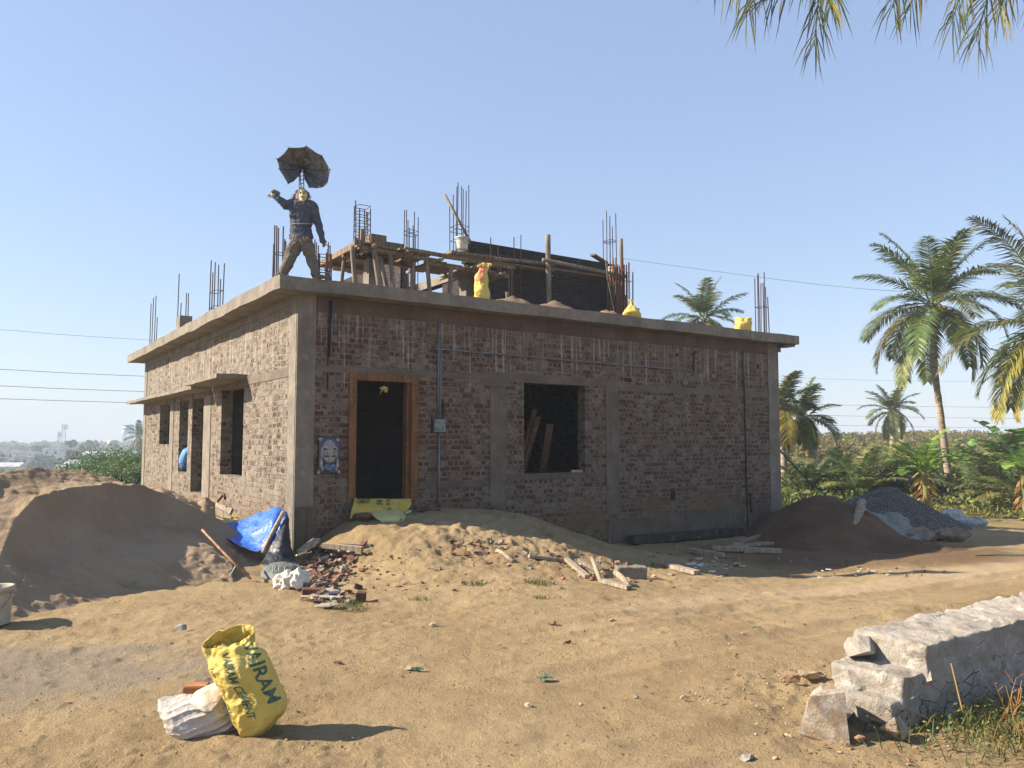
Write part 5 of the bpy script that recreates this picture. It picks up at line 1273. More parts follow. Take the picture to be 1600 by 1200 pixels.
for (x, y, w, d_, mi, lab) in ((566, 806, -.42, (.30, .13, .12), 3, 'dark dusty stone left of the pale sack below the door'), (672, 797, -.25, (.34, .16, .12), 3, 'dark red brick lump at the conduit foot')):
    p = Pd(x, y, w); mb = MB(); mb.rock((0, 0, 0), d_, 55, 3, .2, Matrix.Rotation(.4, 3, 'Z')); o = mb.build('rough_stone', M_bricks[mi], None, True); o.location = p; tag(o, lab, 'stone')
MBs = MB(); MBs.cell((1.016, -.05, .70), (2.03, .10, .775)); MBs.build('door_sill', plain('dusty sill', (.5, .42, .32), .9), house)
# open timber frames stored inside the window room, and the person in the side room
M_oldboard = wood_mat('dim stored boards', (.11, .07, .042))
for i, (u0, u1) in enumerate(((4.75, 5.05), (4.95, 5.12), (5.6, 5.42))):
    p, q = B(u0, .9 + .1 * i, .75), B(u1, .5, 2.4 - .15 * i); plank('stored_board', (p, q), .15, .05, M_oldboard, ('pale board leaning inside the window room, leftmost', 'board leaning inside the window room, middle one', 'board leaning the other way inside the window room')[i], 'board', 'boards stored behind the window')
plank('window_scrap', (B(5.62, .08, 1.165), B(5.88, .06, 1.165)), .08, .05, M_pale_wood, 'short wooden offcut lying on the right end of the window sill', 'offcut')
pc = B(.10, 8.12, .70)
pe = empty('person', pc, BROT, label='person in light blue shirt and jeans sitting on the sill of a side opening', cat='person')
M_shirt = plain('light blue shirt', (.13, .30, .60), .85, .25, 6, .6, .01, 18); M_jean = plain('blue jeans', (.06, .11, .22), .9, .3, 8); M_skin = plain('brown skin', (.18, .09, .05), .6, .15, 8)
mb = MB()
for s_ in (-1, 1):
    mb.tube(smooth_path([(.0, s_ * .09, .44), (.25, s_ * .11, .47), (.46, s_ * .12, .44), (.50, s_ * .12, .38), (.50, s_ * .12, .06)], 4), [.09] * 4 + [.08] * 4 + [.06] * 4 + [.045] * 5, 10); mb.ball((.56, s_ * .12, .03), (.12, .045, .035))
mb.ball((.0, 0, .46), (.13, .17, .11)); mb.tube(smooth_path([(.0, 0, .46), (-.02, 0, .62), (.06, 0, .80), (.14, 0, .92)], 4), [(.15, .12)] * 4 + [(.17, .12)] * 5 + [(.13, .08)] * 4, 12, True, (0, 1, 0))
mb.ball((.26, 0, 1.06), (.09, .075, .11)); mb.tube([(.14, 0, .92), (.24, 0, 1.02)], .05, 8); mb.ball((.345, 0, 1.045), (.018, .015, .02))
for s_ in (-1, 1):
    mb.tube(smooth_path([(.12, s_ * .17, .88), (.22, s_ * .21, .66), (.42, s_ * .14, .58)], 4), [.05] * 3 + [.042] * 3 + [.03] * 3, 8)
    mb.ball((.46, s_ * .13, .57), (.04, .035, .02))
    for k in range(4): mb.tube([(.48, s_ * (.115 + .012 * k), .575), (.53 + .006 * (k % 2), s_ * (.112 + .014 * k), .565), (.55, s_ * (.112 + .014 * k), .54)], [.009, .008, .006], 6)
    mb.tube([(.45, s_ * .10, .575), (.48, s_ * .08, .565)], [.01, .008], 6)
bodym = fuse(mb, .012, 3, .004, 12, 2); bodym.name = 'body'; bodym.materials.clear(); bodym.materials.append(M_skin); bd = obj('body', bodym, pe)
for nm, mt, test in (('shirt', M_shirt, lambda c: (.50 < c.z < .95 and c.x < .36)), ('jeans', M_jean, lambda c: c.z < .53 and c.z > .08 and (c.x < .44 or c.z < .5))):
    me = bodym.copy(); me.name = nm; bm = bmesh.new(); bm.from_mesh(me); bmesh.ops.delete(bm, geom=[f for f in bm.faces if not test(f.calc_center_median())], context='FACES')
    bm.normal_update()
    for v in bm.verts: v.co += v.normal * .012
    bm.to_mesh(me); bm.free(); me.materials.clear(); me.materials.append(mt); obj(nm, me, pe)
mb = MB(); mb.ball((.245, 0, 1.09), (.098, .085, .10), 8); obj('hair', fuse(mb, .014, 2, .008, 20), pe).data.materials.append(M_black)
# bucket at the left edge
g = gat(3, 976); bucket((g.x - .09, g.y, g.z), .36, .18, M_bucket2, 'dirty grey green bucket standing at the left edge by the sand heap', None, (.0, -.05, .3))

# ---------------------------------------------------------------- grey sheet, lumps and debris by the gravel
gY = 17.6
o = cloth('grey_plastic_sheet', [[T(1314, 797, 17.9), T(1330, 798, 17.6), T(1346, 790, 17.8), T(1362, 800, 18.3), T(1400, 800, 19), T(1420, 812, 19)],
                                 [T(1318, 801, 17.3), T(1332, 808, 17.1), T(1345, 802, 17.2), T(1362, 816, 17.6), T(1392, 818, 18.2), T(1425, 826, 18.5)],
                                 [T(1328, 812, 16.9), T(1337, 820, 16.8), T(1350, 824, 16.8), T(1368, 830, 16.9), T(1395, 830, 17.4), T(1434, 838, 17.8)],
                                 [T(1336, 824, 16.6), T(1346, 832, 16.5), T(1358, 836, 16.5), T(1378, 838, 16.7), T(1405, 840, 17.0), T(1440, 846, 17.2)]], 70, 110, M_gtarp, .07, 2.2, 51)
tag(o, 'dirty grey plastic sheet spread between the red earth heap and the gravel', 'plastic sheet')
o = cloth('grey_plastic_sheet', [[T(1418, 838, 17.0), T(1432, 832, 17.2), T(1444, 838, 17.2)], [T(1420, 846, 16.6), T(1434, 848, 16.5), T(1442, 846, 16.7)], [T(1440, 858, 16.0), T(1452, 862, 15.9), T(1470, 866, 15.9)]], 34, 30, M_gtarp, .06, 3, 57); tag(o, 'trailing end of grey sheet in front of the stone lumps', 'plastic sheet')
pole('forked_branch', [T(1332, 826, 16.6), T(1341, 806, 16.9), T(1347, 784, 17.4)], .09, M_grey_wood, 'thick forked branch standing in the grey sheet', 'branch')
R_ = random.Random(12)
ORD = 'first second third fourth fifth sixth seventh eighth ninth tenth eleventh twelfth thirteenth fourteenth fifteenth sixteenth seventeenth eighteenth nineteenth twentieth'.split()
for i in range(16):
    x = 1372 + i * 8.2 + R_.uniform(-3, 3); y = np.interp(x, [1372, 1420, 1500], [812, 822, 828]) + R_.uniform(-3, 5); g = gat(x, y + 17)
    s_ = R_.uniform(.26, .5); mb = MB(); mb.shard((0, 0, s_ * .3), (s_ * 1.5, s_, s_ * .8), 300 + i, None, 14, .06); o = mb.build('cement_lump', plain('hard cement lump %d' % i, [(.30, .26, .22), (.24, .19, .15), (.36, .33, .29), (.21, .155, .115)][i % 4], .95), None); o.location = g
    tag(o, 'hardened cement lump %s from the left in the row below the gravel' % ORD[i], 'lump', 'cement lumps at the gravel foot')
g = gat(1487, 822); mb = MB(); mb.ball((0, 0, .22), (.34, .28, .26)); mb.ball((.5, -.2, .1), (.4, .3, .14)); o = fobj('plastic_bag', mb, plain('cloudy plastic', (.40, .42, .42), .35, .3, 8), None, Vector((0, 0, 0)), voxel=.04, smooth=2, noise=.05, nf=5, extra=lambda c_, n_: crumple(c_, n_, .05, 4)); o.location = g; tag(o, 'cloudy grey plastic bag at the right end of the cement lumps', 'plastic bag')
R_ = random.Random(13); mb = MB()
for i in range(46):
    x, y = R_.choice([(R_.gauss(1110, 26), R_.gauss(887, 5)), (R_.gauss(1090, 40), R_.gauss(880, 8)), (R_.gauss(1330, 40), R_.gauss(896, 4)), (R_.gauss(1395, 12), R_.gauss(842, 3))]); g = gat(x, y); s_ = R_.uniform(.04, .13)
    mb.rock((g.x, g.y, g.z + .02), (s_ * 1.5, s_, s_ * .3), i, 1, .3, Matrix.Rotation(R_.uniform(0, 3), 3, 'Z') @ Matrix.Rotation(R_.uniform(-.4, .4), 3, 'X'))
tag(mb.build('litter', plain('pale litter', (.52, .52, .48), .8), None), 'pale plaster chips and litter along the shadow edge', None, None, 'stuff')

# ---------------------------------------------------------------- rough stone wall at lower right
M_rwall = concrete_mat('lime plastered rubble', (.25, .225, .19), .4)
q = NT('lime and quartz masonry'); tc_ = q.tc()
a_ = q.mix(q.rng(q.noise(2.4, 6, .65), .32, .68), (.30, .265, .22), (.46, .425, .37)); a_ = q.mix(q.math('MULTIPLY', q.rng(q.noise(8, 6, .75, q.vec(tc_, (1, 1, 1), (4, 1, 7))), .53, .66), .75), a_, (.58, .55, .50))
a_ = q.mix(q.math('MULTIPLY', q.rng(q.noise(6, 6, .75, q.vec(tc_, (1, 1, 1), (1, 8, 2))), .56, .7), .7), a_, (.10, .085, .07))
cr_ = q.rng(q.vor(5.5, q.vec(tc_, (1, 1, 1.5)), feat='DISTANCE_TO_EDGE'), .0, .035, 1, 0); cr_ = q.math('MULTIPLY', cr_, q.rng(q.noise(2.2, 3, .6), .56, .68)); a_ = q.mix(q.math('MULTIPLY', cr_, .6), a_, (.07, .06, .05))
q.col(a_).rough(.93); q.nrm(q.bump(q.math('SUBTRACT', q.math('ADD', q.noise(16, 8, .78), q.math('MULTIPLY', q.noise(90, 4, .7), .5)), cr_), 1.0, .030)); M_rwall = q.mat
M_quartz = NT('white quartz rock'); q = M_quartz
a_ = q.mix(q.rng(q.noise(9, 6, .7), .38, .66), (.30, .22, .14), (.50, .46, .40)); a_ = q.mix(q.math('MULTIPLY', q.rng(q.noise(28, 6, .75), .55, .72), .6), a_, (.20, .17, .15))
q.col(a_).rough(.85); q.nrm(q.bump(q.noise(16, 8, .78), 1.0, .04)); M_quartz = q.mat
gz0 = G(2.6, 5.1)
def Wl(s_, t, z): p = Vector((2.52, 5.03, 0)) + d1 * s_ + d2 * t; return Vector((p.x, p.y, gz0 + z))
sw = empty('rubble_stone_wall', Wl(0, .25, 0), BROT, label='low rough whitish rubble stone wall broken off at its left end', cat='wall')
base = Wl(0, .25, 0); iv = Matrix.Rotation(-BROT, 3, 'Z')
def blockmesh(name, boxes, vox, amp, nf, mat, seed=1, sm=4, parent=None):
    mb = MB()
    for c_, d_, rz in boxes: mb.box(c_, d_, Matrix.Rotation(rz, 3, 'Z'))
    me = fuse(mb, vox, sm, amp, nf, seed, extra=lambda c_, n_: c_ + n_ * (amp * 1.6 * fbm3(c_, nf * .35, 2, seed + 4))[:, None]); me.name = name; me.materials.clear(); me.materials.append(mat); return obj(name, me, parent)
blockmesh('plastered_wall_body', [((3.05, 0, .15), (5.9, .50, .60), 0), ((.28, .02, .02), (.9, .46, .52), .05), ((-.05, .02, -.04), (.5, .44, .38), .1)], .011, .016, 9, M_rwall, 5, 3, sw)
def stone_mesh(name, lst, mat, parent=None):
    mb = MB()
    for (c_, d_, sd_, rz) in lst: mb.shard(c_, d_, sd_, Matrix.Rotation(rz, 3, 'Z'), 15, .035)
    return mb.build(name, mat, parent)
for c_, d_, sd_, rz, mt in [((-.06, .10, .20), (.42, .34, .22), 11, .3, M_rwall), ((.20, -.14, .20), (.36, .30, .30), 12, .2, M_quartz), ((.12, -.04, .08), (.14, .14, .17), 13, .5, M_rwall), ((.02, -.12, .02), (.55, .30, .24), 14, .2, M_rwall), ((-.34, .13, .06), (.32, .28, .24), 15, .1, M_rwall),
                            ((.02, .15, .36), (.30, .24, .16), 16, .4, M_rwall), ((-.2, -.08, .0), (.3, .26, .2), 17, .9, M_quartz), ((.34, -.2, -.02), (.3, .22, .22), 18, .2, M_rwall)]:
    stone_mesh('wall_stone', [(c_, d_, sd_, rz)], mt, sw)
g = gat(1315, 1160)
ob = stone_mesh('boulder', [((0, .02, .10), (.56, .44, .36), 21, .3)], M_quartz); ob.location = (g.x + .02, g.y + .12, g.z - .02); tag(ob, 'white and ochre boulder lying before the broken end of the stone wall', 'boulder')
for (x, y, s_, lab) in ((1402, 1150, .15, 'white angular stone at the near foot of the stone wall'), (1345, 1160, .06, 'brown pebble right of the boulder foot')):
    g = gat(x, y); mb = MB(); mb.shard((0, 0, s_ * .3), (s_ * 1.5, s_ * 1.1, s_ * .9), int(x), None, 13, .04); o = mb.build('stone', M_quartz if s_ > .1 else M_stone[1]); o.location = g; tag(o, lab, 'stone', 'loose stones by the rubble wall')
# ---------------------------------------------------------------- vegetation
def leaf_mat(name, c, trans=.35, rough=.55, var=.35):
    m = NT(name); at_ = m.n('Attribute'); at_.attribute_name = 'tint'
    a = m.mix(m.rng(m.noise(3, 3, .6), .3, .7), tuple(q * (1 - var) for q in c), tuple(min(1, q * (1 + var)) for q in c))
    a = m.mix(1.0, a, at_.outputs['Color'], 'MULTIPLY')
    m.col(a).rough(rough); m.b.inputs['Specular IOR Level'].default_value = .35
    tr = m.n('BsdfTranslucent'); m.l(a, tr.inputs['Color']); mx = m.n('MixShader'); mx.inputs[0].default_value = trans
    out = [x for x in m.t.nodes if x.type == 'OUTPUT_MATERIAL'][0]
    m.l(m.b.outputs[0], mx.inputs[1]); m.l(tr.outputs[0], mx.inputs[2]); m.l(mx.outputs[0], out.inputs['Surface'])
    return m.mat
M_palm = leaf_mat('palm leaf', (.088, .118, .046), .28, .45)
M_ban = leaf_mat('banana leaf', (.15, .25, .05), .45, .45)
M_bush = leaf_mat('bush leaf', (.075, .105, .038), .3, .6)
M_trunk = plain('coconut trunk', (.33, .27, .21), .95, .4, 3, 1, .03, 9, stretch=(1, 1, 5))
M_bark = plain('bark', (.16, .12, .085), .95, .4, 5)
M_dry = leaf_mat('dry stalks', (.36, .26, .12), .2, .8)
M_nut = plain('coconuts', (.30, .20, .07), .6, .4, 8)
def frond(mb, base, az, el, length, droop, leaflen, n, rnd, col, old=0.0, wid=.028, gaps=.0, side_droop=.5):
    pts = []; p = Vector(base); K = 14; st = length / K; a = az
    for i in range(K + 1):
        pts.append(p.copy()); s_ = i / K; e_ = el - droop * s_ ** 1.35
        a += rnd.uniform(-.02, .02)
        p = p + Vector((math.cos(e_) * math.cos(a), math.cos(e_) * math.sin(a), math.sin(e_))) * st
    mb.cur = tuple(lerp(c_, o_, .6) for c_, o_ in zip((1.6, 1.5, 1.2), (2.2, 1.6, .8)))
    mb.tube(pts[::2] + ([pts[-1]] if K % 2 else []), [lerp(.035, .006, i / 7) * min(1, length / 2.5 + .2) for i in range(8)][:len(pts[::2])], 4, False)
    up0 = Vector((0, 0, 1))
    for i in range(n):
        s_ = .13 + .87 * (i + rnd.random() * .6) / n; x = s_ * K; k = min(int(x), K - 1); b_ = lerp(pts[k], pts[k + 1], x - k); t = (pts[k + 1] - pts[k]).normalized()
        sd = t.cross(up0); sd = sd.normalized() if sd.length > .05 else Vector((math.sin(a), -math.cos(a), 0)); upn = sd.cross(t)
        ll = leaflen * (math.sin(math.pi * min(1, .16 + .80 * s_)) ** .6) * rnd.uniform(.82, 1.1)
        for q in (-1, 1):
            if rnd.random() < gaps: continue
            d_ = (sd * q * .85 + t * (.45 + .35 * s_) + upn * rnd.uniform(.05, .35) * (1 - old)).normalized()
            g_ = side_droop * rnd.uniform(.7, 1.3)
            p1 = b_ + d_ * ll * .45 - Vector((0, 0, g_ * ll * .12)); d2_ = (d_ - Vector((0, 0, g_ * 1.1))).normalized(); p2 = p1 + d2_ * ll * .55
            wn = d_.cross(upn + sd * q * rnd.uniform(-.5, .5)); wn = wn.normalized() * wid * rnd.uniform(.8, 1.2)
            f_ = rnd.uniform(.75, 1.3); y = 1 if rnd.random() < .12 + old * .3 else 0
            mb.cur = (col[0] * f_ * (1.5 if y else 1), col[1] * f_ * (1.12 if y else 1), col[2] * f_ * (.8 if y else 1))
            mb.add([b_ - wn * .5, b_ + wn * .5, p1 + wn, p1 - wn, p2], [(0, 1, 2, 3), (3, 2, 4)])
    mb.cur = (1, 1, 1)
def palm(name, base, top, trunk_r, flen, nf, seed, label, group, mids=(), leaf=.75, nleaf=58, nuts=True, wid=.028, el_range=(-.95, 1.45), old_bias=0.0, azs=None, cat='palm tree'):
    rnd = random.Random(seed); base = Vector(base); top = Vector(top)
    e = empty(name, base, 0, label=label, cat=cat, group=group)
    P = smooth_path([Vector((0, 0, -.1))] + [Vector(m) - base for m in mids] + [top - base], 8); n = len(P)
    mb = MB()
    if trunk_r:
        rr_ = [trunk_r * (1.45 - .75 * min(1, (i / n) * 6) ** .5 if i / n < .16 else .78 - .12 * i / n) * (1 + .05 * math.sin(i * 2.4)) for i in range(n)]
        rr_[0] = trunk_r * 1.5; mb.tube(P, rr_, 12); mb.build('trunk', M_trunk, e, True)
    mb = MB(); T_ = top - base
    for i in range(nf):
        f = i / (nf - 1); az = azs[i] if azs else i * 2.399 + rnd.uniform(-.25, .25)
        el = lerp(el_range[1], el_range[0], f ** 1.05) + rnd.uniform(-.12, .12); old = max(0, (f - .72) / .28) * .9 + old_bias * f
        col = (lerp(1.0, 1.75, old) * rnd.uniform(.8, 1.15), lerp(1.0, 1.55, old) * rnd.uniform(.85, 1.15), lerp(1.0, .9, old))
        if rnd.random() < .25: col = (col[0] * 1.5, col[1] * 1.3, col[2])
        frond(mb, T_ + Vector((math.cos(az), math.sin(az), 0)) * trunk_r * .8 + Vector((0, 0, rnd.uniform(-.15, .15))), az, el, flen * rnd.uniform(.85, 1.12), (lerp(.6, 1.25, min(1, f * 1.6)) + rnd.uniform(-.15, .25)) * (1 - .35 * old), leaf, nleaf, rnd, col, min(1, old), wid)
    mb.build('crown', M_palm, e)
    if nuts:
        mb = MB()
        for i in range(13):
            a = rnd.uniform(0, 6.28); r_ = rnd.uniform(.15, .42); mb.ball(T_ + Vector((math.cos(a) * r_, math.sin(a) * r_, -.25 - rnd.random() * .5)), (.11, .11, .14), 6)
        mb.build('coconut_bunch', M_nut, e, True)
    return e
gp_ = gat(1489, 793); Yp = gp_.y
palm('coconut_palm', gp_, at(1458, 474, Yp), .185, 3.7, 28, 4, 'tall coconut palm with a curved pale trunk right of the gravel heap', 'coconut palms', [at(1480, 730, Yp), at(1470, 650, Yp), at(1460, 570, Yp)], .95, 66)
Y2 = Yp * .80; palm('coconut_palm', off(at(1712, 690, Y2), dz=-2.9), at(1656, 500, Y2), .2, 4.0, 30, 9, 'yellowing coconut palm cut by the right picture edge', 'coconut palms', [at(1690, 640, Y2)], 1.05, 66, old_bias=.12)
Y3 = 62; palm('coconut_palm', off(at(1394, 735, Y3), dz=-1), at(1395, 640, Y3), .2, 2.5, 22, 14, 'small distant coconut palm against the sky left of the tall curved trunk', 'coconut palms', [], .7, 40, wid=.035)
Y4 = 40; palm('coconut_palm', G_pt(1279, 760, Y4) if False else off(at(1280, 768, Y4)), at(1254, 652, Y4), .2, 2.1, 18, 19, 'leaning coconut palm close behind the right house corner', 'coconut palms', [at(1270, 715, Y4)], .75, 46, wid=.03, old_bias=.15)
palm('coconut_palm', at(1226, 770, 38), at(1221, 634, 38), .19, 2.0, 17, 24, 'coconut palm half hidden by the right house corner', 'coconut palms', [at(1224, 700, 38)], .75, 46, wid=.03)
palm('coconut_palm', off(at(1100, 760, 46), dz=-.3), at(1100, 497, 46), .2, 2.4, 22, 34, 'coconut palm crown rising behind the roof slab', 'coconut palms', [at(1102, 620, 46)], .8, 46, wid=.03)
palm('coconut_palm', off(at(1660, 780, 30), dz=-.3), at(1618, 590, 30), .2, 1.9, 18, 44, 'small palm crown low at the right picture edge', 'coconut palms', [], .5, 36, wid=.025)
palm('coconut_palm', at(214, 745, 190), at(219, 682, 190), .25, 4.4, 20, 54, 'far coconut palm touching the left house edge beside the water tower', 'coconut palms', [], 1.2, 26, nuts=False, wid=.09)
# the palm overhead: its crown is above the picture, fronds hang into it
e = empty('coconut_palm', (7.0, 6.6, G(7.0, 6.6)), 0, label='overhead palm whose frond tips hang into the top right corner', cat='palm tree', group='coconut palms')
ot = at(1430, -470, 8.6); MB().tube([Vector(q) - Vector((7.0, 6.6, G(7, 6.6))) for q in smooth_path([(7.0, 6.6, -.2), (6.9, 6.9, 3), (6.0, 7.8, 6.6), tuple(ot)], 6)], [.28, .24] + [.2] * 17, 12).build('trunk', M_trunk, e, True)
mb = MB(); rnd = random.Random(71); cb = Vector(e.location)
def hang(px, py, tipx, tipy, seed, n=60, leaf=.75, col=(1, 1, 1), gaps=.1, Yt=6.9):
    """a frond from the crown that passes over (px, py) and ends at (tipx, tipy)"""
    r_ = random.Random(seed); P = smooth_path([ot, lerp(ot, at(px, py, lerp(8.6, Yt, .6)), .55) + Vector((0, 0, .45)), at(px, py, lerp(8.6, Yt, .7)), at(tipx, tipy, Yt)], 8)
    mb.cur = (1.9, 1.6, 1.0); mb.tube([p - cb for p in P], [lerp(.03, .004, i / len(P)) for i in range(len(P))], 4, False)
    K = len(P) - 1
    for i in range(n):
        s_ = .15 + .85 * (i + r_.random() * .6) / n; x = s_ * K; k = min(int(x), K - 1); b_ = lerp(P[k], P[k + 1], x - k) - cb; t = (P[k + 1] - P[k]).normalized()
        sd = t.cross(Vector((0, 1, .3))).normalized(); ll = leaf * (1 - .55 * s_ ** 3) * r_.uniform(.7, 1.1)
        for q in (-1, 1):
            if r_.random() < gaps: continue
            d_ = (sd * q * r_.uniform(.15, .5) + t * .85 + Vector((0, r_.uniform(-.3, .3), -.25))).normalized(); p1 = b_ + d_ * ll * .5; p2 = p1 + (d_ + Vector((r_.uniform(-.1, .1), 0, -.5))).normalized() * ll * .5
            wn = d_.cross(Vector((r_.uniform(-.6, .6), 1, 0))).normalized() * .0062; f_ = r_.uniform(.7, 1.3); y = r_.random() < .3
            mb.cur = tuple(c_ * f_ * k_ for c_, k_ in zip(col, (1.9, 1.4, .8) if y else (.9, .95, 1.1)))
            mb.add([b_ - wn * .5, b_ + wn * .5, p1 + wn, p1 - wn, p2], [(0, 1, 2, 3), (3, 2, 4)])
for k, a_ in enumerate(((1150, -210, 1160, -20), (1260, -230, 1165, 22), (1300, -200, 1272, 68), (1330, -160, 1200, -5), (1290, -150, 1300, 5), (1420, -200, 1395, 8), (1480, -210, 1420, 12), (1520, -160, 1488, 30), (1560, -160, 1525, 60), (1590, -150, 1560, 10), (1650, -160, 1625, 10), (1230, -190, 1120, -40))):
    hang(a_[0], a_[1] + 30, a_[2], a_[3] + 4, 300 + k, 60, 1.0, (2.2, 1.7, 1.0) if k in (0, 4, 7, 8, 9, 1) else (1.1, 1.0, 1.0), .12)
for k in range(14):
    az = k * 2.4; frond(mb, ot - cb, az, rnd.uniform(-.1, 1.2) if math.sin(az) > -.2 else rnd.uniform(.7, 1.3), 3.6, 1.1, .8, 50, rnd, (1, 1, 1))
mb.build('crown', M_palm, e)
# young palms without a trunk
R_ = random.Random(31)
yp = [((1262, 778), 34, 1.9, 'young palm fanning its fronds left of the red heap crest'), ((1300, 772), 37, 2.1, 'young palm second from the right house corner'), ((1345, 770), 33, 2.2, 'dark young palm behind the left slope of the gravel'), ((1388, 768), 34, 2.7, 'young palm above the top of the gravel heap'), ((1418, 776), 40, 1.9, 'young palm half hidden between gravel top and banana'),
      ((1552, 786), 33, 2.7, 'big feathery young palm right of the curved trunk'), ((1518, 782), 37, 2.0, 'young palm just right of the curved trunk'), ((1600, 800), 30, 2.2, 'young palm at the right picture edge'), ((1320, 768), 45, 2.1, 'young palm deeper in the plantation above the grey sheet'), ((1238, 772), 42, 1.8, 'young palm peeping past the house corner')]
for i, ((x, y), Y, L_, lab) in enumerate(yp):
    p = at(x, y, Y); p.z = G(p.x, p.y)
    palm('young_palm', p, p + Vector((0, 0, .35)), .07, L_ * 1.05, 15, 90 + i, lab, 'young palms in the plantation', [], .62 * L_ / 2, 46, False, .024, (.35, 1.5), .15, cat='young palm')
M_bstem = plain('banana stem', (.12, .13, .05), .7, .5, 6, c2=(.16, .10, .05))
def banana(p, h, n, seed, label):
    r_ = random.Random(seed); e = empty('banana_plant', p, 0, label=label, cat='banana plant', group='banana plants in the plantation')
    MB().tube(smooth_path([(0, 0, 0), (.03, 0, h * .3), (0, .03, h * .52)], 4), [.13] * 3 + [.1] * 3 + [.08] * 3, 9).build('stem', M_bstem, e, True)
    for i in range(n):
        mb = MB(); az = i * 2.3 + r_.uniform(-.3, .3); el = lerp(1.4, .35, i / n); L_ = h * r_.uniform(.5, .68); P = []; q = Vector((0, 0, h * .5)); K = 16; dr = r_.uniform(.7, 1.7)
        for k in range(K + 1):
            P.append(q.copy()); ee = el - dr * (k / K) ** 1.4; q = q + Vector((math.cos(ee) * math.cos(az), math.cos(ee) * math.sin(az), math.sin(ee))) * L_ / K
        f_ = r_.uniform(.75, 1.3); mb.cur = (1.3, 1.2, .8); mb.tube(P[::4], [.03, .022, .016, .01, .004], 5, False)
        for k in range(3, K):
            t = (P[k + 1] - P[k]).normalized(); sd = t.cross(Vector((0, 0, 1))).normalized(); up = sd.cross(t)
            w0 = .27 * h / 2.4 * math.sin(math.pi * ((k - 3) / (K - 3)) ** .8) ** .5; w1 = .27 * h / 2.4 * (max(0, math.sin(math.pi * ((k - 2) / (K - 3)) ** .8))) ** .5
            for s_ in (-1, 1):
                if r_.random() < .07: continue
                mb.cur = (f_ * r_.uniform(.9, 1.1), f_ * r_.uniform(.92, 1.08), f_); a_, b_ = w0 * r_.uniform(.85, 1), w1 * r_.uniform(.85, 1); dz = r_.uniform(-.15, .35)
                mb.add([P[k], P[k + 1] * .98 + P[k] * .02, P[k + 1] + sd * s_ * b_ + up * b_ * dz, P[k] + sd * s_ * a_ + up * a_ * dz], [(0, 1, 2, 3)])
        mb.build('leaf', M_ban, e)
    mb = MB()
    for k in range(40):
        a = r_.uniform(0, 6.28); z = h * r_.uniform(.12, .52); q = Vector((math.cos(a) * .1, math.sin(a) * .1, z)); mb.cur = (1, .8, .6) if k % 3 else (.6, .7, .3)
        mb.leaf(q, q + Vector((math.cos(a) * r_.uniform(.1, .5), math.sin(a) * r_.uniform(.1, .5), -r_.uniform(.2, .6))), .05, (r_.gauss(0, 1), r_.gauss(0, 1), .3))
    mb.build('dead_leaves', M_dry, e)
for i, ((x, y), Y, h, lab) in enumerate((((1446, 785), 27, 3.0, 'banana plant with broad pale leaves left of the curved palm trunk'), ((1578, 770), 33, 3.9, 'banana plant standing tallest near the right picture edge'), ((1436, 780), 33, 2.4, 'shaded banana plant behind the pale leaved one'), ((1600, 775), 29, 3.1, 'banana plant cut by the right picture edge'), ((1502, 775), 40, 3.2, 'banana plant deeper behind the curved trunk'), ((1560, 775), 42, 3.2, 'banana plant far back right of the curved trunk'))):
    p = at(x, y, Y); p.z = G(p.x, p.y); banana(p, h, 10, 60 + i, lab)
def leafcloud(name, P, size, mat, tint, seed=1, up=.3, asp=.45, parent=None):
    rs = np.random.RandomState(seed); n = len(P); size = np.broadcast_to(size, (n,))
    d = rs.normal(size=(n, 3)); d[:, 2] = d[:, 2] * .7 + up; d /= np.linalg.norm(d, axis=1)[:, None]; s = np.cross(d, rs.normal(size=(n, 3))); s /= np.linalg.norm(s, axis=1)[:, None]
    L_ = d * size[:, None]; W_ = s * size[:, None] * asp
    V = np.stack([P - L_ * .5, P + W_ * .5, P + L_ * .5, P - W_ * .5], 1).reshape(-1, 3); F = np.arange(4 * n).reshape(n, 4)
    return obj(name, npmesh(name, V, F, mat, False, np.repeat(tint, 4, 0)), parent)
def G_arr(x, y): return gh(x, y)
# the scrub plantation on the rise: a mass of leafy bushes
rs = np.random.RandomState(5)
nb = 5200; az = np.radians(rs.uniform(14.5, 36.5, nb)); Yb = 46 + 92 * rs.rand(nb) ** .9; xb = Yb * np.tan(az)
hb = 1.5 + .7 * fbm2(xb * .05, Yb * .05, 2, 9) + rs.uniform(-.3, .5, nb); nl = 26
P = np.repeat(np.stack([xb, Yb, G_arr(xb, Yb)], 1), nl, 0); h_ = np.repeat(hb, nl); t = rs.rand(nb * nl) ** .6; rad = .75 * np.sqrt(np.clip(1.15 - t * t, 0, 1)); a = rs.uniform(0, 6.28, nb * nl); r_ = rad * np.sqrt(rs.rand(nb * nl))
P = P + np.stack([r_ * np.cos(a), r_ * np.sin(a), t * h_ + .1], 1)
base_t = np.array([[1.15, 1.0, .8]]) * (1 + .22 * rs.normal(size=(nb, 1))); brown = (fbm2(xb * .06, Yb * .06, 3, 77) + .25 * rs.normal(size=nb)) > .32; base_t[brown] = [2.1, 1.15, .9]
yel = rs.rand(nb) < .25; base_t[yel] *= [1.5, 1.3, .9]
tint = np.clip(np.repeat(base_t, nl, 0) * rs.uniform(.7, 1.35, (nb * nl, 1)), .1, 3)
tag(leafcloud('plantation_scrub', P, rs.uniform(.22, .5, len(P)), M_bush, tint, 6), 'yellow green scrub covering the rise behind the palms', kind='stuff')
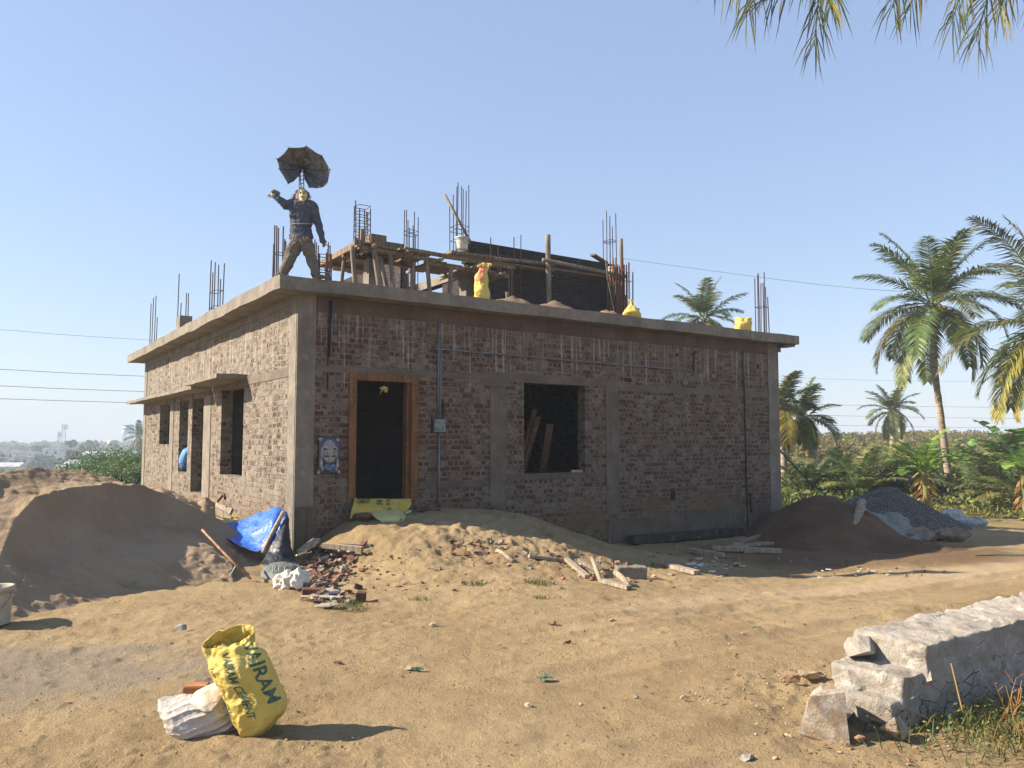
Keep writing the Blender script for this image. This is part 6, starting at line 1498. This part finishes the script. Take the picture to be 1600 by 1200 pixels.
# undergrowth between the young palms
nb = 900; az = np.radians(rs.uniform(17.5, 35, nb)); Yb = rs.uniform(30, 46, nb); xb = Yb * np.tan(az); nl = 40
P = np.repeat(np.stack([xb, Yb, G_arr(xb, Yb)], 1), nl, 0); P = P + np.stack([rs.normal(0, .5, len(P)), rs.normal(0, .4, len(P)), rs.rand(len(P)) ** 1.3 * np.repeat(.5 + 1.3 * rs.rand(nb) * ss(30, 38, Yb), nl)], 1)
tint = np.clip(np.repeat(np.where(rs.rand(nb, 1) < .35, [[2.2, 1.5, 1.0]], [[.9, 1.0, .8]]) * rs.uniform(.7, 1.3, (nb, 1)), nl, 0) * rs.uniform(.75, 1.3, (len(P), 1)), .1, 3)
tag(leafcloud('undergrowth', P, rs.uniform(.12, .3, len(P)), M_bush, tint, 16), 'low undergrowth and dry leaves beneath the young palms', kind='stuff')
nb = 5200; az = np.radians(rs.uniform(17, 38, nb)); Yb = rs.uniform(25.5, 35, nb); xb = Yb * np.tan(az); k = fbm2(xb * .4, Yb * .4, 2, 5) > -.1; xb, Yb = xb[k], Yb[k]
P = np.stack([xb, Yb, G_arr(xb, Yb) + rs.uniform(.03, .22, len(xb))], 1); tint = np.where(rs.rand(len(xb), 1) < .6, [[3.2, 2.2, 1.4]], [[1.2, 1.3, .8]]) * rs.uniform(.7, 1.2, (len(xb), 1))
tag(leafcloud('dry_grass', P, rs.uniform(.12, .32, len(P)), M_bush, tint, 17, 1.0, .16), 'dry straw coloured grass at the plantation edge', kind='stuff')

def weed(name, cx, cy, rx, ry, n, h, tintf, label, seed, wid=.004, lean=.35, mat=None):
    r_ = random.Random(seed); mb = MB()
    for i in range(n):
        x = cx + r_.gauss(0, rx); y = cy + r_.gauss(0, ry); z = G(x, y); hh = h * r_.uniform(.35, 1.1); a = r_.uniform(0, 6.28); q = Vector((math.cos(a) * lean * hh, math.sin(a) * lean * hh, hh)); b_ = Vector((x, y, z)); mb.cur = tintf(r_)
        w_ = Vector((math.sin(a), -math.cos(a), 0)) * wid; m_ = b_ + q * .55 + Vector((0, 0, hh * .12))
        mb.add([b_ - w_, b_ + w_, m_ + w_ * .8, m_ - w_ * .8, b_ + q], [(0, 1, 2, 3), (3, 2, 4)])
    mb.cur = (1, 1, 1); return mb
def greens(r_): f = r_.uniform(.6, 1.25); return (f * r_.uniform(.7, 1.3), f, f * .6) if r_.random() < .7 else (3.4 * f * .7, 2.2 * f * .7, f)
# weed patch at lower right
w0 = gat(1560, 1130); R_ = random.Random(3); mb = weed('weed', 3.35, 4.75, .50, .28, 1500, .13, greens, '', 5, .0035, .8)
for i in range(2600):
    x = 3.35 + R_.gauss(0, .50); y = 4.78 + R_.gauss(0, .27) + (x - 3.3) * .1; z = G(x, y) + abs(R_.gauss(0, .07)) * (1 + max(0, x - 3.2)); mb.cur = greens(R_); p = Vector((x, y, z)); d_ = Vector((R_.gauss(0, 1), R_.gauss(0, 1), R_.uniform(-.2, 1))).normalized(); mb.leaf(p, p + d_ * R_.uniform(.018, .04), .006, (R_.gauss(0, 1), R_.gauss(0, 1), 1))
tag(mb.build('weed_patch', M_bush), 'low green weeds with small leaves at the lower right corner', kind='stuff')
mb = MB(); R_ = random.Random(9)
for i in range(28):
    x = R_.uniform(2.75, 3.9); y = 4.75 + R_.uniform(-.22, .2) + (x - 3.3) * .1; b_ = Vector((x, y, G(x, y))); hh = R_.uniform(.12, .33); a = R_.uniform(0, 6.28); tip = b_ + Vector((math.cos(a) * hh * .5, math.sin(a) * hh * .3, hh)); mid = lerp(b_, tip, .5) + Vector((R_.uniform(-.04, .04), 0, 0)); P_ = smooth_path([b_, mid, tip], 3); mb.cur = (1, .9, .8)
    mb.tube(P_, [.003] * 3 + [.0015] * 4, 4, False)
    for k in range(6): q = P_[3 + k % 4]; mb.cur = (1.2, .55, .3) if R_.random() < .4 else (1, .9, .7); mb.tube([q, q + Vector((R_.gauss(0, .035), R_.gauss(0, .02), abs(R_.gauss(0, .05))))], .0013, 3, False)
b_ = gat(1508, 1128); mb.cur = (.8, .75, .7); mb.tube([b_, b_ + Vector((-.045, .05, .34))], .006, 5); b_ = gat(1478, 1135); mb.cur = (1.4, 1.3, 1.1); mb.tube(smooth_path([b_, b_ + Vector((-.12, .02, .05)), b_ + Vector((-.26, .03, .13))], 4), .005, 5, False)
tag(mb.build('dry_stalks', M_dry), 'dry brown stalks standing in the weed patch', kind='stuff')
for i, ((x, y), n_, s_, lab) in enumerate((((744, 914), 120, .07, 'small green weed tuft on the mound foot'), ((838, 912), 150, .08, 'taller weed tuft among the stones right of centre'), ((843, 935), 60, .05, 'low weed below the taller tuft'), ((546, 950), 160, .09, 'dry weed tuft beside the slab fragments'), ((571, 866), 50, .06, 'weed at the right edge of the brick tip'), ((852, 836), 40, .07, 'weed in the shade on the mound'), ((1028, 885), 60, .08, 'weed clump in the rubble by the wall foot'), ((655, 938), 60, .06, 'faint weed on the mound slope'), ((930, 900), 50, .07, 'weed between the front logs'))):
    g = gat(x, y); mb = weed('weed', g.x, g.y, s_ * 1.2, s_ * .8, n_, s_ * .95, greens, '', 70 + i, .003, 1.1); o = mb.build('weed', M_bush, None, False, g); tag(o, lab, 'weed', 'weed tufts on the yard')
R_ = random.Random(17); mb = MB()
for i in range(60):
    x = R_.choice([R_.gauss(64, 4), R_.gauss(102, 3), R_.gauss(130, 6), R_.gauss(180, 16)]); b_ = at(x, 752, 12.8); b_.z -= .15; mb.cur = (1.3, 1.4, .8); tip = b_ + Vector((R_.gauss(0, .07), 0, R_.uniform(.12, .34))); mb.leaf(b_, tip, .014, (0, 1, 0))
tag(mb.build('grass_blades', M_bush), 'grass blades growing behind the sand heap crest', kind='stuff')

# ---------------------------------------------------------------- the town in the haze
def tree(p, h, r, seed, label, tint=(1, 1, 1), n=1500, ls=.5, name='tree', group='trees of the town', trunk=True, clumps=9):
    rs = np.random.RandomState(seed); e = empty(name, p, 0, label=label, cat='tree' if name == 'tree' else 'bush', group=group)
    if trunk:
        mb = MB(); mb.tube(smooth_path([(0, 0, -.3), (.1, 0, h * .3), (0, .1, h * .6)], 4), [.035 * h] * 3 + [.025 * h] * 3 + [.015 * h] * 3, 8)
        for k in range(4): a = k * 1.6 + seed; mb.tube([(0, 0, h * .4), (math.cos(a) * r * .5, math.sin(a) * r * .5, h * .68)], [.015 * h, .006 * h], 5)
        mb.build('trunk', M_bark, e, True)
    c = np.stack([rs.normal(0, r * .45, clumps), rs.normal(0, r * .4, clumps), rs.uniform(.42, .86, clumps) * h], 1); cr = rs.uniform(.35, .6, clumps) * r
    k = rs.randint(0, clumps, n); d = rs.normal(size=(n, 3)); d /= np.linalg.norm(d, axis=1)[:, None]; P = c[k] + d * (cr[k] * rs.uniform(.55, 1.0, n))[:, None] * [1, 1, .8]
    tt = np.array(tint)[None] * rs.uniform(.65, 1.4, (n, 1)) * rs.uniform(.8, 1.2, (clumps, 1))[k]
    leafcloud('crown', P, rs.uniform(.6, 1.4, n) * ls, M_bush, tt, seed + 1, parent=e)
    return e
def gp2(px, Y): p = at(px, 700, Y); p.z = G(p.x, p.y); return p
def toppx(px, py, Y): return at(px, py, Y).z
town_trees = [(14, 700, 150, 7), (60, 690, 165, 5), (105, 693, 130, 5.5), (148, 683, 140, 5), (168, 694, 160, 4.5), (40, 715, 105, 4.5), (90, 722, 95, 4.5), (118, 700, 120, 3), (70, 704, 128, 4), (131, 700, 175, 5), (22, 735, 80, 4.5), (100, 738, 75, 4), (160, 720, 110, 3.2), (185, 710, 150, 4), (206, 703, 135, 4), (-20, 700, 120, 6), (-10, 725, 85, 5), (85, 696, 200, 6), (30, 694, 210, 6), (190, 698, 215, 6), (50, 724, 88, 4), (75, 735, 78, 4), (130, 738, 76, 4), (5, 716, 110, 5), (112, 716, 100, 4)]
town_trees = [t for t in town_trees if t[:2] not in ((105, 693), (22, 735), (100, 738), (160, 720), (50, 724), (130, 738), (75, 735), (112, 716))]; town_trees.sort()
for i, (px, py, Y, r) in enumerate(town_trees):
    Y *= 2.3; r *= 1.25; p = gp2(px, Y); h = max(5, toppx(px, py + (5 if py > 695 else -1), Y) - p.z)
    o_ = (ORD + ['twenty first', 'twenty second', 'twenty third', 'twenty fourth', 'last'])[i]
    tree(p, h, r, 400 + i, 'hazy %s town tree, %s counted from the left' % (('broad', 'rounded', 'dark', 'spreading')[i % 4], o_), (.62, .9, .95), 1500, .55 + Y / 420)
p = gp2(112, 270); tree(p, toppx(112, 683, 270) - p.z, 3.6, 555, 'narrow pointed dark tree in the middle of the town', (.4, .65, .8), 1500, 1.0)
for i, (px, py, Y, r, lab) in enumerate(((205, 714, 60, 3.6, 'large green bush touching the left house edge'), (182, 726, 54, 2.6, 'rounded green bush in front of the town'), (150, 746, 46, 2.0, 'low green bush just behind the sand heap'), (214, 730, 44, 2.4, 'bright bush nearest the left house edge'), (132, 752, 52, 1.8, 'low bush left in the bush row'), (195, 722, 70, 4, 'big bush deeper behind the bush row'))):
    p = gp2(px, Y); h = toppx(px, py, Y) - p.z; tree(p, h, r, 620 + i, lab, (.85, 1.15, .6), 9000, .17, 'bush', 'green bushes behind the sand heap', False, 18)
# tree line that closes the town
rs = np.random.RandomState(77); nb = 700; azt = np.radians(rs.uniform(-42, -16, nb)); Yt = rs.uniform(560, 900, nb); xt = Yt * np.tan(azt); nl = 60
P = np.repeat(np.stack([xt, Yt, G_arr(xt, Yt)], 1), nl, 0); ht = np.repeat(rs.uniform(9, 17, nb), nl); d = rs.normal(size=(len(P), 3)); d /= np.linalg.norm(d, axis=1)[:, None]
P = P + d * [8, 8, 0] * rs.uniform(.3, 1, (len(P), 1)); P[:, 2] += ht * (.55 + .42 * d[:, 2])
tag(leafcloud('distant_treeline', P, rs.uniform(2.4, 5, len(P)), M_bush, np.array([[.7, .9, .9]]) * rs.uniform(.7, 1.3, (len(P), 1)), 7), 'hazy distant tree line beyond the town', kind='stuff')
M_wash = plain('whitewash', (.75, .74, .70), .9, .2, .6, bump=0); M_roof = plain('grey sheet roof', (.5, .51, .52), .6, .2, .5, bump=0); M_cr = plain('cream paint', (.62, .56, .38), .8, .15, .5, bump=0)
M_win = plain('dark opening', (.05, .05, .06), .6, bump=0); M_wt = plain('white and blue paint', (.55, .66, .76), .7, .15, .4, bump=0); M_bl = plain('blue band', (.10, .22, .42), .7, .1, bump=0); M_tile = plain('faded tile roof', (.30, .17, .12), .9, .2, .5, bump=0)
def town_house(px, py, Y, w, d, h, label, pitched=False, mat=None, rot=.2):
    p = gp2(px, Y); top = toppx(px, py, Y); e = empty('town_house', (p.x, p.y, top - h), rot, label=label, cat='house', group='houses of the town')
    MB().cell((-w / 2, -d / 2, -1), (w / 2, d / 2, h)).build('wall', mat or M_wash, e)
    mb = MB()
    if pitched: mb.add([(-w / 2 - .4, -d / 2 - .6, h - .1), (w / 2 + .4, -d / 2 - .6, h - .1), (w / 2 + .4, 0, h + 1.0), (-w / 2 - .4, 0, h + 1.0), (-w / 2 - .4, d / 2 + .6, h - .1), (w / 2 + .4, d / 2 + .6, h - .1), (-w / 2 - .4, 0, h - .2), (w / 2 + .4, 0, h - .2)], [(0, 1, 2, 3), (3, 2, 5, 4), (0, 3, 4, 6), (1, 7, 5, 2), (0, 6, 7, 1), (6, 4, 5, 7)])
    else: mb.cell((-w / 2 - .3, -d / 2 - .3, h + .001), (w / 2 + .3, d / 2 + .3, h + .25)); mb.cell((-w / 2, -d / 2, h + .251), (w / 2, -d / 2 + .15, h + .7))
    mb.build('roof', M_roof if pitched else (mat or M_wash), e)
    n = max(2, int(w / 2.6))
    for k in range(n): x = -w / 2 + (k + .5) * w / n; MB().cell((x - .5, -d / 2 - .03, h * .35), (x + .5, -d / 2 + .1, h * .75)).build('window', M_win, e)
M_pink = plain('pink wash', (.42, .30, .27), .9)
for i, a_ in enumerate(((156, 710, 260, 8.5, 7, 5, 'long pale shed with a grey sheet roof in the town centre', True), (181, 715, 240, 4.6, 7, 4.2, 'small grey roofed house right of the long pale shed', True), (22, 706, 330, 8, 7, 3.5, 'white flat roofed house high at the far left of town', False), (38, 714, 290, 5, 6, 3.2, 'small white house below the far left trees', False), (10, 728, 230, 9, 6, 3.4, 'white roofed house low at the far left', True), (84, 702, 350, 7, 6, 3.2, 'pale house between the hazy trees under the masts', False), (124, 724, 225, 5, 6, 3.4, 'low grey house left of the long pale shed', True, None), (208, 697, 400, 8, 6, 4, 'long white building under the water tower', False), (190, 706, 300, 5.5, 5, 3.6, 'pinkish house in front of the water tower', False, M_pink), (112, 733, 190, 3.6, 5, 3, 'low white house just above the sand heap crest', True), (56, 708, 310, 4, 5, 3, 'whitish house among trees left of the pointed tree', False), (52, 744, 160, 3.6, 5, 3, 'nearest grey roofed hut behind the sand heap peak', True))):
    town_house(*a_)
Yw = 430; c0 = at(200, 676, Yw)
wt = empty('water_tower', (c0.x, c0.y, G(c0.x, c0.y)), .3, label='blue and white overhead water tank on tall columns beside the house edge', cat='water tower'); zb = toppx(200, 677, Yw) - wt.location.z; zt = toppx(200, 664, Yw) - wt.location.z
MB().lathe((0, 0, 0), [(.3, zb), (2.8, zb), (2.9, zb + .3), (2.9, zt), (.3, zt + .5)], 24).build('tank', M_wt, wt, True)
mb = MB(); mb.lathe((0, 0, 0), [(2.94, zb + (zt - zb) * .42), (2.94, zb + (zt - zb) * .60)], 24, cap=False); mb.lathe((0, 0, 0), [(2.94, zb + (zt - zb) * .85), (2.94, zt)], 24, cap=False); mb.build('painted_band', M_bl, wt)
for k in range(6): a = k * math.pi / 3; MB().tube([(math.cos(a) * 2.4, math.sin(a) * 2.4, 0), (math.cos(a) * 2.4, math.sin(a) * 2.4, zb)], .22, 6).build('column', M_wt, wt)
mb = MB()
for z in (.35, .6, .8): mb.lathe((0, 0, 0), [(2.4, zb * z), (2.4, zb * z + .3)], 6, cap=False)
mb.lathe((0, 0, 0), [(3.3, zb - .25), (3.3, zb)], 20); mb.build('ring_beam', M_wt, wt)
wt.scale = (1, 1, 1)
Yc = 330; c0 = at(176, 690, Yc); ct_ = empty('cream_tank', (c0.x, c0.y, G(c0.x, c0.y)), 0, label='squat cream round tank on short legs left of the water tower', cat='water tank'); zb = toppx(176, 697, Yc) - ct_.location.z; zt = toppx(176, 688, Yc) - ct_.location.z
MB().lathe((0, 0, 0), [(.3, zb), (2.0, zb), (2.0, zt), (.3, zt + .2)], 20).build('tank', M_cr, ct_, True)
for k in range(5): a = k * 1.257; MB().tube([(math.cos(a) * 1.6, math.sin(a) * 1.6, 0), (math.cos(a) * 1.6, math.sin(a) * 1.6, zb)], .2, 6).build('leg', M_cr, ct_)
for (px, py, Y, w, lab) in ((100, 662, 700, 3.0, 'taller hazy telecom mast above the town'), (92, 674, 700, 1.6, 'shorter thin telecom mast left of the taller one')):
    p = gp2(px, Y); tp = toppx(px, py, Y) - p.z; e = empty('telecom_mast', p, 0, label=lab, cat='mast', group='telecom masts'); mb = MB()
    for sx, sy in ((-1, -1), (1, -1), (0, 1)): mb.tube([(sx * w * .6, sy * w * .5, 0), (sx * w * .42, sy * w * .4, tp)], .32, 4)
    for k in range(14): z = tp * k / 14; s_ = w * .55; mb.tube([(-s_, -s_ * .8, z), (s_, -s_ * .8, z + tp / 14)], .18, 3); mb.tube([(s_, -s_ * .8, z), (0, s_ * .8, z + tp / 14)], .18, 3)
    mb.build('lattice', M_metal, e); mb = MB()
    for k in range(3): mb.box((math.cos(k * 2.1) * w * .7, math.sin(k * 2.1) * w * .7, tp - 3), (1.2, .6, 4))
    mb.build('antenna', M_wash, e)

# ---------------------------------------------------------------- wires
def wire(name, pts, r, label, group, mat=M_black):
    P = smooth_path(pts, 14); o = MB().tube(P, r, 4, False).build(name, mat, None, False, P[0]); return tag(o, label, 'wire', group)
for i, (yl, ym, yr, r, lab) in enumerate(((515, 531, 597, .016, 'uppermost power line crossing the sky behind the house'), (577, 588, 637, .024, 'second power line from the top behind the house'), (603, 612, 654, .024, 'third power line from the top behind the house'), (623, 630, 669, .024, 'lowest power line crossing behind the house'))):
    a_ = at(-260, yl - (ym - yl) * 1.1, 52); b_ = at(0, yl, 60); c_ = at(228, ym, 67); d_ = at(1290, yr - 5, 106); e_ = at(1600, yr, 122); f_ = at(1900, yr + 3, 140)
    wire('power_line', [a_, b_, c_, lerp(c_, d_, .5) + Vector((0, 0, .12)), d_, e_, f_], r, lab, 'power lines')
a_ = atw(972, 404, 4.4); wire('green_wire', [Bp(a_), at(1250, 441, 20), at(1420, 456, 18.5), at(1700, 468, 17)], .006, 'thin green wire running from the roof pole to the right', 'service wires', plain('green cord', (.05, .14, .10), .6, bump=0))
wire('green_rope', [at(1217, 702, 19.4), at(1262, 750, 19.8), at(1306, 786, 20), at(1330, 805, 19.9)], .022, 'slack dark green rope hanging from the house corner to the red heap', 'service wires', plain('green cord dark', (.03, .10, .07), .7, bump=0))
wire('light_cord', [Bp(atw(945, 400, 4.1)), Bp(atw(950, 440, 4.0)), Bp(atw(960, 489, 3.9))], .008, 'pale green cord hanging down the rusty bars on the roof', 'service wires', plain('pale cord', (.4, .55, .45), .6, bump=0))
wire('green_hose', [off(gat(1525, 871), dz=.03), off(gat(1560, 870), dz=.03), off(gat(1620, 870), dz=.03), off(gat(1700, 868), dz=.03)], .014, 'green hose lying across the shaded ground at the right edge', 'service wires', M_scrap)

# ---------------------------------------------------------------- haze
hb = MB().cell((-4200, -4200, -12), (4200, 4200, 40)).build('haze', M_dark); hm = bpy.data.materials.new('haze'); hm.use_nodes = True; hn = hm.node_tree; hn.nodes.clear()
pv = hn.nodes.new('ShaderNodeVolumePrincipled'); pv.inputs['Color'].default_value = (.66, .76, .88, 1); pv.inputs['Density'].default_value = .0011; pv.inputs['Anisotropy'].default_value = .0
oo = hn.nodes.new('ShaderNodeOutputMaterial'); hn.links.new(pv.outputs[0], oo.inputs['Volume']); hb.data.materials.clear(); hb.data.materials.append(hm); tag(hb, 'thin pale haze in the air over the whole site', kind='stuff')
